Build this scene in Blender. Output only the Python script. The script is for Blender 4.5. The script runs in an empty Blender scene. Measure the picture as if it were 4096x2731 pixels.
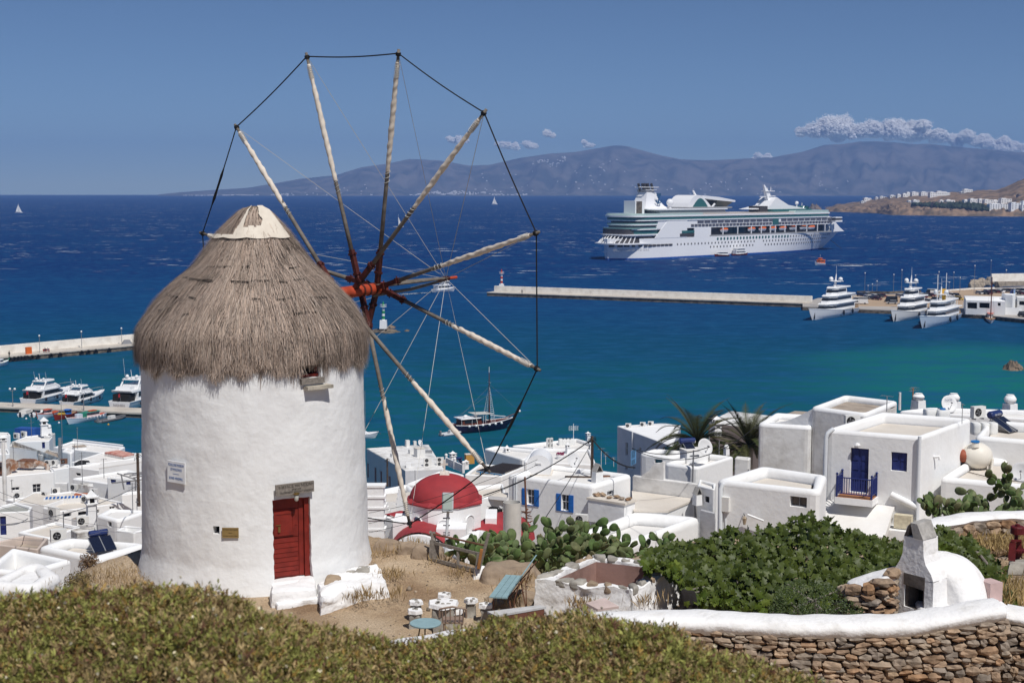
import bpy,bmesh,math,random
from mathutils import Vector,Matrix,noise,Euler
from math import sin,cos,pi,radians,atan2,sqrt,hypot
random.seed(7)
SC=bpy.context.scene
COL=SC.collection
H=46.0
FPX=5689.0
CU,CV,VH=2048.0,1365.5,761.0
PITCH=math.atan((CV-VH)/FPX)
cam_data=bpy.data.cameras.new('camera');cam=bpy.data.objects.new('camera',cam_data);COL.objects.link(cam)
cam_data.lens=50.0;cam_data.sensor_width=36.0
cam_data.clip_start=0.2;cam_data.clip_end=60000.0
cam_data.dof.use_dof=True;cam_data.dof.focus_distance=36.0;cam_data.dof.aperture_fstop=4.8
cam.location=(0,0,H);cam.rotation_euler=(pi/2-PITCH,0,0)
SC.camera=cam
SC.render.resolution_x=1024;SC.render.resolution_y=682
SUN_EL,SUN_AZ=radians(57),radians(30)
SUN=Vector((sin(SUN_AZ)*cos(SUN_EL),-cos(SUN_AZ)*cos(SUN_EL),sin(SUN_EL)))
world=bpy.data.worlds.new('World');SC.world=world;world.use_nodes=True
wn,wl=world.node_tree.nodes,world.node_tree.links
for n in list(wn):wn.remove(n)
wo=wn.new('ShaderNodeOutputWorld');bg=wn.new('ShaderNodeBackground');sk=wn.new('ShaderNodeTexSky')
sk.sky_type='NISHITA';sk.sun_disc=False;sk.sun_elevation=SUN_EL
sk.sun_rotation=atan2(SUN.x,SUN.y);sk.altitude=0;sk.air_density=0.55;sk.dust_density=0.0;sk.ozone_density=6.0
bg.inputs['Strength'].default_value=0.064
tc=wn.new('ShaderNodeTexCoord');sx_=wn.new('ShaderNodeSeparateXYZ');mx_=wn.new('ShaderNodeMath');cx_=wn.new('ShaderNodeCombineXYZ')
mx_.operation='MAXIMUM';mx_.inputs[1].default_value=0.004
wl.new(tc.outputs['Generated'],sx_.inputs[0]);wl.new(sx_.outputs['X'],cx_.inputs['X']);wl.new(sx_.outputs['Y'],cx_.inputs['Y'])
wl.new(sx_.outputs['Z'],mx_.inputs[0]);wl.new(mx_.outputs[0],cx_.inputs['Z']);wl.new(cx_.outputs[0],sk.inputs['Vector'])
wl.new(sk.outputs['Color'],bg.inputs['Color']);wl.new(bg.outputs[0],wo.inputs['Surface'])
sun_data=bpy.data.lights.new('sun','SUN');sun=bpy.data.objects.new('sun',sun_data);COL.objects.link(sun)
sun_data.energy=4.15;sun_data.angle=radians(0.53);sun_data.color=(1.0,0.968,0.92)
sun.rotation_euler=SUN.to_track_quat('Z','Y').to_euler();sun.location=SUN*100
vs=SC.view_settings
SC.display_settings.display_device='sRGB'
vs.view_transform='Standard';vs.look='None';vs.gamma=1.0;vs.exposure=0.0;vs.use_curve_mapping=False
SC.cycles.max_bounces=6;SC.cycles.diffuse_bounces=3;SC.cycles.glossy_bounces=2;SC.cycles.transparent_max_bounces=8
SC.cycles.volume_bounces=0
SC.cycles.use_denoising=True
def ray(u,v):
 c,s=cos(PITCH),sin(PITCH);a,b=u-CU,v-CV
 return Vector((a,FPX*c-b*s,-FPX*s-b*c))
def atY(u,v,Y):
 d=ray(u,v);return Vector((0,0,H))+d*(Y/d.y)
def atZ(u,v,z):
 d=ray(u,v);return Vector((0,0,H))+d*((z-H)/d.z)
def onplane(u,v,p,n):
 d=ray(u,v);o=Vector((0,0,H));return o+d*((Vector(p)-o).dot(n)/d.dot(n))
def fwd(P):return P.y*cos(PITCH)-(P.z-H)*sin(PITCH)
def ppm(P):return FPX/fwd(P)
def zm(x0,y0,s):return lambda x,y:(x0+x*s,y0+y*s)
_mats={}
def lin(c):
 return tuple((x/12.92 if x<=0.04045 else((x+0.055)/1.055)**2.4)for x in c)
def mat(name,col,rough=0.8,var=0.0,vscale=2.0,bump=0.0,bscale=8.0,metal=0.0,spec=0.3,col2=None,vcol=None,coord='Object',stretch=None,bdist=0.02,detail=5,lo=0.35,hi=0.65):
 if name in _mats:return _mats[name]
 m=bpy.data.materials.new(name);m.use_nodes=True;nt=m.node_tree;N,L=nt.nodes,nt.links
 p=N['Principled BSDF'];p.inputs['Base Color'].default_value=(*col,1);p.inputs['Roughness'].default_value=rough
 p.inputs['Metallic'].default_value=metal;p.inputs['Specular IOR Level'].default_value=spec
 t=None
 if var or bump or col2:
  t=N.new('ShaderNodeTexCoord');src=t.outputs[coord]
  if stretch:
   mp=N.new('ShaderNodeMapping');mp.inputs['Scale'].default_value=stretch;L.new(src,mp.inputs['Vector']);src=mp.outputs[0]
 if var or col2:
  n=N.new('ShaderNodeTexNoise');n.inputs['Scale'].default_value=vscale;n.inputs['Detail'].default_value=detail;n.inputs['Roughness'].default_value=0.6
  L.new(src,n.inputs['Vector'])
  r=N.new('ShaderNodeMapRange');r.inputs['From Min'].default_value=lo;r.inputs['From Max'].default_value=hi
  L.new(n.outputs['Fac'],r.inputs['Value'])
  mix=N.new('ShaderNodeMix');mix.data_type='RGBA'
  c2=col2 if col2 else tuple(x*(1-var)for x in col)
  mix.inputs['A'].default_value=(*c2,1);mix.inputs['B'].default_value=(*(col if col2 else tuple(min(1,x*(1+var))for x in col)),1)
  L.new(r.outputs[0],mix.inputs['Factor']);out=mix.outputs['Result']
  if vcol:
   a=N.new('ShaderNodeAttribute');a.attribute_name=vcol
   m2=N.new('ShaderNodeMix');m2.data_type='RGBA';m2.blend_type='MULTIPLY';m2.inputs['Factor'].default_value=1
   L.new(out,m2.inputs['A']);L.new(a.outputs['Color'],m2.inputs['B']);out=m2.outputs['Result']
  L.new(out,p.inputs['Base Color'])
 elif vcol:
  a=N.new('ShaderNodeAttribute');a.attribute_name=vcol;L.new(a.outputs['Color'],p.inputs['Base Color'])
 if bump:
  n2=N.new('ShaderNodeTexNoise');n2.inputs['Scale'].default_value=bscale;n2.inputs['Detail'].default_value=6
  L.new(src,n2.inputs['Vector'])
  b=N.new('ShaderNodeBump');b.inputs['Strength'].default_value=bump;b.inputs['Distance'].default_value=bdist
  L.new(n2.outputs['Fac'],b.inputs['Height']);L.new(b.outputs[0],p.inputs['Normal'])
 _mats[name]=m;return m
PL=mat('white_plaster',(.85,.85,.845),.85,col2=(.77,.765,.75),vscale=.55,bump=.3,bscale=3.5,bdist=.06,lo=.26,hi=.50)
PL_OLD=mat('weathered_plaster',(.76,.75,.73),.9,col2=(.52,.50,.47),vscale=.7,bump=.3,bscale=4,bdist=.06,lo=.30,hi=.55)
PL_STAIN=mat('stained_plaster',(.74,.73,.70),.9,col2=(.30,.27,.24),vscale=.9,bump=.4,bscale=5,bdist=.06,lo=.36,hi=.56)
PL_GREY=mat('grey_render',(.44,.44,.46),.9,var=.06,vscale=1.0,bump=.4,bscale=2.2,bdist=.12)
RF_BEIGE=mat('beige_roof_coat',(.70,.65,.58),.9,col2=(.58,.52,.45),vscale=.45,bump=.15,bscale=3,lo=.3,hi=.7)
RF_WHITE=mat('white_roof_coat',(.80,.785,.76),.9,col2=(.70,.67,.63),vscale=.5,bump=.15,bscale=3,lo=.3,hi=.7)
RF_GREY=mat('grey_roof_felt',(.33,.335,.31),.9,var=.12,vscale=.6)
RF_EARTH=mat('earth_roof',(.42,.35,.28),.95,col2=(.28,.23,.19),vscale=1.2,bump=.5,bscale=6)
GLASS=mat('dark_window_glass',(.03,.035,.045),.12,spec=.5)
DARK=mat('dark_interior',(.015,.014,.013),.9)
BLUE=mat('blue_paint',(.012,.13,.46),.45,var=.12,vscale=3)
NAVY=mat('navy_paint',(.018,.030,.145),.45,var=.12,vscale=3)
RED=mat('red_paint',(.22,.022,.014),.5,var=.15,vscale=3)
TEAL=mat('teal_paint',(.03,.12,.16),.5)
WHITE=mat('white_paint',(.80,.80,.80),.4)
OFFW=mat('off_white_plastic',(.74,.73,.70),.5)
METAL=mat('galvanised_metal',(.42,.43,.44),.45,metal=.7)
CHROME=mat('polished_steel',(.65,.66,.68),.18,metal=1.0)
RUST=mat('rusty_iron',(.16,.075,.045),.85,var=.3,vscale=9)
BLACKM=mat('black_rubber',(.018,.018,.019),.6)
GREYM=mat('grey_metal_paint',(.22,.22,.23),.6)
WOODG=mat('weathered_wood',(.21,.185,.16),.85,var=.25,vscale=6,stretch=(3,3,3))
WOODP=mat('dark_pole_wood',(.085,.06,.045),.9,var=.2,vscale=5)
ORG={}
class MB:
 def __init__(s):s.v=[];s.f=[];s.m=[];s.k=0;s.T=None;s.c=None
 def mi(s,k):s.k=k;return s
 def add(s,vs_,fs):
  b=len(s.v)
  if s.T is not None:vs_=[s.T@Vector(p)for p in vs_]
  s.v.extend(tuple(p)for p in vs_)
  for f in fs:s.f.append(tuple(b+i for i in f));s.m.append(s.k)
  return b
 def hexa(s,p):
  s.add(p,[(3,2,1,0),(4,5,6,7),(0,1,5,4),(1,2,6,5),(2,3,7,6),(3,0,4,7)])
 def box(s,c,d,rz=0.0,taper=1.0,R=None):
  x,y,z=d[0]/2,d[1]/2,d[2]/2
  ps=[Vector(q)for q in((-x,-y,-z),(x,-y,-z),(x,y,-z),(-x,y,-z),(-x*taper,-y*taper,z),(x*taper,-y*taper,z),(x*taper,y*taper,z),(-x*taper,y*taper,z))]
  if R is None and rz:R=Matrix.Rotation(rz,3,'Z')
  if R is not None:ps=[R@q for q in ps]
  s.hexa([q+Vector(c)for q in ps])
 def prism(s,poly,z0,z1,top_scale=None,cap=True):
  n=len(poly)
  cx=sum(p[0]for p in poly)/n;cy=sum(p[1]for p in poly)/n;k=top_scale or 1.0
  vs_=[(p[0],p[1],z0)for p in poly]+[(cx+(p[0]-cx)*k,cy+(p[1]-cy)*k,z1)for p in poly]
  fs=[(i,(i+1)%n,n+(i+1)%n,n+i)for i in range(n)]
  if cap:fs+=[tuple(range(n-1,-1,-1)),tuple(range(n,2*n))]
  s.add(vs_,fs)
 def loft(s,rings,close=True,cap0=True,cap1=True):
  n=len(rings[0]);vs_=[p for r in rings for p in r];fs=[]
  for j in range(len(rings)-1):
   for i in range(n if close else n-1):
    a=j*n+i;b=j*n+(i+1)%n;fs.append((a,b,b+n,a+n))
  if cap0:fs.append(tuple(range(n-1,-1,-1)))
  if cap1:fs.append(tuple(range((len(rings)-1)*n,len(rings)*n)))
  s.add(vs_,fs)
 def tube(s,pts,r,seg=6,cap=True):
  pts=[Vector(p)for p in pts];rings=[]
  rr=r if isinstance(r,(list,tuple))else[r]*len(pts)
  t0=(pts[1]-pts[0]).normalized();n=t0.orthogonal().normalized()
  for i,p in enumerate(pts):
   t=(pts[min(i+1,len(pts)-1)]-pts[max(i-1,0)]).normalized()
   n=(n-t*n.dot(t)).normalized()if(n-t*n.dot(t)).length>1e-6 else t.orthogonal().normalized();b=t.cross(n)
   rings.append([p+(n*cos(2*pi*k/seg)+b*sin(2*pi*k/seg))*rr[i]for k in range(seg)])
  s.loft(rings,True,cap,cap)
 def lathe(s,prof,c=(0,0,0),seg=16,axis=None,cap=True):
  c=Vector(c);M=Matrix.Identity(3)
  if axis is not None:M=Vector(axis).to_track_quat('Z','Y').to_matrix()
  rings=[[c+M@Vector((r*cos(2*pi*k/seg),r*sin(2*pi*k/seg),z))for k in range(seg)]for r,z in prof]
  s.loft(rings,True,cap,cap)
 def ball(s,c,r,seg=10,sq=(1,1,1)):
  n=max(4,seg//2);c=Vector(c)
  rings=[[c+Vector((r*sq[0]*max(.02,sin(pi*j/n))*cos(2*pi*k/seg),r*sq[1]*max(.02,sin(pi*j/n))*sin(2*pi*k/seg),-r*sq[2]*cos(pi*j/n)))for k in range(seg)]for j in range(n+1)]
  s.loft(rings)
 def quad(s,a,b,c,d):s.add([a,b,c,d],[(0,1,2,3)])
 def mesh(s,name,mats,smooth=False,org=None):
  me=bpy.data.meshes.new(name)
  vv=s.v
  if org is not None:
   Mi=org.inverted();vv=[tuple(Mi@Vector(p))for p in vv]
  me.from_pydata(vv,[],s.f)
  for m in(mats if isinstance(mats,(list,tuple))else[mats]):me.materials.append(m)
  me.polygons.foreach_set('material_index',s.m)
  if smooth:
   me.polygons.foreach_set('use_smooth',[True]*len(s.f))
   me.update()
   if smooth is not True:me.set_sharp_from_angle(angle=radians(smooth))
  me.update();return me
 def build(s,name,mats,parent=None,smooth=False,local=False):
  org=None
  if parent is not None and not local:org=ORG[parent.name]
  me=s.mesh(name,mats,smooth,org);o=bpy.data.objects.new(name,me);COL.objects.link(o)
  if parent is not None:
   o.parent=parent
   ORG[o.name]=ORG[parent.name]
  else:ORG[o.name]=Matrix.Identity(4)
  return o
def tag(o,label=None,cat=None,group=None,kind=None):
 if label:o['label']=label
 if cat:o['category']=cat
 if group:o['group']=group
 if kind:o['kind']=kind
 return o
def thing(name,label,cat,loc=(0,0,0),rz=0.0,group=None):
 o=bpy.data.objects.new(name,None);COL.objects.link(o);o.empty_display_size=.3
 o.location=loc;o.rotation_euler=(0,0,rz);tag(o,label,cat,group)
 ORG[o.name]=Matrix.Translation(Vector(loc))@Matrix.Rotation(rz,4,'Z');return o
def solo(mb,name,mats,label,cat,loc=None,group=None,smooth=False,rz=0.0):
 if loc is None:
  b=Vector((0,0,0));n=len(mb.v)
  b=Vector((sum(p[0]for p in mb.v)/n,sum(p[1]for p in mb.v)/n,min(p[2]for p in mb.v)))
  me=mb.mesh(name,mats,smooth,Matrix.Translation(b));o=bpy.data.objects.new(name,me);o.location=b
 else:
  me=mb.mesh(name,mats,smooth);o=bpy.data.objects.new(name,me);o.location=loc;o.rotation_euler=(0,0,rz)
 COL.objects.link(o);ORG[o.name]=Matrix.Translation(o.location);return tag(o,label,cat,group)
def dup(root,loc,rz=None,label=None,group=None,scale=None):
 r=root.copy();COL.objects.link(r);r.location=loc
 if rz is not None:r.rotation_euler=(0,0,rz)
 if label:r['label']=label
 if group:r['group']=group
 if scale:r.scale=(scale,)*3 if not isinstance(scale,(tuple,list))else scale
 for ch in list(root.children):
  c=ch.copy();COL.objects.link(c);c.parent=r
  for g in list(ch.children):
   d=g.copy();COL.objects.link(d);d.parent=c
 ORG[r.name]=Matrix.Translation(Vector(loc))@Matrix.Rotation(r.rotation_euler.z,4,'Z')
 return r
def nz(x,y=0.,z=0.,s=1.):return noise.noise(Vector((x*s,y*s,z*s)))
def fbm(x,y,z=0.,o=4):return noise.fractal(Vector((x,y,z)),1.0,2.0,o)
def interp(xs,ys,x):
 if x<=xs[0]:return ys[0]
 for i in range(1,len(xs)):
  if x<=xs[i]:
   t=(x-xs[i-1])/(xs[i]-xs[i-1]);return ys[i-1]+(ys[i]-ys[i-1])*t
 return ys[-1]
def smooth(t):t=max(0.,min(1.,t));return t*t*(3-2*t)
def vcolor(o,cols):
 a=o.data.color_attributes.new('tint','FLOAT_COLOR','POINT');flat=[]
 for c in cols:flat+=[c[0],c[1],c[2],1.0]
 a.data.foreach_set('color',flat)
def stuff_mesh(name,verts,faces,m,label=None,cat=None,cols=None,parent=None,smooth_=False):
 me=bpy.data.meshes.new(name)
 if parent is not None:
  Mi=ORG[parent.name].inverted();verts=[tuple(Mi@Vector(p))for p in verts]
 me.from_pydata(verts,[],faces)
 for q in(m if isinstance(m,list)else[m]):me.materials.append(q)
 if smooth_:me.polygons.foreach_set('use_smooth',[True]*len(faces))
 o=bpy.data.objects.new(name,me);COL.objects.link(o);o['kind']='stuff'
 if parent is not None:o.parent=parent;ORG[o.name]=ORG[parent.name]
 else:ORG[o.name]=Matrix.Identity(4);tag(o,label,cat)
 if cols:vcolor(o,cols)
 me.update();return o
import numpy as np
RNG=np.random.default_rng(12)
def np_mesh(name,V,F,m,cols=None,smooth_=False):
 me=bpy.data.meshes.new(name);k=F.shape[1]
 me.vertices.add(len(V));me.vertices.foreach_set('co',np.ascontiguousarray(V,dtype=np.float32).ravel())
 me.loops.add(F.size);me.loops.foreach_set('vertex_index',np.ascontiguousarray(F,dtype=np.int32).ravel())
 me.polygons.add(len(F));me.polygons.foreach_set('loop_start',np.arange(0,F.size,k,dtype=np.int32))
 if smooth_:me.polygons.foreach_set('use_smooth',np.ones(len(F),dtype=bool))
 me.materials.append(m);me.update(calc_edges=True)
 if cols is not None:
  a=me.color_attributes.new('tint','FLOAT_COLOR','POINT');c=np.ones((len(V),4),dtype=np.float32);c[:,:3]=cols;a.data.foreach_set('color',c.ravel())
 return me
def scatter(tv,tf,pos,rot,sc,col=None):
 tv=np.asarray(tv,float);tf=np.asarray(tf,int);n=len(pos);k=len(tv)
 sc=np.asarray(sc,float);sc=sc[:,None]if sc.ndim==1 else sc
 V=np.einsum('nij,nkj->nki',rot,tv[None]*sc[:,None,:])+pos[:,None,:]
 F=tf[None]+(np.arange(n)*k)[:,None,None]
 C=None if col is None else np.repeat(col,k,axis=0)
 return V.reshape(-1,3),F.reshape(-1,tf.shape[1]),C
def rots(dirs,spin):
 d=dirs/np.linalg.norm(dirs,axis=1,keepdims=True);a=np.where(np.abs(d[:,2:3])<.9,np.array([[0,0,1.]]),np.array([[1.,0,0]]))
 x=np.cross(a,d);x/=np.linalg.norm(x,axis=1,keepdims=True);y=np.cross(d,x);c,s=np.cos(spin)[:,None],np.sin(spin)[:,None]
 return np.stack([x*c+y*s,-x*s+y*c,d],axis=2)
def rdir(n,up=0.0):
 d=RNG.normal(size=(n,3));d/=np.linalg.norm(d,axis=1,keepdims=True);d[:,2]+=up;return d/np.linalg.norm(d,axis=1,keepdims=True)
def np_obj(name,me,parent=None,kind=None,label=None,cat=None):
 o=bpy.data.objects.new(name,me);COL.objects.link(o)
 if parent is not None:
  o.parent=parent;o.matrix_basis=ORG[parent.name].inverted();ORG[o.name]=ORG[parent.name]
 return tag(o,label,cat,kind=kind)
# ================================================================== SETTING
def skyline(pts):
 xs=[p[0]for p in pts];ys=[p[1]for p in pts]
 return lambda u:interp(xs,ys,u)
def sea_material():
 m=bpy.data.materials.new('sea_water');m.use_nodes=True;nt=m.node_tree;N,L=nt.nodes,nt.links
 p=N['Principled BSDF'];g=N.new('ShaderNodeNewGeometry')
 def math(op,a,b=None):
  n=N.new('ShaderNodeMath');n.operation=op
  for i,x in enumerate((a,b)):
   if x is None:continue
   if isinstance(x,(int,float)):n.inputs[i].default_value=x
   else:L.new(x,n.inputs[i])
  return n.outputs[0]
 def noi(scale,det=4,stretch=(1,1,1),rough=.6):
  mp=N.new('ShaderNodeMapping');mp.inputs['Scale'].default_value=stretch;L.new(g.outputs['Position'],mp.inputs[0])
  n=N.new('ShaderNodeTexNoise');n.inputs['Scale'].default_value=scale;n.inputs['Detail'].default_value=det;n.inputs['Roughness'].default_value=rough
  L.new(mp.outputs[0],n.inputs['Vector']);return n.outputs['Fac']
 def ramp(x,a,b):
  r=N.new('ShaderNodeMapRange');r.interpolation_type='SMOOTHSTEP';r.inputs['From Min'].default_value=a;r.inputs['From Max'].default_value=b;L.new(x,r.inputs['Value']);return r.outputs[0]
 def mix(f,a,b):
  n=N.new('ShaderNodeMix');n.data_type='RGBA'
  L.new(f,n.inputs['Factor'])if not isinstance(f,float)else None
  for k,x in(('A',a),('B',b)):
   if isinstance(x,tuple):n.inputs[k].default_value=(*x,1)
   else:L.new(x,n.inputs[k])
  return n.outputs['Result']
 s=N.new('ShaderNodeSeparateXYZ');L.new(g.outputs['Position'],s.inputs[0]);X,Y=s.outputs['X'],s.outputs['Y']
 wob=math('MULTIPLY',math('SUBTRACT',noi(.012,4),.5),120.)
 Yw=math('ADD',Y,wob)
 deep=ramp(Yw,330.,620.)
 col=mix(deep,(.002,.060,.112),(.0018,.038,.135))
 far=ramp(Yw,600.,900.)
 col=mix(far,col,(.0006,.017,.105))
 shelf=math('SUBTRACT',1.,ramp(Yw,280.,430.))
 weed=math('SUBTRACT',1.,math('MULTIPLY',ramp(noi(.03,5,(.7,1.6,1)),.50,.62),.55))
 col=mix(math('MULTIPLY',math('MULTIPLY',shelf,weed),.55),col,(.005,.108,.118))
 dx=math('DIVIDE',math('SUBTRACT',X,130.),62.);dy=math('DIVIDE',math('SUBTRACT',Yw,330.),95.)
 rr=math('ADD',math('MULTIPLY',dx,dx),math('MULTIPLY',dy,dy))
 col=mix(math('MULTIPLY',math('SUBTRACT',1.,ramp(rr,.1,1.4)),.9),col,(.007,.145,.130))
 st=ramp(noi(.02,5,(.35,2.2,1)),.48,.66)
 col=mix(math('MULTIPLY',st,.42),col,(.005,.058,.165))
 rip=ramp(noi(.22,6,(.55,1.,1),.72),.42,.68)
 col=mix(math('MULTIPLY',rip,.75),mix(.0,col,col),(.010,.085,.20))  # lighter ripples painted into the colour, standing in for varying reflection
 wc=ramp(noi(.075,3,(.42,1.0,1),.85),.60,.66);region=math('MULTIPLY',ramp(Yw,620.,800.),math('SUBTRACT',1.,ramp(Y,3500.,7000.)))
 patch=ramp(noi(.006,3),.40,.62)
 foam=math('MULTIPLY',math('MULTIPLY',wc,region),patch)
 col=mix(foam,col,(.65,.68,.70))
 df=N.new('ShaderNodeBsdfDiffuse');gl=N.new('ShaderNodeBsdfGlossy');gl.inputs['Roughness'].default_value=.28;ms=N.new('ShaderNodeMixShader');ms.inputs[0].default_value=.05
 L.new(col,df.inputs['Color']);L.new(df.outputs[0],ms.inputs[1]);L.new(gl.outputs[0],ms.inputs[2]);N.remove(p);L.new(ms.outputs[0],[q for q in N if q.type=='OUTPUT_MATERIAL'][0].inputs['Surface'])
 b=N.new('ShaderNodeBump');b.inputs['Strength'].default_value=.9;b.inputs['Distance'].default_value=.35
 h=math('ADD',noi(.22,6,(.8,1.3,1),.65),math('MULTIPLY',noi(1.3,5),.18))
 L.new(h,b.inputs['Height']);L.new(b.outputs[0],df.inputs['Normal']);L.new(b.outputs[0],gl.inputs['Normal'])
 return m
SEA_END=14000.0
mb=MB();mb.quad((-9000,150,0),(9000,150,0),(9000,SEA_END,0),(-9000,SEA_END,0))
sea=mb.build('sea',sea_material());tag(sea,'deep blue sea turning turquoise in the shallow bay',kind='structure')
_sk=skyline([(650,779),(720,771),(800,765),(1000,752),(1100,735),(1200,716),(1350,700),(1450,668),(1560,652),(1640,634),(1760,640),(1880,662),(1960,658),(2080,630),(2200,612),(2300,606),(2400,588),(2450,579),(2500,581),(2560,598),(2640,620),(2720,636),(2820,640),(3000,632),(3080,628),(3200,605),(3290,576),(3350,574),(3420,564),(3480,562),(3560,566),(3640,574),(3700,572),(3800,584),(3900,592),(4000,602),(4150,612),(4300,590),(4500,640)])
def island_h(u,r):
 v=_sk(u);top=H+(VH-v)/FPX*13000.+2
 rid=0.5+0.5*abs(nz(u*.006,r*1.5,4.))
 prof=smooth(r)*.45+r*.55
 n=fbm(u*.012,r*3.0,1.7,5)
 h=top*prof+n*top*.20*(1-r)*r*4-abs(nz(u*.02,r*2,9))*top*.42*r*(1-r)*2
 return max(-2.,h)if r>0 else-3.
ISL=mat('far_island_scrub',(.17,.155,.145),1.0,col2=(.070,.075,.075),vscale=.004,detail=9,coord='Object',spec=0.0,lo=.40,hi=.60)
vs_,fs=[],[]
NU,NR=300,26
for j in range(NR+1):
 r=j/NR;Y=11600+1900*r
 for i in range(NU+1):
  u=640+(4500-640)*i/NU
  vs_.append(((u-CU)/FPX*Y,Y,island_h(u,r)))
for j in range(NR):
 for i in range(NU):
  a=j*(NU+1)+i;fs.append((a,a+1,a+NU+2,a+NU+1))
mb=MB();mb.v=vs_;mb.f=fs;mb.m=[0]*len(fs)
hills=mb.build('hills',ISL,smooth=True);tag(hills,'hazy blue-grey mountains of the far island along the horizon',kind='structure')
def isl_drop(u,r):Y=11600+1900*r;return Vector(((u-CU)/FPX*Y,Y,island_h(u,r)))
random.seed(3)
FARW=mat('far_white_houses',(.8,.8,.8),.9)
mb=MB()
def village(u0,u1,r0,r1,n,s=9):
 for _ in range(n):
  u=random.uniform(u0,u1);r=random.uniform(r0,r1);q=isl_drop(u,r);w=random.uniform(.6,1.5)*s
  mb.box(q+Vector((0,0,s*.4)),(w*1.3,w,s*.9))
village(1640,1830,.05,.16,60);village(1780,2020,.04,.14,60);village(2030,2120,.05,.1,16)
village(730,1050,.06,.13,70,7);village(1090,1180,.05,.2,24,8);village(1200,1500,.05,.4,16,8)
village(2130,2260,.72,.86,40);village(1900,2500,.1,.7,40,8);village(2300,2420,.2,.5,14);village(2500,3400,.05,.5,45,8)
far_v=mb.build('far_village_houses',FARW);tag(far_v,'specks of white village houses over the far island','houses',kind='stuff')
_hs=skyline([(3262,845),(3275,838),(3300,832),(3340,818),(3400,810),(3450,803),(3520,790),(3600,778),(3700,772),(3800,768),(3860,764),(3920,760),(3985,760),(4020,745),(4060,725),(4100,712),(4300,660),(4700,640)])
_sh=skyline([(3250,846),(3300,846),(3500,853),(3560,860),(3800,864),(4100,866),(4700,870)])
def head_h(u,t):
 Ys=H*FPX/(_sh(u)-VH);Y=Ys+620*t
 top=H-(_hs(u)-VH)/FPX*(Ys+620)
 if t<=0:return-3.
 cliff=smooth(t/.06)*.22 if t<.06 else .22
 k=min(1.,t)
 h=top*(cliff+(1-.22)*(k**.95))if t<=1 else top*(1-(t-1)*1.6)
 rough=fbm(u*.05,t*9,3.3,5)*5.5*smooth(t/.05)*(1-.75*smooth((t-.25)/.35))+fbm(u*.03,t*5,8.3,4)*1.5
 return h+rough
def head_p(u,t):
 Ys=H*FPX/(_sh(u)-VH);Y=Ys+620*t;return Vector(((u-CU)/FPX*Y,Y,head_h(u,t)))
def head_drop(u,v):
 for i in range(1,400):
  t=i/280.;q=head_p(u,t);
  if VH+(H-q.z)/q.y*FPX<=v:return q
 return head_p(u,1.0)
HEAD=mat('headland_scrub',(.30,.205,.135),1.0,col2=(.12,.095,.07),vscale=.035,detail=8,bump=.6,bscale=.25,bdist=1.5,spec=.0,lo=.38,hi=.62)
vs_,fs=[],[];NU,NR=260,70
for j in range(NR+1):
 t=(j/NR)**1.3*1.5
 for i in range(NU+1):
  vs_.append(tuple(head_p(3262+(4700-3262)*i/NU,t)))
for j in range(NR):
 for i in range(NU):
  a=j*(NU+1)+i;fs.append((a,a+1,a+NU+2,a+NU+1))
mb=MB();mb.v=vs_;mb.f=fs;mb.m=[0]*len(fs)
tag(mb.build('headland_hill',HEAD,smooth=40),'brown scrub-covered headland with rocky shore behind the cruise ship',kind='structure')
def crag(name,u,v,w,h,d,label,seed,m=None,cat='rock',squash=.55,peak=1.0):
 b=atZ(u,v,0.);random.seed(seed);s=ppm(b)
 bmh=bmesh.new();bmesh.ops.create_icosphere(bmh,subdivisions=4,radius=1.0)
 for q in bmh.verts:
  p=q.co.copy();n=fbm(p.x*1.6+seed,p.y*1.6,p.z*1.6,5)
  q.co=Vector((p.x*(1+.35*n),p.y*(1+.35*n),p.z*(1+.5*n)))
  k=1-.45*max(0,q.co.z)*peak;q.co=Vector((q.co.x*w/s*k,q.co.y*d*k,q.co.z*h/s))
 me=bpy.data.meshes.new(name);bmh.to_mesh(me);bmh.free();me.materials.append(m or ROCK);o=bpy.data.objects.new(name,me);o.location=b;COL.objects.link(o)
 return tag(o,label,cat)
ROCK=mat('brown_sea_rock',(.27,.20,.145),1.0,col2=(.10,.085,.07),vscale=.12,detail=8,bump=.9,bscale=.6,bdist=.6,spec=.05)
crag('sea_rock',3258,838,27,22,14,'pointed bare rock islet off the tip of the headland',2)
TX=[-30,-15,-9,0,8,16,30]
def ground(x,y):
 """height of the hill the mill stands on and the slope down to the town and the quay"""
 plateau=36.72+.22*smooth((y-31.)/4.)+nz(x*.25,y*.25,2.)*.08
 bank=43.35-max(0.,y-6.2)*.40+nz(x*.4,y*.4,7)*.12
 bank=max(bank,30.)
 bank=min(bank,43.4)
 wall_y=interp([-20,-6,-2.6,0,2,3.6,5.2,9.4,12.6,22],[25.4,25.4,25.6,26.15,26.7,26.85,26.6,26.7,26.1,26.0],x)
 edge=interp([-40,-12,-10.9,-9.1,-7,-5,-3.7,-2,-.7,.6,2,3.2,5,9,11,12.5,15,40],[32,33.2,33.6,36,37.5,37.5,36.8,35.2,33.9,33.3,33.4,35,36.5,37,37,39,40,40],x)
 if y<wall_y:
  return min(bank,43.4)if y<wall_y-1.2 or x<-4 else min(bank,35.6)
 z=plateau
 if x>9:z-=smooth((x-9)/3)*smooth((y-32)/5)*1.0
 if y>edge:
  d=y-edge
  drop=interp([0,1,5,10,25,40,60,90,130,170,400],[0,.5,1.7,5,11,16,20,26,33,38,60],d)
  if x>5:drop*=1-.12*smooth((x-5)/20)*(1-smooth((d-60)/60))
  z-=drop
 if x<-10.2:z-=smooth((-10.2-x)/2.5)*3.0
 return z+nz(x*1.1,y*1.1,5)*.05
EARTH=bpy.data.materials.new('dry_earth')
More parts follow.
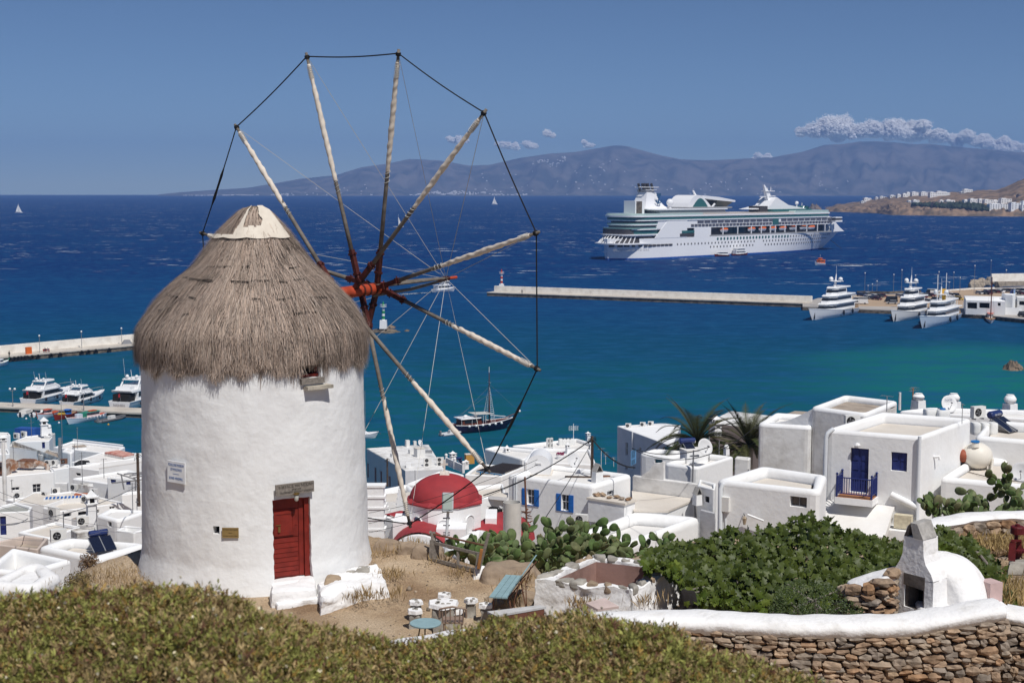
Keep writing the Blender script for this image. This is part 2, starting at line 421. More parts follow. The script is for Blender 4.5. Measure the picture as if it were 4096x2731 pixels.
def earth_mat():
 m=EARTH;m.use_nodes=True;N,L=m.node_tree.nodes,m.node_tree.links;p=N['Principled BSDF']
 p.inputs['Roughness'].default_value=1.;p.inputs['Specular IOR Level'].default_value=.05
 g=N.new('ShaderNodeNewGeometry')
 def noi(s,d=6):
  n=N.new('ShaderNodeTexNoise');n.inputs['Scale'].default_value=s;n.inputs['Detail'].default_value=d;L.new(g.outputs['Position'],n.inputs['Vector']);return n.outputs['Fac']
 def rmp(x,stops):
  r=N.new('ShaderNodeValToRGB');L.new(x,r.inputs[0]);e=r.color_ramp.elements
  e[0].position,e[0].color=stops[0][0],(*stops[0][1],1);e[1].position,e[1].color=stops[1][0],(*stops[1][1],1)
  for q,c in stops[2:]:k=e.new(q);k.color=(*c,1)
  return r.outputs[0]
 a=rmp(noi(.55,8),[(.32,(.24,.16,.10)),(.62,(.50,.40,.29)),(.47,(.41,.31,.21))])
 b=rmp(noi(26.,4),[(.30,(.62,.60,.58)),(.68,(1.15,1.12,1.08))])
 mx=N.new('ShaderNodeMix');mx.data_type='RGBA';mx.blend_type='MULTIPLY';mx.inputs['Factor'].default_value=1.;L.new(a,mx.inputs['A']);L.new(b,mx.inputs['B'])
 L.new(mx.outputs['Result'],p.inputs['Base Color'])
 bp=N.new('ShaderNodeBump');bp.inputs['Strength'].default_value=.8;bp.inputs['Distance'].default_value=.05;L.new(noi(14.,8),bp.inputs['Height']);L.new(bp.outputs[0],p.inputs['Normal'])
earth_mat()
vs_,fs=[],[]
ys=[-6+.5*i for i in range(100)]+[44+2*i for i in range(20)]+[84+6*i for i in range(32)]
xs=[-95+5*i for i in range(14)]+[-25+.5*i for i in range(101)]+[30+5*i for i in range(1,20)]
for y in ys:
 for x in xs:vs_.append((x,y,ground(x,y)))
n=len(xs)
for j in range(len(ys)-1):
 for i in range(n-1):fs.append((j*n+i,j*n+i+1,j*n+n+i+1,j*n+n+i))
mb=MB();mb.v=vs_;mb.f=fs;mb.m=[0]*len(fs)
tag(mb.build('ground',EARTH,smooth=True),'dry sandy hillside sloping from the windmill terrace down to the town',kind='structure')
mb=MB();mb.box((0,6800,259.),(24000,14800,524.))
hz=mb.build('haze',[],None);hm=bpy.data.materials.new('haze_air');hm.use_nodes=True
for nn in list(hm.node_tree.nodes):hm.node_tree.nodes.remove(nn)
ho=hm.node_tree.nodes.new('ShaderNodeOutputMaterial');hv=hm.node_tree.nodes.new('ShaderNodeVolumePrincipled')
hv.inputs['Color'].default_value=(.28,.49,1.,1);hv.inputs['Density'].default_value=8.5e-5;hv.inputs['Anisotropy'].default_value=0.0
hm.node_tree.links.new(hv.outputs[0],ho.inputs['Volume']);hz.data.materials.clear();hz.data.materials.append(hm);hz['kind']='stuff';hz['label']='thin pale sea haze over the bay and the far island'
# ================================================================== WINDMILL
D_=1.7415
MC=Vector((-6.32,34.5,0))
def mill_r(z):return interp([36,42.6],[2.775,2.645],z)
def oncyl(u,v,off=0.0):
 d=ray(u*D_,v*D_).normalized();o=Vector((0,0,H));t=29.0
 for _ in range(4000):
  p=o+d*t
  if(p-Vector((MC.x,MC.y,p.z))).length<=mill_r(p.z)+off:break
  t+=.004
 return p
def th_of(p):return atan2(p.x-MC.x,-(p.y-MC.y))
def cyl(th,z,r):return Vector((MC.x+r*sin(th),MC.y-r*cos(th),z))
MILLW=mat('limewashed_mill_wall',(.80,.80,.79),.9,col2=(.70,.69,.68),vscale=.8,bump=.38,bscale=7.5,bdist=.035,lo=.25,hi=.55)
mill=thing('windmill','white round windmill tower with grey thatched cap, red door and bare canvas-wrapped sail spars','windmill',(MC.x,MC.y,37.0))
p_dl,p_dr=oncyl(628,1240),oncyl(714,1240);zb,zt=oncyl(670,1331).z,oncyl(670,1144).z
DOOR=(th_of(p_dl),th_of(p_dr),zb,zt)
q0,q1=oncyl(690,850),oncyl(737,850);WIN=(th_of(q0),th_of(q1),oncyl(714,868).z,oncyl(714,822).z)
h0,h1=oncyl(489,1216),oncyl(504,1216);HOLE=(th_of(h0),th_of(h1),oncyl(496,1226).z,oncyl(496,1208).z)
holes=[DOOR,WIN,HOLE]
def seq(a,b,n,extra):
 s=sorted(set([round(a+(b-a)*i/n,5)for i in range(n+1)]+[round(e,5)for e in extra]));out=[s[0]]
 ex=set(round(e,5)for e in extra)
 for q in s[1:]:
  if q-out[-1]<.0045:
   if q in ex:out[-1]=q
   continue
  out.append(q)
 return out
ths=seq(-1.75,1.75,230,[h[0]for h in holes]+[h[1]for h in holes])+[1.75+(2*pi-3.5)*i/30 for i in range(1,30)]
zs=seq(36.3,42.6,100,[h[2]for h in holes]+[h[3]for h in holes])
vs_,fs=[],[]
def wob_edge(th,z):
 for a,b,c,d in holes:
  if a-1e-4<=th<=b+1e-4 and c-1e-4<=z<=d+1e-4 and b-a>.1:
   return nz(th*9,z*7,3)*.010,nz(th*9,z*7,8)*.02
 return 0,0
for z in zs:
 for th in ths:
  p=cyl(th,z,1.0)
  r=mill_r(z)+fbm(sin(th)*2.7*1.1,cos(th)*2.7*1.1,z*1.1,5)*.020+nz(sin(th)*22,cos(th)*22,z*8)*.004
  if z<37.4:r+=(37.4-z)*.18
  dt,dz=wob_edge(th,z);vs_.append(tuple(cyl(th+dt,z+dz,r)))
n=len(ths)
hole_cells=[]
for j in range(len(zs)-1):
 for i in range(n):
  i2=(i+1)%n
  tm=(ths[i]+(ths[i2]if i2 else 2*pi+ths[0]))/2;zmid=(zs[j]+zs[j+1])/2
  hit=None
  for hh in holes:
   if hh[0]<tm<hh[1]and hh[2]<zmid<hh[3]:hit=hh
  if hit:hole_cells.append((i,j,hit));continue
  fs.append((j*n+i,j*n+i2,(j+1)*n+i2,(j+1)*n+i))
hs=set((i,j)for i,j,_ in hole_cells);inner={}
def inn(idx,hh):
 if idx not in inner:
  p=Vector(vs_[idx]);tm=(hh[0]+hh[1])/2;dep=.36 if hh is not HOLE else .25
  inner[idx]=len(vs_);vs_.append(tuple(p+Vector((-sin(tm),cos(tm),0))*dep))
 return inner[idx]
for i,j,hh in hole_cells:
 a,b,c,d=j*n+i,j*n+i+1,(j+1)*n+i+1,(j+1)*n+i
 for(e0,e1),nb in(((a,b),(i,j-1)),((b,c),(i+1,j)),((c,d),(i,j+1)),((d,a),(i-1,j))):
  if nb not in hs:fs.append((e0,e1,inn(e1,hh),inn(e0,hh)))
mb=MB();mb.v=vs_;mb.f=fs;mb.m=[0]*len(fs)
tower=mb.build('tower_wall',MILLW,mill,smooth=60)
mb=MB()
for th in(0,):mb.prism([(MC.x+2.2*cos(a*pi/12),MC.y+2.2*sin(a*pi/12))for a in range(24)],36.5,42.3)
mb.build('inner_dark',DARK,mill)
def frame_at(hh,depth):
 tm=(hh[0]+hh[1])/2;nrm=Vector((sin(tm),-cos(tm),0));xr=Vector((cos(tm),sin(tm),0))
 o=cyl(tm,hh[2],mill_r(hh[2])-depth);w=2*mill_r(hh[2])*sin((hh[1]-hh[0])/2)
 return o,xr,nrm,w,hh[3]-hh[2]
def fbox(mb,fr,x0,x1,z0,z1,d0,d1):
 o,xr,nrm=fr[0],fr[1],fr[2];zu=Vector((0,0,1))
 P=lambda x,d,z:o+xr*x+nrm*d+zu*z
 mb.hexa([P(x0,d1,z0),P(x1,d1,z0),P(x1,d0,z0),P(x0,d0,z0),P(x0,d1,z1),P(x1,d1,z1),P(x1,d0,z1),P(x0,d0,z1)])
DRED=mat('old_red_door_paint',(.185,.019,.012),.55,var=.22,vscale=4,bump=.25,bscale=20,bdist=.01)
fr=frame_at(DOOR,.24);o_,xr_,nr_,dw,dh=fr
mb=MB();fbox(mb,fr,-dw/2-.05,dw/2+.05,-.03,dh+.05,-.06,0)
door=mb.build('door',DRED,mill);
xl,xr2=-dw/2,dw/2-.13
zc=[.05];random.seed(4)
for k in range(8):zc.append(zc[-1]+(dh*.49)/8*random.uniform(.9,1.1))
for k in range(8):
 mb=MB();fbox(mb,fr,xl,xr2-.12,zc[k]+.006,zc[k+1]-.006,0,.028+random.uniform(0,.006));mb.build('plank',DRED,door)
for z0,z1 in((zc[-1]+.01,dh*.64),(dh*.86,dh*.99)):
 mb=MB();fbox(mb,fr,xl,xr2-.12,z0,z1,0,.03);mb.build('plank',DRED,door)
mb=MB();fbox(mb,fr,xr2-.11,xr2,.03,dh,0,.036);mb.build('stile',DRED,door)
mb=MB();fbox(mb,fr,xl,xr2-.12,dh*.645,dh*.855,0,.026);mb.build('plank',DRED,door)
mb=MB();fbox(mb,fr,xl+.10,xr2-.26,dh*.56,dh*.80,.034,.062);hatch=mb.build('hatch',DRED,door)
mb=MB();fbox(mb,fr,xl+.06,xr2-.24,dh*.80,dh*.83,.034,.075);fbox(mb,fr,xl+.06,xr2-.24,dh*.535,dh*.56,.034,.075)
fbox(mb,fr,xl+.06,xl+.10,dh*.56,dh*.80,.034,.075);fbox(mb,fr,xr2-.26,xr2-.22,dh*.56,dh*.80,.034,.075);mb.build('hatch_frame',DRED,door)
mb=MB();fbox(mb,fr,xl+.15,xl+.20,dh*.585,dh*.655,.062,.10);fbox(mb,fr,xl+.10,xl+.22,dh*.665,dh*.675,.062,.08);mb.build('padlock',mat('brass',(.45,.32,.13),.35,metal=1.),door)
mb=MB();fbox(mb,fr,xr2+.01,dw/2+.04,0,dh,0,.09);fbox(mb,fr,xl-.03,xr2+.005,dh-.05,dh+.03,0,.10);mb.build('door_frame',DRED,mill)
fr=frame_at(WIN,.20);w2,hh2=fr[3]/2,fr[4]
mb=MB();fbox(mb,fr,-w2,w2,.02,hh2,-.35,-.30);window=mb.build('window',DARK,mill)
mb=MB();fbox(mb,fr,-w2-.02,w2-.02,.02,.085,.02,.10);fbox(mb,fr,w2-.06,w2+.01,.09,hh2,-.05,.02);mb.build('window_rail',DRED,window)
mb=MB();fbox(mb,fr,-w2-.02,w2+.05,-.13,.005,.14,.27);mb.build('timber_sill',WOODG,window)
mb=MB();fbox(mb,fr,-w2+.06,w2+.20,-.25,-.17,.15,.40);mb.build('stone_ledge',mat('ledge_stone',(.42,.38,.31),.9,var=.3,vscale=5,bump=.5,bscale=12),window)
def lump(p8,n=14,amp=.04,fr=1.6,seed=0,round_=.12):
 p8=[Vector(p)for p in p8];d={};vv,ff=[],[]
 def P(x,y,z):
  k=(x,y,z)
  if k in d:return d[k]
  a,b,c=x/n,y/n,z/n
  q=[2*t-1 for t in(a,b,c)];m=sorted(abs(t)for t in q)
  s=1-round_*max(0.,(m[1]-.72))*1.2-round_*max(0,m[0]-.8)
  a,b,c=[(t*s+1)/2 for t in q]
  bot=(p8[0]*(1-a)+p8[1]*a)*(1-b)+(p8[3]*(1-a)+p8[2]*a)*b
  top=(p8[4]*(1-a)+p8[5]*a)*(1-b)+(p8[7]*(1-a)+p8[6]*a)*b
  p=bot*(1-c)+top*c;s2=Vector((seed*3.1,seed*1.7,seed))
  p=p+Vector((noise.fractal(p*fr+s2,1.,2.,4),noise.fractal(p*fr+s2+Vector((9,2,4)),1.,2.,4),noise.fractal(p*fr+s2+Vector((3,8,1)),1.,2.,4)))*amp
  d[k]=len(vv);vv.append(tuple(p));return d[k]
 for i in range(n):
  for j in range(n):
   ff.append((P(i,j,0),P(i,j+1,0),P(i+1,j+1,0),P(i+1,j,0)));ff.append((P(i,j,n),P(i+1,j,n),P(i+1,j+1,n),P(i,j+1,n)))
   ff.append((P(i,0,j),P(i+1,0,j),P(i+1,0,j+1),P(i,0,j+1)));ff.append((P(i,n,j),P(i,n,j+1),P(i+1,n,j+1),P(i+1,n,j)))
   ff.append((P(0,i,j),P(0,i,j+1),P(0,i+1,j+1),P(0,i+1,j)));ff.append((P(n,i,j),P(n,i+1,j),P(n,i+1,j+1),P(n,i,j+1)))
 return vv,ff
def lump_from_top(px,zt_,zb_,**k):
 t=[atZ(u*D_,v*D_,zt_)for u,v in px];b=[Vector((p.x,p.y,zb_))for p in t]
 return lump(b+t,**k)
STONE_B=mat('brown_slab_stone',(.40,.30,.20),.95,col2=(.22,.165,.12),vscale=3,bump=.6,bscale=9,bdist=.04)
STONE_G=mat('grey_slab_stone',(.40,.375,.33),.95,col2=(.24,.22,.19),vscale=3,bump=.6,bscale=9,bdist=.04)
WHITEW=mat('thick_limewash',(.82,.81,.80),.9,col2=(.66,.64,.61),vscale=2.2,bump=.5,bscale=9,bdist=.05,lo=.26,hi=.46)
steps=thing('stone_steps','rough whitewashed masonry steps and bench below the red windmill door','steps',tuple(atZ(700*D_,1380*D_,36.9)))
def part_lump(name,vf,m,parent):
 mb=MB();mb.v=vf[0];mb.f=vf[1];mb.m=[0]*len(vf[1]);return mb.build(name,m,parent,smooth=50)
zd=zb
part_lump('landing',lump_from_top([(622,1364),(728,1352),(722,1316),(620,1318)],zd-.01,36.5,amp=.05,fr=2.2,seed=1),WHITEW,steps)
part_lump('step',lump_from_top([(632,1388),(748,1372),(728,1340),(622,1350)],zd-.22,36.4,amp=.07,fr=2.2,seed=2),WHITEW,steps)
part_lump('step',lump_from_top([(660,1412),(800,1385),(760,1362),(640,1378)],zd-.40,36.3,amp=.07,fr=2.2,seed=3),WHITEW,steps)
part_lump('bench_block',lump_from_top([(738,1374),(868,1330),(838,1296),(722,1330)],zd+.02,36.4,amp=.09,fr=2.0,seed=4,n=24),WHITEW,steps)
part_lump('bench_block',lump_from_top([(850,1345),(893,1338),(866,1296),(835,1300)],zd-.02,36.2,amp=.09,seed=5),WHITEW,steps)
def slab(px,z,th,m,parent,name='slab',seed=0,amp=.02):
 part_lump(name,lump_from_top(px,z,z-th,n=5,amp=amp,seed=seed,fr=2.5,round_=.3),m,parent)
slab([(742,1338),(778,1334),(788,1320),(750,1316)],zd+.05,.2,STONE_B,steps)
slab([(790,1320),(815,1316),(818,1308),(795,1308)],zd+.05,.15,STONE_G,steps)
slab([(815,1312),(850,1308),(848,1298),(822,1298)],zd+.05,.15,STONE_G,steps)
slab([(640,1352),(668,1350),(664,1344),(642,1346)],zd-.18,.1,STONE_G,steps);slab([(690,1350),(712,1347),(710,1341),(692,1343)],zd-.18,.1,STONE_G,steps)
slab([(710,1380),(732,1377),(730,1370),(712,1372)],zd-.355,.1,STONE_G,steps);slab([(668,1394),(690,1390),(686,1384),(670,1386)],zd-.355,.1,STONE_G,steps)
def text(body,size,o,xr,up,nrm,m,parent,name='lettering',sx=1.0,align='CENTER'):
 cu=bpy.data.curves.new(name,'FONT');cu.body=body;cu.size=size;cu.align_x=align;cu.align_y='CENTER';cu.extrude=.0015;cu.materials.append(m)
 tmp=bpy.data.objects.new('tmp',cu);COL.objects.link(tmp);dg=bpy.context.evaluated_depsgraph_get();me=bpy.data.meshes.new_from_object(tmp.evaluated_get(dg));bpy.data.objects.remove(tmp)
 ob=bpy.data.objects.new(name,me);COL.objects.link(ob)
 M=Matrix(((xr.x*sx,up.x,nrm.x,o.x),(xr.y*sx,up.y,nrm.y,o.y),(xr.z*sx,up.z,nrm.z,o.z),(0,0,0,1)))
 ob.parent=parent;ob.matrix_parent_inverse=Matrix.Identity(4);ob.matrix_basis=ORG[parent.name].inverted()@M;return ob
def wall_board(name,label,cat,c,w,h,th,m,tilt=0.0,off=.03):
 p=oncyl(*c);t=th_of(p);nrm=Vector((sin(t),-cos(t),0));xr=Vector((cos(t),sin(t),0));up=Vector((0,0,1))
 R=Matrix.Rotation(tilt,3,nrm);xr=R@xr;up=R@up
 o=Vector((MC.x,MC.y,p.z))+nrm*(mill_r(p.z)+off)
 root=thing(name,label,cat,tuple(o));mb=MB()
 P=lambda x,d,z:o+xr*x+nrm*d+up*z
 mb.hexa([P(-w/2,th,-h/2),P(w/2,th,-h/2),P(w/2,0,-h/2),P(-w/2,0,-h/2),P(-w/2,th,h/2),P(w/2,th,h/2),P(w/2,0,h/2),P(-w/2,0,h/2)])
 return root,mb,o,xr,up,nrm
SIGNB=mat('sign_blue_ink',(.03,.10,.30),.7)
s_=1/97.0
root,mb,o,xr,up,nrm=wall_board('museum_sign','white painted board with blue lettering on the windmill wall','sign',(409,1083),.53,.50,.03,None,-.03,.035)
b=mb.build('board',mat('sign_white',(.72,.73,.74),.7,var=.08,vscale=4),root)
for tx,dz,sz in(('FOLKLORE MUSEUM',.16,.085),('OF MYKONOS',.055,.085),('BONIS WINDMILL',-.15,.085)):
 text(tx,sz,o+up*dz+nrm*.032,xr,up,nrm,SIGNB,b,sx=.62)
mb=MB();mb.box((0,0,0),(1,1,1));mb.v=[tuple(o+xr*(p[0]*.18)+up*(p[1]*.01-.045)+nrm*(.032+p[2]*.002))for p in mb.v];mb.build('divider',SIGNB,b)
root,mb,o,xr,up,nrm=wall_board('wooden_plaque','weathered grey wooden plaque with carved Greek lettering above the red door','sign',(674,1119),.92,.25,.05,None,.02,.06)
b=mb.build('plaque_board',WOODG,root);INK=mat('dark_carving',(.02,.018,.015),.8)
for tx,dz,sz in(('ο ΜΥΛΟΣ του ΜΠΟΝΗ',.06,.10),('ΙΔΙΟΚΤΗΣΙΑ',-.02,.05),('ΛΑΟΓΡΑΦΙΚΟΥ ΜΟΥΣΕΙΟΥ ΜΥΚΟΝΟΥ',-.08,.055)):
 text(tx,sz,o+up*dz+xr*.03+nrm*.052,xr,up,nrm,INK,b,sx=.80)
root,mb,o,xr,up,nrm=wall_board('brass_plate','small brass plate with engraved lettering on the windmill wall','plaque',(530,1222),.38,.235,.012,None,.0,.03)
b=mb.build('plate',mat('aged_brass',(.38,.27,.11),.5,metal=.6,var=.1,vscale=6),root)
for tx,dz,sz in(('ΑΓΡΟΤΟΜΟΥΣΕΙΟ ΜΥΚΟΝΟΥ',.07,.033),('ΙΔΙΟΚΤΗΣΙΑ',-.01,.022),('ΛΑΟΓΡΑΦΙΚΟΥ ΜΟΥΣΕΙΟΥ ΜΥΚΟΝΟΥ',-.075,.025)):
 text(tx,sz,o+up*dz+nrm*.013,xr,up,nrm,INK,b,sx=.75)
p=oncyl(677,1134);t=th_of(p);nrm=Vector((sin(t),-cos(t),0));o=cyl(t,p.z,mill_r(p.z))
lamp=thing('door_lamp','small brass bulkhead lamp over the red windmill door','lamp',tuple(o))
mb=MB();mb.lathe([(.05,0),(.075,.015),(.075,.04),(.03,.06)],o+nrm*.10+Vector((0,0,.0)),12);mb.tube([o+Vector((0,0,.06)),o+nrm*.10+Vector((0,0,.07))],.02);mb.build('bracket',mat('brass',(.45,.32,.13),.35,metal=1.),lamp)
mb=MB();mb.lathe([(.02,-.15),(.05,-.12),(.055,-.03),(.05,-.005)],o+nrm*.10,12);mb.build('lamp_glass',mat('lamp_glass',(.5,.5,.45),.15),lamp,smooth=True)
TZ=[41.85,42.27,42.7,43.0,43.34,43.6,43.87,44.16,44.71,45.03,45.34,45.54,45.63]
TR=[2.66,2.73,2.70,2.53,2.30,2.06,1.79,1.45,1.04,.79,.52,.33,.12]
def thatch_r(z):return interp(TZ,TR,z)
def tc_(z):return Vector((MC.x+interp([42.5,45.6],[0,.10],z),MC.y,0))
def thp(th,z,off=0.):
 c=tc_(z);r=thatch_r(z)+off;return Vector((c.x+r*sin(th),c.y-r*cos(th),z))
mb=MB();rings=[]
for k in range(60):
 z=41.95+(45.62-41.95)*k/59
 rings.append([thp(2*pi*i/120,z,-.03+.05*fbm(sin(2*pi*i/120)*3,cos(2*pi*i/120)*3,z*1.2))for i in range(120)])
mb.loft(rings,True,True,True)
thatch=mb.build('thatched_cap',mat('thatch_under',(.21,.165,.125),1.,col2=(.12,.09,.065),vscale=6,stretch=(3,3,.6)),mill,smooth=True)
random.seed(11)
vs_,fs,cols=[],[],[]
def strand(th,z,L,w,off0,off1,dth,c):
 n0=len(vs_);N_=4;zc_=z
 for k in range(N_):
  t=k/(N_-1);slope=0
  zz=zc_;r1=thatch_r(zz);r2=thatch_r(zz-.02);ds=hypot(r2-r1,.02)
  thk=th+dth*t;off=off0+(off1-off0)*t
  p=thp(thk,zz,off)if zz>41.9 else thp(thk,41.9,off)+Vector((0,0,zz-41.9))
  tang=Vector((cos(thk),sin(thk),0));ww=w*(1-.75*t)
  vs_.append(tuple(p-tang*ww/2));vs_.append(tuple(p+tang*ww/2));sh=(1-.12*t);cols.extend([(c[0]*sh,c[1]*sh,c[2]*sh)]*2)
  if k<N_-1:zc_=zz-L/(N_-1)*(.02/ds if zz>41.95 else 1.)
 for k in range(N_-1):
  a=n0+2*k;fs.append((a,a+1,a+3,a+2))
def straw(dark=0.):
 b=random.gauss(.40,.08)*(1-dark);b=max(.09,min(.60,b));w=random.uniform(.0,1.)
 return(b*(1.08+.08*w),b*(.87+.03*(1-w)),b*(.69+.07*(1-w)))
zz=45.62
tiers=[]
while zz>41.98:
 tiers.append(zz);zz-=.11
for z0 in tiers:
 r=thatch_r(z0);n=int(2*pi*r/.0125)+40
 for i in range(n):
  th=random.uniform(-2.0,2.0)if random.random()<.8 else random.uniform(-pi,pi)
  z=z0+random.uniform(-.09,.09)
  if z>45.6:continue
  cl=fbm(sin(th)*r*2.2,cos(th)*r*2.2,z*1.1,3)
  L=random.uniform(.45,.85)*(1+.5*cl)
  if z<42.6:L=min(L,z-42.02+random.uniform(-.12,.16)+.30*nz(sin(th)*7,cos(th)*7,1.5)+.10)
  if WIN[0]-.01<th<WIN[1]+.01 and z<42.7:L=min(L,z-42.02)
  if L<.12:continue
  strand(th,z,L,random.uniform(.010,.020),random.uniform(-.02,.045)+.03*cl,random.uniform(.01,.15)+.09*cl,random.gauss(0,.030)/max(.4,r)*2.6,straw(min(.8,max(0,-cl)*1.1+(.55 if random.random()<.10 else 0))))  # strands between clumps tinted darker, gap shade put into the straw colour
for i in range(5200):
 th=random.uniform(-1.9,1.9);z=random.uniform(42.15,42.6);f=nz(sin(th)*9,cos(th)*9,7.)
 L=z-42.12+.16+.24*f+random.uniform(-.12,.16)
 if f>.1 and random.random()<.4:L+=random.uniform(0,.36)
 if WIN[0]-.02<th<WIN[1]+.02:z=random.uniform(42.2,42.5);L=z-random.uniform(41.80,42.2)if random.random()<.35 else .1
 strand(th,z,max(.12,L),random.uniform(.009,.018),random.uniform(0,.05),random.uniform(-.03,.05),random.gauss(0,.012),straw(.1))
THATCH=mat('thatch_straw',(.3,.25,.2),1.0,vcol='tint',spec=.05)
stuff_mesh('straw',vs_,fs,THATCH,parent=thatch,cols=cols)
ROD=mat('dark_binding_rod',(.055,.045,.038),.9,var=.3,vscale=6)
random.seed(5)
for z,segs in((44.22,((-.62,-.18),(.0,.12),(.30,.38),(.75,.95))),(43.93,((-1.0,-.85),(-.8,-.36),(-.12,.12),(.15,.42),(.5,.62),(.7,.9))),(43.55,((-1.0,-.72),(-.56,-.46),(.16,.26),(.42,.62),(.8,1.05))),(43.20,((-.9,-.86),(-.5,-.44),(.55,.8)))):
 for a,b in segs:
  m_=max(3,int((b-a)/.06));mb=MB();zz=z+random.uniform(-.03,.03);sl=random.uniform(-.03,.03)
  mb.tube([thp(a+(b-a)*k/m_,zz+sl*k/m_,.082)for k in range(m_+1)],.013,5);mb.tube([thp(a+(b-a)*k/m_,zz-.025+sl*k/m_,.075)for k in range(m_+1)],.012,5)
  mb.build('binding_rod',ROD,thatch)
vs_,fs=[],[];NT,NZ_=96,22;th0,th1,z0,z1=-1.15,1.15,44.90,45.64
def pz(i,j):
 th=th0+(th1-th0)*i/NT;z=z0+(z1-z0)*j/NZ_
 return th,z
for j in range(NZ_+1):
 for i in range(NT+1):
  th,z=pz(i,j);sag=.03*abs(sin(th*5.2))if j==0 else 0
  vs_.append(tuple(thp(th,z-sag,.125+.02*nz(th*5,z*3,2)-.02*j/NZ_)))
for j in range(NZ_):
 for i in range(NT):
  th,z=pz(i+.5,j+.5);z+=.03*nz(th*9,z*9)
  keep=(z<45.16-.10*max(0,.1-th)and th>-.36)or(z<44.965)or(th>.42+.05*sin(z*20))or(-.36+(z-45)*.25<th<-.14+(z-45)*.02)
  if keep:fs.append((j*(NT+1)+i,j*(NT+1)+i+1,(j+1)*(NT+1)+i+1,(j+1)*(NT+1)+i))
CANVAS=mat('cream_canvas',(.70,.63,.53),.9,col2=(.60,.53,.44),vscale=2.5,bump=.3,bscale=8,bdist=.03)
mb=MB();mb.v=vs_;mb.f=fs;mb.m=[0]*len(fs);mb.build('canvas_patch',CANVAS,thatch,smooth=True)
BE=0.672;AX=Vector((sin(BE),cos(BE),.035)).normalized();HUB=Vector((-3.762,37.715,43.384))
HH=Vector((cos(BE),-sin(BE),0));WW=HH.cross(AX);WW=WW if WW.z>0 else-WW
tips_px=[(465,536),(543,292),(705,130),(915,123),(1112,259),(1232,535),(1234,847),(1120,1078),(941,1203)]
PLW=mat('spar_wood',(.20,.175,.15),.85,col2=(.11,.095,.08),vscale=4,stretch=(1,1,1),bump=.3,bscale=10)
SLEEVE=mat('dark_red_timber',(.065,.014,.010),.6,var=.3,vscale=4)
HUBR=mat('hub_red_paint',(.42,.062,.025),.55,var=.2,vscale=3)
SAIL=mat('rolled_sail_canvas',(.70,.62,.53),.9,col2=(.58,.51,.43),vscale=6)
ROPE=mat('black_rope',(.012,.012,.013),.8)
CORD=mat('pale_stay_wire',(.50,.49,.46),.6)
mb=MB();mb.tube([HUB-AX*3.2,HUB+AX*.50,HUB+AX*.56,HUB+AX*.59],[.155,.155,.135,.08],18);shaft=mb.build('sail_shaft',HUBR,mill,smooth=40)
for s in(-.35,-.12,.12,.34):
 mb=MB();mb.tube([HUB+AX*s-AX*.03,HUB+AX*s+AX*.03],.168,18);mb.build('iron_band',SLEEVE,shaft)
tip=HUB+AX*3.05+Vector((0,0,.03))
for a in(.5,2.6,4.7):
 rad=HH*cos(a)+WW*sin(a);mb=MB();mb.tube([HUB+AX*.1+rad*.17,HUB+AX*1.6+rad*.14,tip+rad*.03],[.05,.045,.035],7);mb.build('bowsprit_pole',PLW,mill)
mb=MB();mb.tube([tip-AX*.35,tip+AX*.45],[.035,.045],8);mb.build('bowsprit_tip',HUBR,mill)
mb=MB()
for k in range(8):mb.tube([tip+AX*(-.1+.03*k)+(HH*cos(i*.9)+WW*sin(i*.9))*.06 for i in range(8)],.012,4)
mb.build('rope_lashing',SLEEVE,mill)
random.seed(21);TIPS=[]
for k in range(12):
 ang=2.8897-radians(30)*k;Tm=HUB+(HH*cos(ang)+WW*sin(ang))*6.24-AX*.53
 if k<9:
  u,v=tips_px[k];d=ray(u*D_,v*D_);Tm=Vector((0,0,H))+d*(Tm.y/d.y)
 TIPS.append(Tm)
cloth={3:.40,5:.42,0:.4}
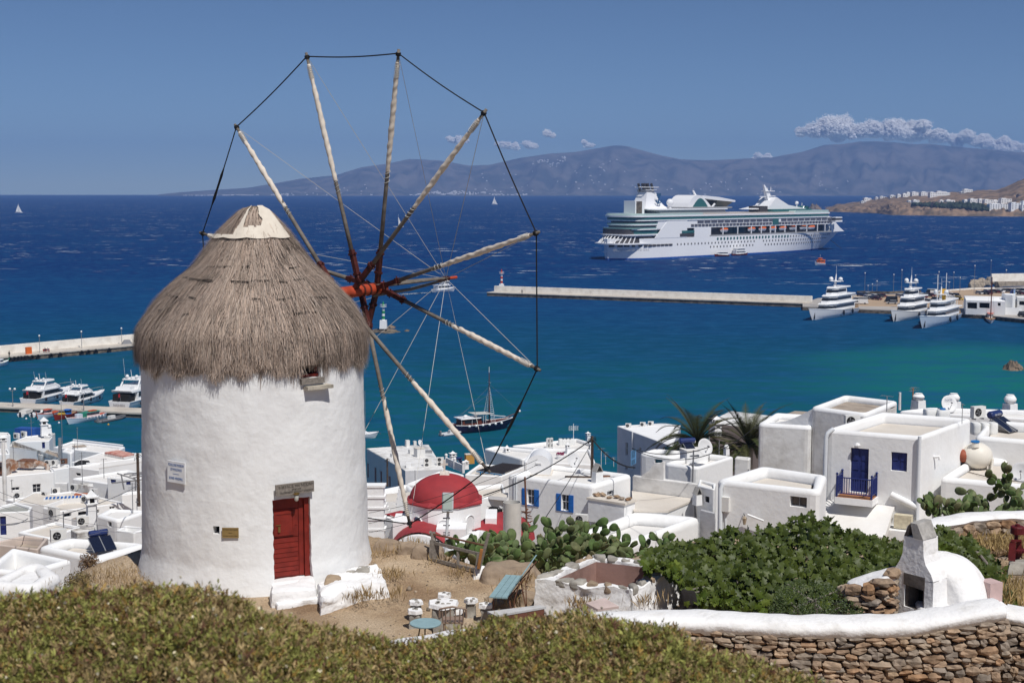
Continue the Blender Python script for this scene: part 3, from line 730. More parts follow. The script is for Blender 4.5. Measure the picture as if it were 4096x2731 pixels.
for k in range(12):
 ang=2.8897-radians(30)*k;rad=HH*cos(ang)+WW*sin(ang);T=TIPS[k]
 st=AX*{1:-1.2,4:-.68,2:-.36,5:.14,3:.24,0:.35}[k%6];R0=HUB+st+rad*.10;d=(T-R0);Lr=d.length;d.normalize();side=d.orthogonal().normalized();sd2=d.cross(side)
 pts=[R0+d*.75,R0+d*Lr*.35,R0+d*Lr*.7,T+d*.10]
 mb=MB();mb.tube(pts,[.060,.054,.044,.038],8);spar=mb.build('spar',PLW,mill,smooth=True)
 mb=MB();ax2=AX
 wv=d.cross(ax2).normalized()*.058;av=ax2*.062
 e0,e1=R0,R0+d*1.0
 mb.hexa([e0-wv-av,e0+wv-av,e0+wv+av,e0-wv+av,e1-wv-av,e1+wv-av,e1+wv+av,e1-wv+av])
 for s in(.32,.86):
  c0=R0+d*s;c1=c0+d*.06;g=1.35
  mb.hexa([c0-wv*g-av*g,c0+wv*g-av*g,c0+wv*g+av*g,c0-wv*g+av*g,c1-wv*g-av*g,c1+wv*g-av*g,c1+wv*g+av*g,c1-wv*g+av*g])
  mb.tube([c0+d*.03-wv*2.2,c0+d*.03+wv*2.2],.018,5)
 mb.build('spar_socket',SLEEVE,spar)
 f0=random.uniform(.44,.52);vs_,fs=[],[];NS,NA=110,14;ph=random.uniform(0,6)
 for i in range(NS+1):
  t=i/NS;s=f0+(.965-f0)*t;c=R0+d*Lr*s
  base=.050+.022*sin(pi*min(1,t*1.15))**.7+.010*nz(t*9,k,2)
  if i in(0,NS):base=.05
  for a in range(NA):
   al=2*pi*a/NA;fold=.0055*sin(al*2-t*52+ph+2*nz(t*5,k))+.004*sin(al-t*83)
   bulge=.020*max(0,nz(t*6,k*3.1,5))*cos(al-t*20)
   vs_.append(tuple(c+(side*cos(al)+sd2*sin(al))*(base+fold*min(1,12*t*(1-t)+.3)+bulge)))
 for i in range(NS):
  for a in range(NA):fs.append((i*NA+a,i*NA+(a+1)%NA,(i+1)*NA+(a+1)%NA,(i+1)*NA+a))
 fs.append(tuple(range(NA-1,-1,-1)));fs.append(tuple(NS*NA+a for a in range(NA)))
 mb=MB();mb.v=vs_;mb.f=fs;mb.m=[0]*len(fs);mb.build('rolled_sail',SAIL,spar,smooth=True)
 mb=MB()
 for j in range(7):
  c=R0+d*Lr*(.90+.008*j);rr=.072;mb.tube([c+(side*cos(q*pi/4)+sd2*sin(q*pi/4))*rr+d*.006*q for q in range(9)],.008,4,False)
 for j in range(3):
  c=R0+d*Lr*(f0-.02-.02*j);rr=.068;mb.tube([c+(side*cos(q*pi/4)+sd2*sin(q*pi/4))*rr+d*.02*q for q in range(9)],.007,4,False)
 tag(mb.build('sail_lashing',CORD,spar),kind='stuff')
 mb=MB();c=T-d*.05
 for j in range(4):mb.tube([c+d*(.02*j)+(side*cos(q*pi/4)+sd2*sin(q*pi/4))*.055 for q in range(9)],.016,5,False)
 mb.build('tip_knot',ROPE,spar)
for k in range(12):
 a,b=TIPS[k],TIPS[(k+1)%12];mb=MB();n=14;rr=.017
 pts=[a.lerp(b,i/n)+Vector((0,0,-.05*sin(pi*i/n)))for i in range(n+1)]
 if k in(0,6):
  rad=[.017+(.02 if .30<i/n<.62 else 0)*(1+nz(i*3.3,k))for i in range(n+1)];mb.tube(pts,rad,6)
 else:mb.tube(pts,rr,6)
 mb.build('rim_rope',ROPE,mill)
 m2=MB();m2.tube([tip,TIPS[k]],.0075,4);m2.build('stay_wire',CORD,mill)
# ================================================================== TERRACE AND WALLS
def objrand(name,cols,rough=.95,bump=.7,bscale=11,bdist=.03,nscale=6):
 m=bpy.data.materials.new(name);m.use_nodes=True;N,L=m.node_tree.nodes,m.node_tree.links;p=N['Principled BSDF'];p.inputs['Roughness'].default_value=rough;p.inputs['Specular IOR Level'].default_value=.08
 oi=N.new('ShaderNodeObjectInfo');r=N.new('ShaderNodeValToRGB');r.color_ramp.interpolation='LINEAR';e=r.color_ramp.elements
 for i,c in enumerate(cols):
  k=e[i]if i<2 else e.new(1.0)
  k.position=i/(len(cols)-1);k.color=(*c,1)
 L.new(oi.outputs['Random'],r.inputs[0]);tcx=N.new('ShaderNodeTexCoord');no=N.new('ShaderNodeTexNoise');no.inputs['Scale'].default_value=nscale;no.inputs['Detail'].default_value=8
 g=N.new('ShaderNodeNewGeometry');L.new(g.outputs['Position'],no.inputs['Vector'])
 rr=N.new('ShaderNodeMapRange');rr.inputs['From Min'].default_value=.3;rr.inputs['From Max'].default_value=.7;rr.inputs['To Min'].default_value=.55;rr.inputs['To Max'].default_value=1.3;L.new(no.outputs['Fac'],rr.inputs['Value'])
 mx=N.new('ShaderNodeMix');mx.data_type='RGBA';mx.blend_type='MULTIPLY';mx.inputs['Factor'].default_value=1;L.new(r.outputs[0],mx.inputs['A']);L.new(rr.outputs[0],mx.inputs['B']);L.new(mx.outputs['Result'],p.inputs['Base Color'])
 n2=N.new('ShaderNodeTexNoise');n2.inputs['Scale'].default_value=bscale;n2.inputs['Detail'].default_value=8;L.new(g.outputs['Position'],n2.inputs['Vector'])
 b=N.new('ShaderNodeBump');b.inputs['Strength'].default_value=bump;b.inputs['Distance'].default_value=bdist;L.new(n2.outputs['Fac'],b.inputs['Height']);L.new(b.outputs[0],p.inputs['Normal']);return m
STONES=objrand('dry_stone',[(.36,.225,.135),(.27,.20,.145),(.42,.30,.20),(.25,.21,.175),(.40,.325,.25),(.31,.185,.105)])
CORE=mat('wall_core_earth',(.07,.05,.035),1.)
STONE_ME=[]
def make_stone_meshes():
 random.seed(31)
 for k in range(14):
  b=bmesh.new();bmesh.ops.create_cube(b,size=1.0);bmesh.ops.subdivide_edges(b,edges=b.edges[:],cuts=1,use_grid_fill=True)
  for q in b.verts:
   c=q.co;l=c.length;t=.72 if l>.8 else(.9 if l>.6 else 1.)
   q.co=Vector((c.x*t*random.uniform(.86,1.1),c.y*t*random.uniform(.9,1.1),c.z*t*random.uniform(.8,1.1)))
  me=bpy.data.meshes.new('stone');b.to_mesh(me);b.free();me.materials.append(STONES);STONE_ME.append(me)
make_stone_meshes()
def put_stone(parent,c,sx,sy,sz,yaw,tilt=0.,m=None):
 o=bpy.data.objects.new('stone',random.choice(STONE_ME));COL.objects.link(o);o.parent=parent
 o.location=ORG[parent.name].inverted()@Vector(c);o.rotation_euler=(random.uniform(-.12,.12),tilt,yaw);o.scale=(sx,sy,sz);return o
def stone_face(parent,path,zb_,zt_,seed=1,hmin=.09,hmax=.20,wmin=.14,wmax=.36,limit=300,vis=None):
 """lay stones course by course along the outer face of a wall (path runs left to right seen from outside)"""
 random.seed(seed);seg=[(Vector(path[i]),Vector(path[i+1]))for i in range(len(path)-1)];lens=[(b-a).length for a,b in seg];tot=sum(lens)
 zt_f=zt_ if callable(zt_)else(lambda s:zt_)
 zb_f=zb_ if callable(zb_)else(lambda s:zb_)
 out=[];z=0.;hmaxall=max(zt_f(tot*k/20)-zb_f(tot*k/20)for k in range(21))
 def at(s):
  for(a,b),l in zip(seg,lens):
   if s<=l or(a,b)==seg[-1]:t=s/l;return a.lerp(b,t),(b-a).normalized()
   s-=l
 while z<hmaxall:
  h=random.uniform(hmin,hmax);s=random.uniform(-.1,0)
  while s<tot:
   w=random.uniform(wmin,wmax)*(1.25 if h>.15 else 1.);c=s+w/2
   if 0<=c<=tot:
    zt1=zt_f(c);hh=h*random.uniform(.75,1.2);zc_=zb_f(c)*0+zt1-z-h/2+random.uniform(-.02,.02)+.05*nz(c*1.1,z*2,seed)
    if zc_-h*.4>zb_f(c):
     p,d=at(c);out.append((Vector((p.x,p.y,zc_)),w*1.08,random.uniform(.28,.40),hh*1.12,atan2(d.y,d.x)+random.uniform(-.12,.12),random.gauss(0,.10)))
   s+=w
  z+=h*.92
 random.shuffle(out);
 if vis:out.sort(key=lambda q:0 if vis(q[0])else 1)
 for q in out[:limit]:put_stone(parent,*q)
 rest=out[limit:]
 if rest:
  mb=MB()
  for c,sx,sy,sz,yaw,ti in rest:
   me=random.choice(STONE_ME);M=Matrix.Translation(c)@Euler((0,ti,yaw)).to_matrix().to_4x4()@Matrix.Diagonal((sx,sy,sz,1))
   mb.add([M@q.co for q in me.vertices],[tuple(f.vertices)for f in me.polygons])
  tag(mb.build('smaller_stones',STONES,parent),kind='stuff')
def cap_strip(parent,path,zt_,width,th,m=WHITEW,name='cap',seed=0,droop=0.0):
 """rounded whitewashed coping; path is its front edge, width goes back"""
 zt_f=zt_ if callable(zt_)else(lambda s:zt_);pts=[];tot=0
 for i in range(len(path)-1):
  a,b=Vector(path[i]),Vector(path[i+1]);l=(b-a).length;n=max(2,int(l/.10))
  for k in range(n+(i==len(path)-2)):pts.append((a.lerp(b,k/n),tot+l*k/n))
  tot+=l
 rings=[]
 for i,(p,s)in enumerate(pts):
  d=(pts[min(i+1,len(pts)-1)][0]-pts[max(i-1,0)][0]).normalized();nb=Vector((-d.y,d.x));z=zt_f(s)+.03*nz(s*.9,seed,3);ring=[]
  for x,zz in((.02,-th),(-.02,-th*.55),(-.01,-.10),(.06,-.03),(.16,0),(width*.5,.015),(width-.14,0),(width-.03,-.05),(width,-.16),(width-.02,-th-.3)):
   jx=.035*nz(s*2.5,zz*5+x*2,seed);jz=.032*nz(s*2.1,zz*4+7,x*3+seed)
   e=.07*nz(s*5.,seed+5)if zz==-th else 0
   q=p+nb*(x+jx);ring.append((q.x,q.y,z+zz+jz+e))
  rings.append(ring)
 mb=MB();mb.loft(rings,True,True,True);return mb.build(name,m,parent,smooth=60)
fw_path=[(-6.0,25.0),(-2.6,25.2),(0,25.75),(2.0,26.3),(3.6,26.45),(5.2,26.2),(7.0,26.15),(9.4,26.35)]
fw=thing('terrace_wall','long low dry stone wall with thick white coping below the terrace','wall',(2,26,35.5))
zt_fw=lambda s:interp([0,3,6,8.5,11.5,13.2,14.6,15.6],[37.50,37.55,37.80,37.88,37.84,37.84,37.98,38.13],s)
cap_strip(fw,fw_path,zt_fw,.78,.27,seed=1)
mb=MB()
for i in range(len(fw_path)-1):
 a,b=Vector(fw_path[i]),Vector(fw_path[i+1]);n=Vector((-(b-a).normalized().y,(b-a).normalized().x));a1,b1,a2,b2=a+n*.20,b+n*.20,a+n*.72,b+n*.72
 mb.hexa([(a1.x,a1.y,34.6),(b1.x,b1.y,34.6),(b2.x,b2.y,34.6),(a2.x,a2.y,34.6),(a1.x,a1.y,37.45),(b1.x,b1.y,37.45),(b2.x,b2.y,37.45),(a2.x,a2.y,37.45)])
mb.build('wall_core',CORE,fw)
sp=[Vector((p[0],p[1]))+Vector((.02,.16))for p in fw_path[3:]]
s_off=sum((Vector(fw_path[i+1])-Vector(fw_path[i])).length for i in range(3))
stone_face(fw,sp,35.75,lambda s:zt_fw(s+s_off)-.24,seed=8,vis=lambda p:p.x>3.2 and p.z>46-.36*p.y)
fr_=thing('return_wall','short lower wall with white coping running on past the oven corner','wall',(10.5,26.6,35.5))
fp2=[(9.55,26.75),(11.0,26.2),(12.6,25.6)]
cap_strip(fr_,fp2,lambda s:37.92-s*.10,.7,.22,seed=5)
stone_face(fr_,[Vector((p[0]+.03,p[1]+.15))for p in fp2],35.7,lambda s:37.70-s*.10,seed=9,vis=lambda p:p.x<11.4)
mb=MB()
for a,b in zip(fp2[:-1],fp2[1:]):mb.hexa([(a[0],a[1]+.2,34.6),(b[0],b[1]+.2,34.6),(b[0],b[1]+.65,34.6),(a[0],a[1]+.65,34.6),(a[0],a[1]+.2,37.4),(b[0],b[1]+.2,37.3),(b[0],b[1]+.65,37.3),(a[0],a[1]+.65,37.4)])
mb.build('wall_core',CORE,fr_)
BEDROCK=mat('bedrock',(.33,.225,.15),1.,col2=(.16,.11,.08),vscale=1.6,bump=.9,bscale=5,bdist=.12,detail=9)
random.seed(12)
for k,(x,y,w,h_)in enumerate(((4.6,25.75,1.4,.55),(6.2,25.7,1.8,.75),(8.0,25.7,1.5,.5),(10.0,25.8,1.6,.55),(3.0,25.8,1.2,.5))):
 vv,ff=lump([(x-w,y-.6,34.6),(x+w,y-.6,34.6),(x+w,y+.7,34.6),(x-w,y+.7,34.6),(x-w*.9,y-.25,35.7+h_*.5),(x+w*.9,y-.2,35.6+h_*.5),(x+w*.8,y+.6,35.8+h_*.5),(x-w*.8,y+.6,35.8+h_*.5)],n=14,amp=.22,fr=1.1,seed=k+20,round_=.25)
 mb=MB();mb.v=vv;mb.f=ff;mb.m=[0]*len(ff)
 solo(mb,'bedrock_outcrop',BEDROCK,['wide bare rock at the wall foot, under its left end','wide bare rock at the wall foot, below the low dark shrub','bare rock at the foot of the wall below the oven mouth','bare rock at the foot of the wall below the oven dome corner','bare rock at the wall foot half hidden by the spiny shrub'][k],'rock',group='bare rocks at the wall foot',smooth=50)
cis=thing('water_cistern','square whitewashed stone cistern with pinkish plastered inside, open at the top','cistern',(2.2,30.9,36.9))
cz=37.60
O=[atZ(u,v,cz)for u,v in((2140,2312),(2528,2362),(2732,2258),(2362,2216))];cen=sum(O,Vector())/4
I=[cen+(p-cen)*.76 for p in O];cb=lambda p,z:Vector((p.x,p.y,z))
for k in range(4):
 a,b,c,d=O[k],O[(k+1)%4],I[(k+1)%4],I[k]
 ob=[cen+(p-cen)*1.05 for p in(a,b)]
 part_lump('wall_side',lump([cb(ob[0],36.2),cb(ob[1],36.2),cb(c,36.2),cb(d,36.2),a,b,c,d],n=22,amp=.07,fr=2.2,seed=40+k,round_=.05),WHITEW,cis)
mb=MB()
for k in range(4):
 c,d=cen+(I[(k+1)%4]-cen)*.93,cen+(I[k]-cen)*.93;mb.quad(cb(d,36.4),cb(c,36.4),cb(c,37.54),cb(d,37.54))
mb.quad(*[cb(cen+(p-cen)*.95,36.75)for p in I])
mb.build('basin_lining',mat('pink_plaster',(.36,.225,.19),.95,col2=(.23,.14,.115),vscale=1.6,bump=.3,bscale=8,lo=.35,hi=.6),cis)
random.seed(14)
for k in range(4):
 a,b,c,d=O[k],O[(k+1)%4],I[(k+1)%4],I[k];n=6
 for i in range(n):
  if random.random()<.15:continue
  t0,t1=(i+random.uniform(.05,.25))/n,(i+random.uniform(.70,.95))/n;q=[a.lerp(b,t0),a.lerp(b,t1),d.lerp(c,t1),d.lerp(c,t0)]
  s0=random.uniform(.0,.25);q=[q[0].lerp(q[3],s0-.06),q[1].lerp(q[2],s0-.06),q[2].lerp(q[1],s0*.6),q[3].lerp(q[0],s0*.6)]
  part_lump('rim_stone',lump([cb(p,cz-.16)for p in q]+[cb(p,cz+random.uniform(.02,.07))for p in q],n=5,amp=.035,fr=3,seed=60+7*k+i,round_=.35),random.choice((STONE_B,STONE_G,STONE_G)),cis)
ov=thing('bread_oven','white domed outdoor bread oven with stubby chimney and dark square mouth','oven',(8.6,28.6,37.5))
dc=Vector((8.92,28.92,37.5));fn=Vector((-.766,-.643,0));ft=Vector((.643,-.766,0))
rings=[]
for j in range(15):
 a=pi/2*j/14;r=1.0*cos(a)**.9 if j<14 else .01;z=1.02*sin(a)
 rings.append([dc+Vector((r*cos(t*pi/24)+.02*nz(t,j,3),r*sin(t*pi/24)+.02*nz(t,j,9),z+.015*nz(t*.4,j*.4,5)))for t in range(48)])
fcut=dc+fn*.92
for ring in rings:
 for q in ring:
  e=(q-fcut).dot(fn)+.40
  if e>0:q-=fn*e
mb=MB();mb.loft(rings,True,True,True);mb.build('dome',WHITEW,ov,smooth=True)
fc=dc+fn*.92
def fP(x,d,z):return fc+ft*x+fn*d+Vector((0,0,z))
def oven_solid(prof,d0,d1):
 n=len(prof);mb=MB();mb.add([fP(x,d0,z)for x,z in prof]+[fP(x*.97,-d1,z)for x,z in prof],[tuple(range(n))]+[tuple(range(2*n-1,n-1,-1))]+[(i,n+i,n+(i+1)%n,(i+1)%n)for i in range(n)]);return mb
mw,mh=.235,.62;mx0=.06
for nm,prof in(('front_jamb',[(-.50,-.3),(mx0-mw,-.3),(mx0-mw,.66),(-.46,.66)]),('front_jamb',[(mx0+mw,-.3),(.50,-.3),(.50,.66),(mx0+mw,.66)]),('front_sill',[(mx0-mw,-.3),(mx0+mw,-.3),(mx0+mw,.02),(mx0-mw,.04)])):
 oven_solid(prof,.10,.45).build(nm,WHITEW,ov)
oven_solid([(-.46,.66),(mx0-mw,.66),(mx0+mw,.66),(.50,.68),(.44,.82),(.30,1.0),(.255,1.16),(.235,1.50),(-.22,1.50),(-.24,1.14),(-.30,.98),(-.42,.78)],.102,.42).build('chimney_hood',WHITEW,ov)
STONEK=mat('sooty_stone',(.14,.12,.105),.95,var=.3,vscale=5,bump=.4,bscale=10)
oven_solid([(mx0-mw-.02,.50),(mx0+mw+.01,.46),(mx0+mw+.01,.73),(mx0-mw-.02,.74)],.108,.30).build('lintel_stone',STONEK,ov)
oven_solid([(mx0-mw-.01,.03),(mx0-mw+.07,.03),(mx0-mw+.07,.50),(mx0-mw-.01,.50)],.06,.3).build('jamb_stone',STONEK,ov);oven_solid([(mx0+mw-.05,.0),(mx0+mw+.005,.0),(mx0+mw+.005,.46),(mx0+mw-.05,.46)],.06,.3).build('jamb_stone',STONEK,ov)
mb=MB();mb.quad(fP(mx0-mw,-.30,0),fP(mx0+mw,-.30,0),fP(mx0+mw,-.30,.66),fP(mx0-mw,-.30,.66));mb.build('oven_back',DARK,ov)
mb=MB();mb.hexa([fP(-.2,.05,-.12),fP(.24,.16,-.12),fP(.2,-.2,-.12),fP(-.2,-.2,-.12),fP(-.2,.05,.045),fP(.24,.13,.02),fP(.2,-.2,.06),fP(-.2,-.2,.06)]);mb.build('hearth_stone',STONEK,ov)
CAPS=mat('cement_slab',(.36,.345,.325),.95,var=.2,vscale=7,bump=.5,bscale=14)
mb=MB();mb.hexa([fP(.02,.13,1.50),fP(.25,.13,1.50),fP(.25,-.36,1.50),fP(.02,-.36,1.50),fP(-.06,.13,1.80),fP(.10,.13,1.80),fP(.10,-.36,1.82),fP(-.06,-.36,1.82)]);mb.build('chimney_slab',CAPS,ov)
mb=MB();mb.hexa([fP(-.22,.10,1.50),fP(-.15,.10,1.50),fP(-.15,-.36,1.50),fP(-.22,-.36,1.50),fP(-.12,.10,1.74),fP(-.05,.10,1.80),fP(-.05,-.36,1.82),fP(-.12,-.36,1.76)]);mb.build('chimney_slab',STONEK,ov)
part_lump('shoulder',lump([fP(.30,.08,-.2),fP(.56,-.12,-.2),fP(.52,-.8,-.2),fP(.1,-.8,-.2),fP(.30,.08,.70),fP(.50,-.12,.70),fP(.46,-.7,.74),fP(.1,-.7,.8)],n=10,amp=.015,seed=3),WHITEW,ov)
part_lump('plinth',lump([(7.9,26.9,37.2),(10.2,26.9,37.2),(10.15,29.7,37.2),(8.4,29.9,37.2),(8.1,27.1,37.62),(10.1,27.0,37.7),(10.05,29.6,37.6),(8.5,29.8,37.6)],n=16,amp=.03,seed=13),WHITEW,ov)
sw=thing('stone_windbreak','short curved dry stone wall with sloping white cap beside the oven mouth','wall',(7.3,28.4,37.2))
swp=[(6.86,28.75),(6.95,28.25),(7.3,28.08),(7.62,28.25),(7.86,28.55)]
stone_face(sw,[Vector(p)for p in swp],37.0,lambda s:37.86+.26*s,seed=22,hmin=.08,hmax=.17)
mb=MB();mb.prism([(6.98,28.8),(7.05,28.42),(7.3,28.28),(7.55,28.42),(7.9,28.75),(7.8,29.0),(7.2,29.05)],36.8,37.8);mb.build('wall_core',CORE,sw)
vv,ff=lump([(6.9,28.15,37.72),(7.85,28.30,38.02),(8.05,28.95,38.05),(6.95,29.15,37.75),(6.93,28.2,37.90),(7.82,28.33,38.26),(8.0,28.9,38.28),(7.0,29.1,37.92)],n=12,amp=.035,seed=33,round_=.3)
part_lump('white_cap',(vv,ff),WHITEW,sw)
mb=MB();p=atZ(3960,2385,37.7);mb.box(p+Vector((0,0,.12)),(.32,.36,.42),.4);solo(mb,'pink_box',mat('faded_pink_paint',(.55,.40,.38),.8,var=.1,vscale=3),'faded pink cabinet box behind the oven dome','box')
random.seed(17)
PEB=mat('pebble_top',(.62,.60,.56),.9,col2=(.42,.39,.34),vscale=9,bump=.3,bscale=12,lo=.48,hi=.56)
def hexpoly(c,r,n,ph=0.,jit=.08):return[(c.x+r*(1+random.uniform(-jit,jit))*cos(ph+2*pi*i/n),c.y+r*(1+random.uniform(-jit,jit))*sin(ph+2*pi*i/n))for i in range(n)]
z7=zm(1500,2100,1300/2352)
def stone_seat(name,label,cat,px,z,r,h_,n,group=None):
 c=atZ(*z7(*px),z);t=thing(name,label,cat,(c.x,c.y,z-h_),0,group)
 poly=hexpoly(c,r,n,random.uniform(0,1));mb=MB();mb.prism(poly,z-.075,z,.93);top=mb.build('top_slab',WHITEW,t)
 for k in range(9 if r>.25 else 4):
  a,q=random.uniform(0,6.28),random.uniform(.1,.68)*r;e=Vector((c.x+q*cos(a),c.y+q*sin(a),z));mb=MB();mb.prism([(e.x+(p[0]-e.x),e.y+(p[1]-e.y))for p in hexpoly(e,.055,6,a,.3)],z-.01,z+.012,.7);mb.build('inlaid_stone',STONE_G,top)
 vv,ff=lump([(c.x+sx*r*.72,c.y+sy*r*.72,z-h_-.1)for sx,sy in((-1,-1),(1,-1),(1,1),(-1,1))]+[(c.x+sx*r*.62,c.y+sy*r*.62,z-.08)for sx,sy in((-1,-1),(1,-1),(1,1),(-1,1))],n=7,amp=.04,fr=3,seed=int(px[0]),round_=.2)
 part_lump('base',(vv,ff),STONE_G,t)
stone_seat('stone_table','low six-sided whitewashed stone table among the stone stools','table',(492,556),37.30,.36,.55,6)
for px,lab in(((503,493),'stone stool behind the stone table, nearest the mill steps'),((296,545),'stone stool beside the stone table, at its far left corner'),((290,608),'stone stool beside the stone table, closest to the round teal table'),((693,532),'tall stone stool standing between the stone table and teal bench'),((800,568),'smallest stone stool, closest to the grey plank bench'),((585,610),'stone stool in front of the stone table, near the plastic chair')):
 stone_seat('stone_stool',lab,'stool',px,37.12,.17,.38,6,'stone stools round the stone table')
c=atZ(*z7(365,708),37.52);t=thing('round_table','round teal metal cafe table standing just behind the white wall','table',(c.x,c.y,36.75))
TEALT=mat('pale_teal_paint',(.25,.37,.395),.6,var=.1,vscale=5)
mb=MB();mb.lathe([(.30,-.02),(.31,-.01),(.31,.01),(.30,.018)],c,32);mb.build('table_top',TEALT,t)
for a in(.5,2.6,4.7):
 mb=MB();mb.tube([c+Vector((.12*cos(a),.12*sin(a),-.02)),c+Vector((.22*cos(a),.22*sin(a),-.58))],.014,5);mb.build('leg',WOODP,t)
c=atZ(*z7(560,745),37.30)+Vector((0,.25,0));t=thing('plastic_chair','brown plastic garden chair with slatted back behind the white wall','chair',(c.x,c.y,36.75))
BRN=mat('brown_plastic',(.27,.19,.14),.5)
mb=MB();mb.box((c.x,c.y+.2,37.33),(.42,.42,.03));mb.build('seat',BRN,t)
for k in range(6):
 a=-1.0+2.0*k/5;mb=MB();mb.tube([(c.x+.24*sin(a),c.y-.02+.06*(1-cos(a)),37.33),(c.x+.26*sin(a),c.y-.06+.06*(1-cos(a)),37.66-.05*abs(a))],.014,5);mb.build('back_slat',BRN,t)
mb=MB();mb.tube([(c.x+.27*sin(a/5),c.y-.07+.06*(1-cos(a/5)),37.69-.05*abs(a/5)-(.16 if abs(a)==8 else 0))for a in range(-8,9)],.022,6);mb.build('back_rim',BRN,t)
for sx,sy in((-.18,.02),(.18,.02),(-.18,.38),(.18,.38)):
 mb=MB();mb.tube([(c.x+sx,c.y+sy,36.7),(c.x+sx,c.y+sy,37.33)],.02,5);mb.build('leg',BRN,t)
P_=[atZ(*z7(*q),37.62)for q in((812,622),(1185,576),(1240,588),(872,652))]
t=thing('plank_bench','long low bench with pale grey plank top beside the white wall','bench',tuple(sum(P_,Vector())/4-Vector((0,0,.6))))
o4=[P_[0],P_[3],P_[2],P_[1]]
mb=MB();mb.hexa([p-Vector((0,0,.04))for p in o4]+o4);mb.build('seat',mat('pale_grey_board',(.50,.49,.48),.8,var=.12,vscale=4),t)
ce=sum(o4,Vector())/4;q4=[ce+(p-ce)*.93 for p in o4]
mb=MB();mb.hexa([p-Vector((0,0,.55))for p in q4]+[p-Vector((0,0,.045))for p in q4]);mb.build('base',mat('red_brown_board',(.17,.07,.045),.8),t)
zs_=37.42;nl,fl,nr=atZ(1956,2390,zs_),atZ(2022,2302,zs_),atZ(2013,2393,zs_)
ld=(fl-nl);wd=(nr-nl);wd=wd-ld*(wd.dot(ld)/ld.length_squared);wd=wd.normalized()*.40
t=thing('garden_bench','pale teal slatted garden bench with rusty iron legs facing the mill','bench',tuple(nl+ld*.5+wd*.5-Vector((0,0,.45))))
up=Vector((0,0,1))
for k in range(3):
 a=nl+wd*(k/3+.01);w3=wd/3*.92;mb=MB();mb.hexa([a,a+w3,a+w3+ld,a+ld,a+up*.03,a+w3+up*.03,a+w3+ld+up*.03,a+ld+up*.03]);mb.build('seat_slat',TEALT,t)
bd=(wd.normalized()*.28+up*.42);bn=wd.normalized()*.03
for k in range(2):
 a=nl+wd*1.03+up*.10+bd*(.05+.52*k);h3=bd*.42;mb=MB();mb.hexa([a,a+bn,a+bn+ld,a+ld,a+h3,a+h3+bn,a+h3+bn+ld,a+h3+ld]);mb.build('back_slat',TEALT,t)
for s in(.12,.88):
 b=nl+ld*s;mb=MB();mb.tube([b+wd*.1-up*.62,b+wd*.15-up*.02,b+wd*1.0-up*.01,b+wd*1.05+bd*.2,b+wd*1.08+bd*1.0+bn],.016,5);mb.tube([b+wd*.95-up*.01,b+wd*1.25-up*.62],.016,5);mb.tube([b+wd*1.05+bd*.7,b+wd*1.25-up*.1,b+wd*1.3-up*.62],.012,5);mb.build('iron_leg',RUST,t)
t=thing('broken_gate','broken weathered wooden gate frame leaning at the terrace edge','gate',tuple(atY(*z7(560,270),34.0)))
def bar(nm,a,b,w,m=WOODG,Ya=None,Yb=None,d=.06):
 Ya=Ya or interp([390,800],[34.4,33.2],a[0]);Yb=Yb or interp([390,800],[34.4,33.2],b[0]);A,B=atY(*z7(*a),Ya),atY(*z7(*b),Yb);dd=(B-A).normalized();s=dd.cross(Vector((0,1,0))).normalized()*w/2;y=Vector((0,d/2,0))
 mb=MB();mb.hexa([A-s-y,A+s-y,A+s+y,A-s+y,B-s-y,B+s-y,B+s+y,B-s+y]);mb.build(nm,m,t)
bar('panel',(432,108),(425,246),.24,d=.04)
bar('rail',(395,118),(757,208),.07);bar('rail',(386,240),(738,326),.08);bar('rail',(400,58),(796,146),.035,RUST)
bar('stile',(602,190),(600,292),.07);bar('stile',(752,196),(738,328),.10);bar('stile',(398,42),(432,110),.06);bar('stile',(420,48),(424,112),.12)
bar('leaning_post',(824,56),(752,322),.075,Ya=33.0,Yb=33.1);bar('leaning_plank',(772,172),(748,312),.07,mat('orange_brown_board',(.34,.15,.05),.8,var=.2,vscale=4),32.95,33.0)
def boulder(px,z,w,d,h_,label,seed,m,name='boulder',amp=.10):
 c=atZ(px[0],px[1],z);vv,ff=lump([(c.x+sx*w/2,c.y+sy*d/2,z-.25)for sx,sy in((-1,-1),(1,-1),(1,1),(-1,1))]+[(c.x+sx*w*.36,c.y+sy*d*.36,z+h_)for sx,sy in((-1,-1),(1,-1),(1,1),(-1,1))],n=14,amp=amp,fr=1.7,seed=seed,round_=.35)
 mb=MB();mb.v=vv;mb.f=ff;mb.m=[0]*len(ff);return solo(mb,name,m,label,'rock',smooth=50)
TANR=mat('tan_granite',(.36,.275,.195),.95,col2=(.24,.18,.13),vscale=1.5,bump=.6,bscale=9,bdist=.05)
boulder((1560,2185),37.0,1.0,.5,.15,'flat rock at the terrace edge touching the mill wall',41,TANR);boulder((1640,2205),37.0,.8,.5,.2,'rounded rock at the terrace edge in the middle of the row',42,TANR)
boulder((1715,2222),36.95,.9,.6,.22,'rock at the terrace edge beside the broken gate',43,TANR)
boulder((2035,2300),36.85,1.5,1.3,.26,'broad tan boulder behind the teal bench',44,TANR);boulder((2090,2395),36.85,1.2,.6,.16,'low tan rock at the near foot of the cistern',45,TANR);boulder((1990,2410),36.9,.7,.4,.12,'small tan rock under the teal bench end',46,TANR)
boulder((1920,2285),36.95,.35,.25,.10,'white-splashed stone lying beside the leaning gate post',47,WHITEW)
boulder((2744,2405),37.25,.36,.3,.28,'charred black stump standing by the fig leaves',48,mat('charred_wood',(.02,.017,.016),1.,bump=.8,bscale=12),'charred_stump')
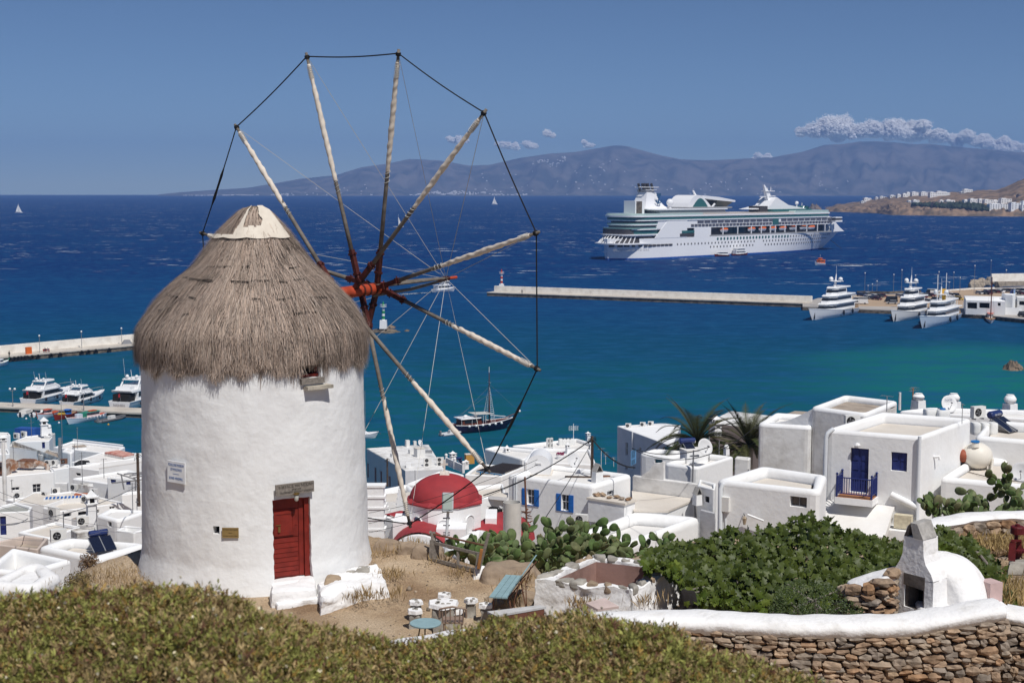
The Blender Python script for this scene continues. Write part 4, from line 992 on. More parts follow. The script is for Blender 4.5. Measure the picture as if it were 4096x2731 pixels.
mb=MB();q=[atZ(*z7(*p),z)for p,z in(((1525,560),37.45),(1600,605)and((1612,606),37.38),((1765,585),37.42),((1660,523),37.5))];mb.hexa([p-Vector((0,0,.05))for p in q]+q);solo(mb,'pink_slab',mat('pinkish_slab',(.50,.40,.37),.9,var=.1,vscale=4),'pinkish stone slab leaning in front of the cistern','slab')
z6=zm(3300,2000,796/1707)
bw=thing('back_wall','curved dry stone wall with white coping behind the fig tree','wall',tuple(atZ(*z6(1350,300),35.8)))
ZB=37.0
bp=[atZ(*z6(x,y),ZB)for x,y in((905,275),(1000,250),(1110,222),(1300,185),(1480,170),(1710,168),(1900,172))];bp=[(p.x,p.y)for p in bp]
cap_strip(bw,bp,ZB+.12,.75,.16,seed=7)
stone_face(bw,[Vector((p[0],p[1]+.12))for p in bp[1:]],35.8,ZB-.03,seed=23,hmin=.12,hmax=.24,wmin=.18,wmax=.45,limit=200)
mb=MB()
for a,b in zip(bp[:-1],bp[1:]):mb.hexa([(a[0],a[1]+.2,35),(b[0],b[1]+.2,35),(b[0],b[1]+.6,35),(a[0],a[1]+.6,35),(a[0],a[1]+.2,ZB-.1),(b[0],b[1]+.2,ZB-.1),(b[0],b[1]+.6,ZB-.1),(a[0],a[1]+.6,ZB-.1)])
mb.build('wall_core',CORE,bw)
WR=mat('winch_red',(.115,.012,.015),.6,var=.2,vscale=6)
Yw=35.0;wp=lambda x,y,dy=0.:atY(*z6(x,y),Yw+dy)
t=thing('winch','dark red cast iron hand winch with toothed wheel on a stone plinth','winch',tuple(wp(1640,520)))
def plate(nm,pts,d0,d1):
 n=len(pts);mb=MB();mb.add([wp(x,y,d0)for x,y in pts]+[wp(x,y,d1)for x,y in pts],[tuple(range(n-1,-1,-1)),tuple(range(n,2*n))]+[(i,(i+1)%n,n+(i+1)%n,n+i)for i in range(n)]);mb.build(nm,WR,t)
plate('side_frame',[(1570,515),(1632,525),(1636,440),(1640,360),(1590,352),(1578,380)],0,.04);plate('side_frame',[(1600,505),(1662,512),(1690,470),(1688,345),(1640,350),(1640,440)],.35,.39)
plate('top_plate',[(1588,362),(1600,335),(1680,335),(1690,352)],.0,.38)
mb=MB();mb.tube([wp(1640,345,.2),wp(1640,262,.2)],.05,10);mb.build('spindle',WR,t)
mb=MB();mb.lathe([(.17,0),(.17,.16),(.15,.19),(.06,.19),(.06,.24)],wp(1650,285,.2),16);mb.build('drum',WR,t)
mb=MB();c=wp(1660,430,.30)
for k in range(20):mb.box(c+Vector((.17*cos(k*pi/10),.17*sin(k*pi/10),0)),(.035,.035,.06),k*pi/10)
mb.lathe([(.165,-.02),(.165,.02)],c,24);mb.build('toothed_wheel',WR,t)
vv,ff=lump([wp(1540,640,-.3),wp(1760,640,-.3),wp(1760,640,.9),wp(1540,640,.9),wp(1575,530,-.25),wp(1760,520,-.25),wp(1760,505,.8),wp(1590,510,.8)],n=12,amp=.08,seed=51)
mb=MB();mb.v=vv;mb.f=ff;mb.m=[0]*len(ff);solo(mb,'stone_plinth',STONE_G,'rough grey stone plinth under the red winch','plinth',smooth=50)
# ================================================================== PLANTS
LEAFM=bpy.data.materials.new('leaf_green')
def leaf_mat(m,gloss=.35,trans=.25):
 m.use_nodes=True;N,L=m.node_tree.nodes,m.node_tree.links;p=N['Principled BSDF'];a=N.new('ShaderNodeAttribute');a.attribute_name='tint'
 p.inputs['Roughness'].default_value=gloss;p.inputs['Specular IOR Level'].default_value=.35;L.new(a.outputs['Color'],p.inputs['Base Color'])
 t=N.new('ShaderNodeBsdfTranslucent');L.new(a.outputs['Color'],t.inputs['Color']);ms=N.new('ShaderNodeMixShader');ms.inputs[0].default_value=trans
 L.new(p.outputs[0],ms.inputs[1]);L.new(t.outputs[0],ms.inputs[2]);L.new(ms.outputs[0],[q for q in N if q.type=='OUTPUT_MATERIAL'][0].inputs['Surface'])
leaf_mat(LEAFM,.5)
DRYM=bpy.data.materials.new('dry_shrub_leaf');leaf_mat(DRYM,.7,.2)
def z_of(v,Y):d=ray(CU,v*D_);return H+d.z/d.y*Y
def x_of(u,Y):d=ray(u*D_,1300*D_);return d.x/d.y*Y
SIL=skyline([(-300,1400),(0,1372),(100,1362),(250,1340),(330,1333),(450,1334),(540,1355),(600,1388),(680,1420),(800,1442),(900,1470),(980,1468),(1040,1452),(1120,1430),(1220,1408),(1340,1400),(1480,1428),(1600,1462),(1700,1492),(1800,1537),(1900,1580),(2100,1680),(2700,1900)])
YC=skyline([(-300,6.6),(300,6.4),(600,6.0),(900,6.6),(1340,6.9),(1700,6.3),(2000,5.6),(2700,5.0)])
n=52000
u=RNG.uniform(-250,2250,n);back=RNG.random(n);
P=np.zeros((n,3));cl=np.zeros(n)
for i in range(n):
 uu=u[i];yc=YC(uu);top=z_of(SIL(uu),yc)-.075
 t=back[i]*1.75-.45
 Y=yc-t*1.35
 if t<0:z=top-.5*t*t*3.0
 else:z=top-.18*t*t+.02
 X=x_of(uu,Y);m_=fbm(X*2.2,Y*2.2,4.,3);z+=.05*m_+.035*nz(X*7,Y*7,1.)
 P[i]=(X,Y,z-RNG.random()**2*.09);cl[i]=m_
def sprig(k):
 random.seed(k);V,F=[],[]
 for j in range(8):
  a,e=random.uniform(0,6.28),random.uniform(.15,1.25);L=random.uniform(.014,.026);w=L*random.uniform(.10,.17);h0=random.uniform(0,.035)
  d=Vector((cos(a)*cos(e),sin(a)*cos(e),sin(e)));s=Vector((-sin(a),cos(a),0))*w;b=Vector((0,0,h0));q=len(V)
  V+=[tuple(b),tuple(b+d*L*.5+s),tuple(b+d*L),tuple(b+d*L*.5-s)];F.append((q,q+1,q+2,q+3))
 return V,F
gen=RNG.random(n);VV,FF,CC=[],[],[];off=0
for k in range(5):
 sel=np.where((np.arange(n)%5)==k)[0];tv,tf=sprig(k);m_=len(sel);d=rdir(m_,1.1)
 base=np.where((RNG.random(m_)<.50+.5*cl[sel])[:,None],np.array([[.285,.285,.075]]),np.array([[.36,.265,.125]]))
 warm=RNG.random(m_)<.10;base[warm]=(.30,.19,.05);red=RNG.random(m_)<.10;base[red]=(.155,.075,.045)
 base=base*RNG.uniform(.6,1.5,(m_,1))
 V,F,C=scatter(tv,tf,P[sel],rots(d,RNG.uniform(0,6.28,m_)),RNG.uniform(.8,1.45,m_),base);VV.append(V);FF.append(F+off);CC.append(C);off+=len(V)
m_=420;sel=RNG.choice(n,m_);tv=[(0,0,1),(1,0,0),(0,1,0),(-1,0,0),(0,-1,0),(0,0,-.6)];tf=[(1,2,3,4),(0,1,5,3),(0,2,5,4)]
pp=P[sel].copy();pp[:,2]+=RNG.uniform(.045,.085,m_);rr=RNG.uniform(.006,.012,m_)
V,F,C=scatter(tv,[f for f in tf],pp,rots(rdir(m_,.5),RNG.uniform(0,6,m_)),rr,np.full((m_,3),(.95,.86,.64))*RNG.uniform(.6,1.05,(m_,1)));
Ft=np.vstack([F]);VV.append(V);FF.append(Ft+off);CC.append(C);off+=len(V)
me=np_mesh('spiny_shrub',np.vstack(VV),np.vstack(FF),DRYM,np.vstack(CC));me.validate();np_obj('spiny_shrub',me,kind='stuff',label='low spiny olive and brown cushion shrub filling the front of the hillside',cat='shrub')
NUU,NT=130,22;vs_,fs=[],[]
for i in range(NUU+1):
 uu=-250+2500*i/NUU;yc=YC(uu);top=z_of(SIL(uu),yc)-.075
 for j in range(NT+1):
  t=-.45+1.75*j/NT;Y=yc-t*1.35;z=(top-1.5*t*t)if t<0 else(top-.18*t*t+.02)
  X=x_of(uu,Y);z+=.05*fbm(X*2.2,Y*2.2,4.,3);vs_.append((X,Y,z-.085))
for i in range(NUU):
 for j in range(NT):a=i*(NT+1)+j;fs.append((a,a+1,a+NT+2,a+NT+1))
mb=MB();mb.v=vs_;mb.f=fs;mb.m=[0]*len(fs);o=mb.build('shrub_litter',mat('shrub_litter',(.085,.065,.035),1.,var=.4,vscale=20),smooth=True);tag(o,'brown twigs and dead leaves under the spiny shrub','shrub',kind='stuff')
def lowered(p):return skyline([(a,b+14)for a,b in p])
def fig_leaf():
 pts=[(0,0),(.16,.06),(.34,.02),(.40,.22),(.26,.34),(.46,.50),(.36,.66),(.20,.60),(.14,.86),(0,1.0)]
 V=[(0,.42,.0)];out=[(x,y)for x,y in pts]+[(-x,y)for x,y in pts[-2:0:-1]]
 for x,y in out:V.append((x,y,-.22*abs(x)-.18*(y-.3)**2))
 k=len(out);return V,[(0,1+i,1+(i+1)%k)for i in range(k)]
FIGV,FIGF=fig_leaf()
FIGL=objrand('fig_leaf_green',[(.056,.082,.012),(.078,.112,.016),(.042,.066,.011),(.115,.145,.026),(.062,.092,.014)],rough=.5,bump=0,nscale=3)
fig_me=bpy.data.meshes.new('leaf');fig_me.from_pydata([(x,y,z)for x,y,z in FIGV],[],FIGF);fig_me.materials.append(FIGL)
def bush_points(prof_top,v_bot,u0,u1,Y0,Y1,n,seed,skew=1.0):
 """leaf places spread over the front shell and the top of a bush whose outline is prof_top"""
 rng=np.random.default_rng(seed);out,nor=[],[]
 while len(out)<n:
  uu=rng.uniform(u0,u1);t=rng.random()**1.0;vt=prof_top(uu);lump_=fbm(uu*.021,t*3.,seed,3)
  vv=vt+(v_bot(uu)-vt)*t
  if rng.random()>.55+.9*fbm(uu*.03,vv*.03,seed+3.,3)+.2:continue
  Y=Y1+(Y0-Y1)*(1-(1-t)**1.7)+.7*lump_+rng.random()**2*1.0
  p=atY(uu*D_,(vv+rng.normal()*3)*D_,Y);out.append(p)
  nor.append((lump_*1.0+rng.normal()*.55,-.55-.5*t+rng.normal()*.65,.75*(1-.5*t)+rng.normal()*.65+.2))
 return np.array(out),np.array(nor)
def leafy(name,label,cat,prof_top,v_bot,u0,u1,Y0,Y1,n,size,seed,limit=300,tvf=None,base=None,trunk=True):
 P_,Nn=bush_points(prof_top,v_bot,u0,u1,Y0,Y1,n,seed);c=P_.mean(axis=0);rng=np.random.default_rng(seed)
 gz=ground(c[0],c[1]);t=thing(name,label,cat,(c[0],c[1],gz))
 R=rots(Nn,rng.uniform(0,6.28,n));S=size*rng.uniform(.55,1.2,n)
 order=np.argsort(P_[:,1]-.6*P_[:,2])
 for i in order[:limit]:
  o=bpy.data.objects.new('leaf',fig_me);COL.objects.link(o);o.parent=t;M=Matrix([list(R[i][0]),list(R[i][1]),list(R[i][2])]).to_4x4();M.translation=Vector(P_[i]);o.matrix_basis=ORG[t.name].inverted()@M@Matrix.Scale(S[i],4)
 rest=order[limit:];g=rng.uniform(0,1,(len(rest),1));b0,b1=(base or((.042,.064,.010),(.098,.128,.022)));C=np.array(b0)*(1-g)+np.array(b1)*g
 V,F,Cc=scatter(tvf[0]if tvf else FIGV,tvf[1]if tvf else FIGF,P_[rest],R[rest],S[rest],C)
 np_obj('foliage',np_mesh('foliage',V,F,LEAFM,Cc),t,'stuff')
 if trunk:
  random.seed(seed)
  for k in range(7):
   q=P_[random.randrange(len(P_))];mb=MB();b=Vector((c[0]+random.uniform(-1,1),c[1]+.5,gz-.1));m_=b.lerp(Vector(q),.5)+Vector((random.uniform(-.3,.3),.2,.2));mb.tube([b,m_,Vector(q)],[.07,.045,.012],6);mb.build('branch',WOODG,t,smooth=True)
 return t
figtop=lowered([(1480,1262),(1500,1252),(1560,1226),(1610,1228),(1660,1212),(1685,1198),(1700,1215),(1760,1204),(1800,1192),(1830,1172),(1862,1160),(1880,1182),(1905,1180),(1930,1200),(1990,1215),(2030,1224),(2085,1240),(2100,1262)])
figbot=skyline([(1480,1300),(1560,1330),(1580,1392),(1700,1402),(1960,1400),(2060,1340),(2100,1300)])
leafy('fig_tree','broad dark green fig bush spreading behind the terrace wall, between cistern and oven','fig tree',figtop,figbot,1485,2098,29.6,35.0,5600,.20,5)
fig2top=lowered([(2135,1215),(2160,1200),(2200,1215),(2240,1230),(2280,1262),(2310,1300),(2330,1345)])
fig2bot=skyline([(2135,1270),(2200,1300),(2260,1370),(2300,1400),(2335,1390)])
leafy('fig_tree','smaller fig bush between the oven dome and the red winch','fig tree',fig2top,fig2bot,2135,2335,31.0,35.0,1700,.185,6,limit=200)
def oval():return[(0,0,0),(.28,.5,.05),(0,1,0),(-.28,.5,.05)],[(0,1,2,2),(0,2,3,3)]
OV=([(0,0,0),(.28,.5,.05),(0,1,0),(-.28,.5,.05)],[(0,1,2),(0,2,3)])
captop=skyline([(1765,1400),(1785,1355),(1820,1330),(1880,1338),(1930,1352),(1960,1378),(1985,1402)]);capbot=skyline([(1765,1410),(1850,1412),(1900,1412),(1985,1412)])
leafy('caper_shrub','low dark small-leaved shrub spilling over the white wall in front of the fig','shrub',captop,capbot,1768,1982,27.2,28.6,3600,.05,9,limit=0,tvf=OV,base=((.035,.06,.016),(.085,.115,.03)))
WISP=([(0,0,0),(.02,.5,.05),(0,1,.1),(-.02,.5,.05)],[(0,1,2),(0,2,3)])
CACT=objrand('cactus_green',[(.105,.155,.055),(.085,.14,.045),(.13,.17,.075),(.15,.17,.085),(.10,.15,.05),(.17,.165,.09)],rough=.55,bump=.3,bscale=30,bdist=.02,nscale=5)
CACTR=mat('cactus_bud',(.22,.17,.06),.6)
PADS=[]
def pad_mesh(seed):
 random.seed(seed);mb=MB();rings=[];n=12;nr=5
 wob=[1+random.uniform(-.06,.06)for _ in range(n)]
 def outline(a):y=.5-.5*cos(a);w=.36*sin(a)**.85*(1+.25*(y-.5));return w,y
 V=[];
 for s in(-1,1):
  for j in range(3):
   k=(1,.78,.4)[j];th=(.0,.045,.062)[j]*s
   for i in range(n):
    a=2*pi*(i+.5)/n;x=.36*sin(a)*(1+.18*-cos(a))*wob[i];y=.5-.5*cos(a)*wob[i]if False else .5-.5*cos(a)
    V.append((x*k,.5+(y-.5)*k,th+.04*sin(y*3)))
  V.append((0,.5,.068*s+.04))
 F=[];m_=3*n+1
 for s in(0,1):
  b=s*m_
  for j in range(2):
   for i in range(n):q=(b+j*n+i,b+j*n+(i+1)%n,b+(j+1)*n+(i+1)%n,b+(j+1)*n+i);F.append(q if s else q[::-1])
  for i in range(n):q=(b+2*n+i,b+2*n+(i+1)%n,b+3*n);F.append(q if s else q[::-1])
 mb.v=V;mb.f=F;mb.m=[0]*len(F);me=mb.mesh('pad',CACT,True);b=bmesh.new();b.from_mesh(me);bmesh.ops.remove_doubles(b,verts=b.verts[:],dist=1e-4);b.to_mesh(me);b.free();return me
for k in range(5):PADS.append(pad_mesh(k))
BUD=MB();BUD.ball((0,0,0),.5,6,(.55,.55,1));BUD_ME=BUD.mesh('fruit',CACTR,True)
def cactus(label,roots,n_pads,size,seed,fruits=30,face=.55,vmin=None):
 """pads grow on the rims of other pads; roots are base points with a height each stem may reach"""
 random.seed(seed);c=sum((Vector(r[0])for r in roots),Vector())/len(roots);t=thing('prickly_pear',label,'cactus',(c.x,c.y,min(r[0].z for r in roots)))
 inv=ORG[t.name].inverted();tipsl=[];count=0;queue=[]
 for b,hmax in roots:
  for _ in range(2):queue.append((b+Vector((random.uniform(-.15,.15),random.uniform(-.15,.15),0)),Vector((random.uniform(-.5,.5),random.uniform(-.4,.3),1)).normalized(),0,b.z+hmax))
 while queue and count<n_pads:
  b,d,lv,zmax=queue.pop(0);s=size*random.uniform(.75,1.2);y=d;nrm=Vector((random.gauss(0,.8),-1,random.gauss(.2,.4)));nrm=(nrm-y*nrm.dot(y)).normalized();x=y.cross(nrm)
  M=Matrix(((x.x,y.x,nrm.x,b.x),(x.y,y.y,nrm.y,b.y),(x.z,y.z,nrm.z,b.z),(0,0,0,1)))@Matrix.Diagonal((s*random.uniform(.72,1.08),s,s,1))
  o=bpy.data.objects.new('pad',random.choice(PADS));COL.objects.link(o);o.parent=t;o.matrix_basis=inv@M;count+=1
  end=b+y*s*.97;tipsl.append((b,x,y,s))
  if end.z<zmax:
   for _ in range(random.choice((1,2,2,3,3))):
    a=random.uniform(-1.0,1.0);p=b+y*s*(.5+.47*cos(a))+x*s*.34*sin(a);dd=(y*cos(a*1.1)+x*sin(a*1.1)+Vector((random.gauss(0,.3),random.gauss(-.05,.35),random.uniform(0,.35)))).normalized()
    if dd.z<-.25:continue
    queue.append((p,dd,lv+1,zmax))
  random.shuffle(queue)
 for k in range(fruits):
  b,x,y,s=random.choice(tipsl[len(tipsl)//3:]);a=random.uniform(-.8,.8);p=b+y*s*(.5+.50*cos(a))+x*s*.36*sin(a)
  o=bpy.data.objects.new('fruit',BUD_ME);COL.objects.link(o);o.parent=t;o.matrix_basis=inv@Matrix.Translation(p)@Matrix.Scale(size*.17,4)
 return t
def G(u,v,Y):p=atY(u*D_,v*D_,Y);return p
def roots_for(pts,dY=-5.):
 out=[]
 for u,vb,vt,Y in pts:
  Y+=dY;p=G(u,vb,Y);gz=min(ground(p.x,p.y),p.z)if dY else p.z-.6;top=z_of(vt,Y)-.08
  for k in range(int(max(0,p.z-gz-.3)/.8)+1):out.append((Vector((p.x,p.y,gz+.8*k)),top-gz-.8*k))
 return out
cactus('tall prickly pear thicket behind the cistern, its taller half nearest the broken gate',roots_for([(1130,1312,1245,43),(1170,1310,1235,43),(1205,1312,1215,43.5),(1240,1300,1205,44),(1275,1300,1200,44),(1230,1318,1235,42.5),(1180,1318,1255,42)]),240,.34,4,50)
cactus('prickly pear thicket right behind the cistern back corner, under the beige air conditioner',roots_for([(1310,1300,1200,44),(1345,1300,1205,44),(1380,1295,1212,44.5),(1415,1292,1228,44.5),(1440,1295,1250,44),(1300,1312,1225,42.5),(1350,1308,1235,42.5)]),240,.34,14,40)
cactus('low prickly pear clump just behind the broken wooden gate',roots_for([(1100,1318,1245,41.5),(1140,1318,1250,41.5),(1080,1300,1255,42),(1065,1310,1270,41.5)]),70,.36,7,14)
cactus('small prickly pear clump between the cistern and the fig bush',roots_for([(1500,1290,1245,42),(1525,1285,1225,42),(1548,1285,1232,42),(1480,1295,1262,41.5)]),24,.33,8,8)
cactus('prickly pear growing out behind the fig bush, below the house with the blue balcony',roots_for([(1960,1275,1195,40),(2000,1285,1205,40),(2040,1290,1212,40),(2075,1290,1232,40)],0),70,.36,9,16)
cactus('small prickly pear behind the oven chimney, left of it',roots_for([(2100,1300,1238,40)],0),16,.32,10,6)
cactus('large prickly pear hedge over the back wall near the right edge',roots_for([(2150,1215,1150,47),(2200,1215,1125,47.5),(2240,1210,1120,48),(2290,1205,1140,48),(2330,1205,1110,48),(2180,1222,1170,46.5),(2260,1215,1155,46.5),(2370,1190,1075,48),(2400,1200,1080,48)],0),300,.38,11,90)
def tuft_field(name,label,pts,n,h_,col,seed,spread=.3,cat='grass',lean=.35,w=.006):
 rng=np.random.default_rng(seed);P_=[]
 for p in pts:
  for _ in range(n):q=Vector(p)+Vector((rng.normal()*spread,rng.normal()*spread,0));q.z=max(q.z-.02,ground(q.x,q.y));P_.append(tuple(q))
 P_=np.array(P_);m_=len(P_);d=rng.normal(size=(m_,3))*lean;d[:,2]=1;R=rots(d,rng.uniform(0,6,m_));tv=[(-.5,0,0),(.5,0,0),(.3,.0,.6),(0,.12,1.)];S=np.stack([np.full(m_,w),np.full(m_,h_),h_*rng.uniform(.4,1.2,m_)],1)
 V,F,C=scatter(tv,[(0,1,2),(0,2,3)],P_,R,S,np.array(col)*rng.uniform(.6,1.3,(m_,1)));np_obj(name,np_mesh(name,V,F,DRYM,C),None,'stuff',label,cat)
STRAW=(.36,.25,.12)
rg=lambda u,v,z=36.9:atZ(u*D_,v*D_,z)
tuft_field('dry_grass','tufts of dry straw-coloured grass over the sandy terrace',[rg(840,1372),rg(830,1378),rg(880,1330),rg(905,1325),rg(960,1275),rg(955,1260),rg(1010,1290),rg(1180,1370),rg(1150,1385),rg(1330,1395,37.2),rg(1350,1390,37.2),rg(1480,1385,37.3),rg(880,1280),rg(1060,1320),rg(900,1370),rg(1195,1340)],70,.28,STRAW,3,.20)
tuft_field('sparse_grass','thin dry grass scattered over the ground left of the windmill',[rg(260,1310),rg(230,1325),rg(300,1320),rg(200,1345),rg(280,1335),rg(240,1350)],160,.16,STRAW,4,.45)
tuft_field('dead_grass','yellow dry grass on the bank beside the red winch',[atZ(*z6(1560,420),36.6),atZ(*z6(1500,400),36.6),atZ(*z6(1680,790),36.8),atZ(*z6(1660,880),36.9),atZ(*z6(1560,360),36.4)],320,.35,(.42,.30,.13),5,.5)
def bushlet(label,px,r,h_,seed,col,n=900):
 rng=np.random.default_rng(seed);c=atZ(px[0]*D_,px[1]*D_,36.75);t=thing('dry_bush',label,'bush',tuple(c));
 d=rdir(n,.6);q=np.array(c)+d*np.array([[r,r,h_]])*(rng.random((n,1))**.4);V,F,C=scatter([(0,0,0),(.2,.5,0),(0,1,.1),(-.2,.5,0)],[(0,1,2),(0,2,3)],q,rots(d+rng.normal(size=(n,3))*.4,rng.uniform(0,6,n)),rng.uniform(.04,.09,n),np.array(col)*rng.uniform(.5,1.5,(n,1)))
 np_obj('foliage',np_mesh('foliage',V,F,DRYM,C),t,'stuff')
 random.seed(seed)
 for k in range(8):
  a=random.uniform(0,6.28);mb=MB();mb.tube([c,c+Vector((cos(a)*r*.8,sin(a)*r*.8,h_*random.uniform(.5,1.)))],[.012,.004],4);mb.build('stem',RUST,t)
bushlet('reddish brown dry bush on the slope left of the windmill',(205,1302),.30,.36,1,(.16,.10,.055))
bushlet('yellowish dry bush closest to the white masonry corner',(180,1345),.40,.34,2,(.19,.15,.06))
RNG=np.random.default_rng(77);n=1500;xx=RNG.uniform(-11,4,n);yy=RNG.uniform(26.9,37,n);zz_=np.array([ground(a,b)for a,b in zip(xx,yy)]);rr=RNG.uniform(.008,.03,n)*(1+2*(RNG.random(n)<.06))
V,F,C=scatter([(0,0,1),(1,0,0),(0,1,0),(-1,0,0),(0,-1,0),(0,0,-1)],[(0,1,2),(0,2,3),(0,3,4),(0,4,1),(5,2,1),(5,3,2),(5,4,3),(5,1,4)],np.stack([xx,yy,zz_+rr*.3],1),rots(rdir(n),RNG.uniform(0,6,n)),rr,np.array([[.40,.32,.24]])*RNG.uniform(.5,1.4,(n,1)))
np_obj('gravel',np_mesh('gravel',V,F,DRYM,C),None,'stuff','loose gravel and small stones over the terrace','gravel')
# ================================================================== HOUSES: builders
def rounded(poly,r,n=3):
 out,side=[],[];N_=len(poly)
 for i in range(N_):
  a,b,c=Vector(poly[i-1]),Vector(poly[i]),Vector(poly[(i+1)%N_]);d0=(a-b).normalized();d1=(c-b).normalized();ang=d0.angle(d1);t=min(r/max(.2,math.tan(ang/2)),.4*min((a-b).length,(c-b).length))
  p0,p1=b+d0*t,b+d1*t
  for k in range(n+1):
   s=k/n;q=p0.lerp(b,s).lerp(b.lerp(p1,s),s);out.append(q)
 return out
def house(label,px,d=None,Z=None,depth=6.0,rim=.30,drop=.45,wall=PL,roof=RF_WHITE,par=None,wins=(),r=.22,zf=zm(0,0,1),name='house',cat='house',group=None,flat=False,sag=0.0,over=0.0):
 P=[zf(*q)for q in px]
 if Z is None:Z=atY(P[0][0],P[0][1],d).z
 W=[atZ(u,v,Z)for u,v in P]
 if len(W)==3:W.append(W[0]+W[2]-W[1])
 poly=[Vector((p.x,p.y))for p in W]
 area=sum(poly[i].x*poly[(i+1)%len(poly)].y-poly[(i+1)%len(poly)].x*poly[i].y for i in range(len(poly)))
 if area<0:
  if wins:raise ValueError('clockwise '+label)
  poly.reverse()
 c=sum(poly,Vector((0,0)))/len(poly);zb_=Z-depth
 t=thing(name,label,cat,(c.x,c.y,zb_),0,group)
 mb=MB();n=len(poly);hts={}
 for w in wins:hts.setdefault(w['side'],[]).append(w)
 rc=rounded(poly,r)if r>0 else[p.copy()for p in poly]
 m_=len(rc);per=m_//n;ztop=Z-(rim*.55 if not flat else .0)
 for i in range(m_):
  a,b=rc[i],rc[(i+1)%m_]
  long=(i%per==per-1)
  side=((i+1)//per-1)%n if long else None
  ws=hts.get(side,[])if long else[]
  if not ws:mb.quad((a.x,a.y,zb_),(b.x,b.y,zb_),(b.x,b.y,ztop),(a.x,a.y,ztop));continue
  L=(b-a).length;e=(b-a).normalized();nrm=Vector((e.y,-e.x,0));A=Vector((a.x,a.y,0));E3=Vector((e.x,e.y,0));H_=[]
  for w in ws:
   u0,v0,u1,v1=w['px'];(u0,v0),(u1,v1)=zf(u0,v0),zf(u1,v1);um,vm=(u0+u1)/2,(v0+v1)/2
   s0=(onplane(u0,vm,A,nrm)-A).dot(E3);s1=(onplane(u1,vm,A,nrm)-A).dot(E3);z0=onplane(um,v1,A,nrm).z;z1=onplane(um,v0,A,nrm).z
   s0,s1=max(.02,min(s0,s1)),min(L-.02,max(s0,s1));H_.append((s0,s1,z0,min(z1,ztop-.03),w))
  S_=sorted(set([0,L]+[q for h in H_ for q in h[:2]]));Zs=sorted(set([zb_,ztop]+[q for h in H_ for q in h[2:4]]))
  for i_ in range(len(S_)-1):
   for j_ in range(len(Zs)-1):
    sm,zm_=(S_[i_]+S_[i_+1])/2,(Zs[j_]+Zs[j_+1])/2
    if any(h[0]<sm<h[1]and h[2]<zm_<h[3]for h in H_):continue
    q=lambda s,z:A+E3*s+Vector((0,0,z));mb.quad(q(S_[i_],Zs[j_]),q(S_[i_+1],Zs[j_]),q(S_[i_+1],Zs[j_+1]),q(S_[i_],Zs[j_+1]))
  for s0,s1,z0,z1,w in H_:
   dp=w.get('deep',.16);q=lambda s,z,k:A+E3*s+Vector((0,0,z))-nrm*k
   mb.quad(q(s0,z0,0),q(s1,z0,0),q(s1,z0,dp),q(s0,z0,dp));mb.quad(q(s0,z1,dp),q(s1,z1,dp),q(s1,z1,0),q(s0,z1,0));mb.quad(q(s0,z0,dp),q(s0,z1,dp),q(s0,z1,0),q(s0,z0,0));mb.quad(q(s1,z0,0),q(s1,z1,0),q(s1,z1,dp),q(s1,z0,dp))
   opening(t,q,s0,s1,z0,z1,dp,w)
 mb.build('wall',wall,t,smooth=40)
 ins=rounded([c+(p-c)*max(.3,1-(rim*(1.25 if not flat else .0))/max(.5,(p-c).length*.72))for p in poly],max(.05,r*.5))
 zr=Z-drop if not flat else Z-.002
 mb=MB()
 if flat and over:
  mb.prism([c+(p-c)*(1+over/(p-c).length)for p in poly],Z,Z+.14);zr=Z+.14
 else:mb.add([(p.x,p.y,zr+sag*nz(p.x,p.y))for p in ins],[tuple(range(len(ins)))])
 rf=mb.build('roof',roof,t)
 if not flat:
  rings=[]
  inn_=rounded([c+(p-c)*(1-(rim*1.414)/(p-c).length)for p in poly],max(.05,r*.5))
  prof=[(0,-rim*.55),(0.0,-rim*.42),(.10,-rim*.12),(.35,0),(.65,0),(.90,-rim*.12),(1.,-rim*.5),(1.,-drop-.05)]
  for k in range(m_):
   o_,i_=rc[k]+(rc[k]-c).normalized()*.004,inn_[k];sagz=.03*nz(o_.x*.7,o_.y*.7,4)
   rings.append([(o_.x+(i_.x-o_.x)*f,o_.y+(i_.y-o_.y)*f,Z+zz+sagz*(1 if-rim*.5<zz else 0))for f,zz in prof])
  rings.append(rings[0]);mb=MB();mb.loft(rings,False,False,False);mb.build('parapet',par or wall,t,smooth=60)
 t_info[t.name]=(zr,poly,Z);return t
t_info={}
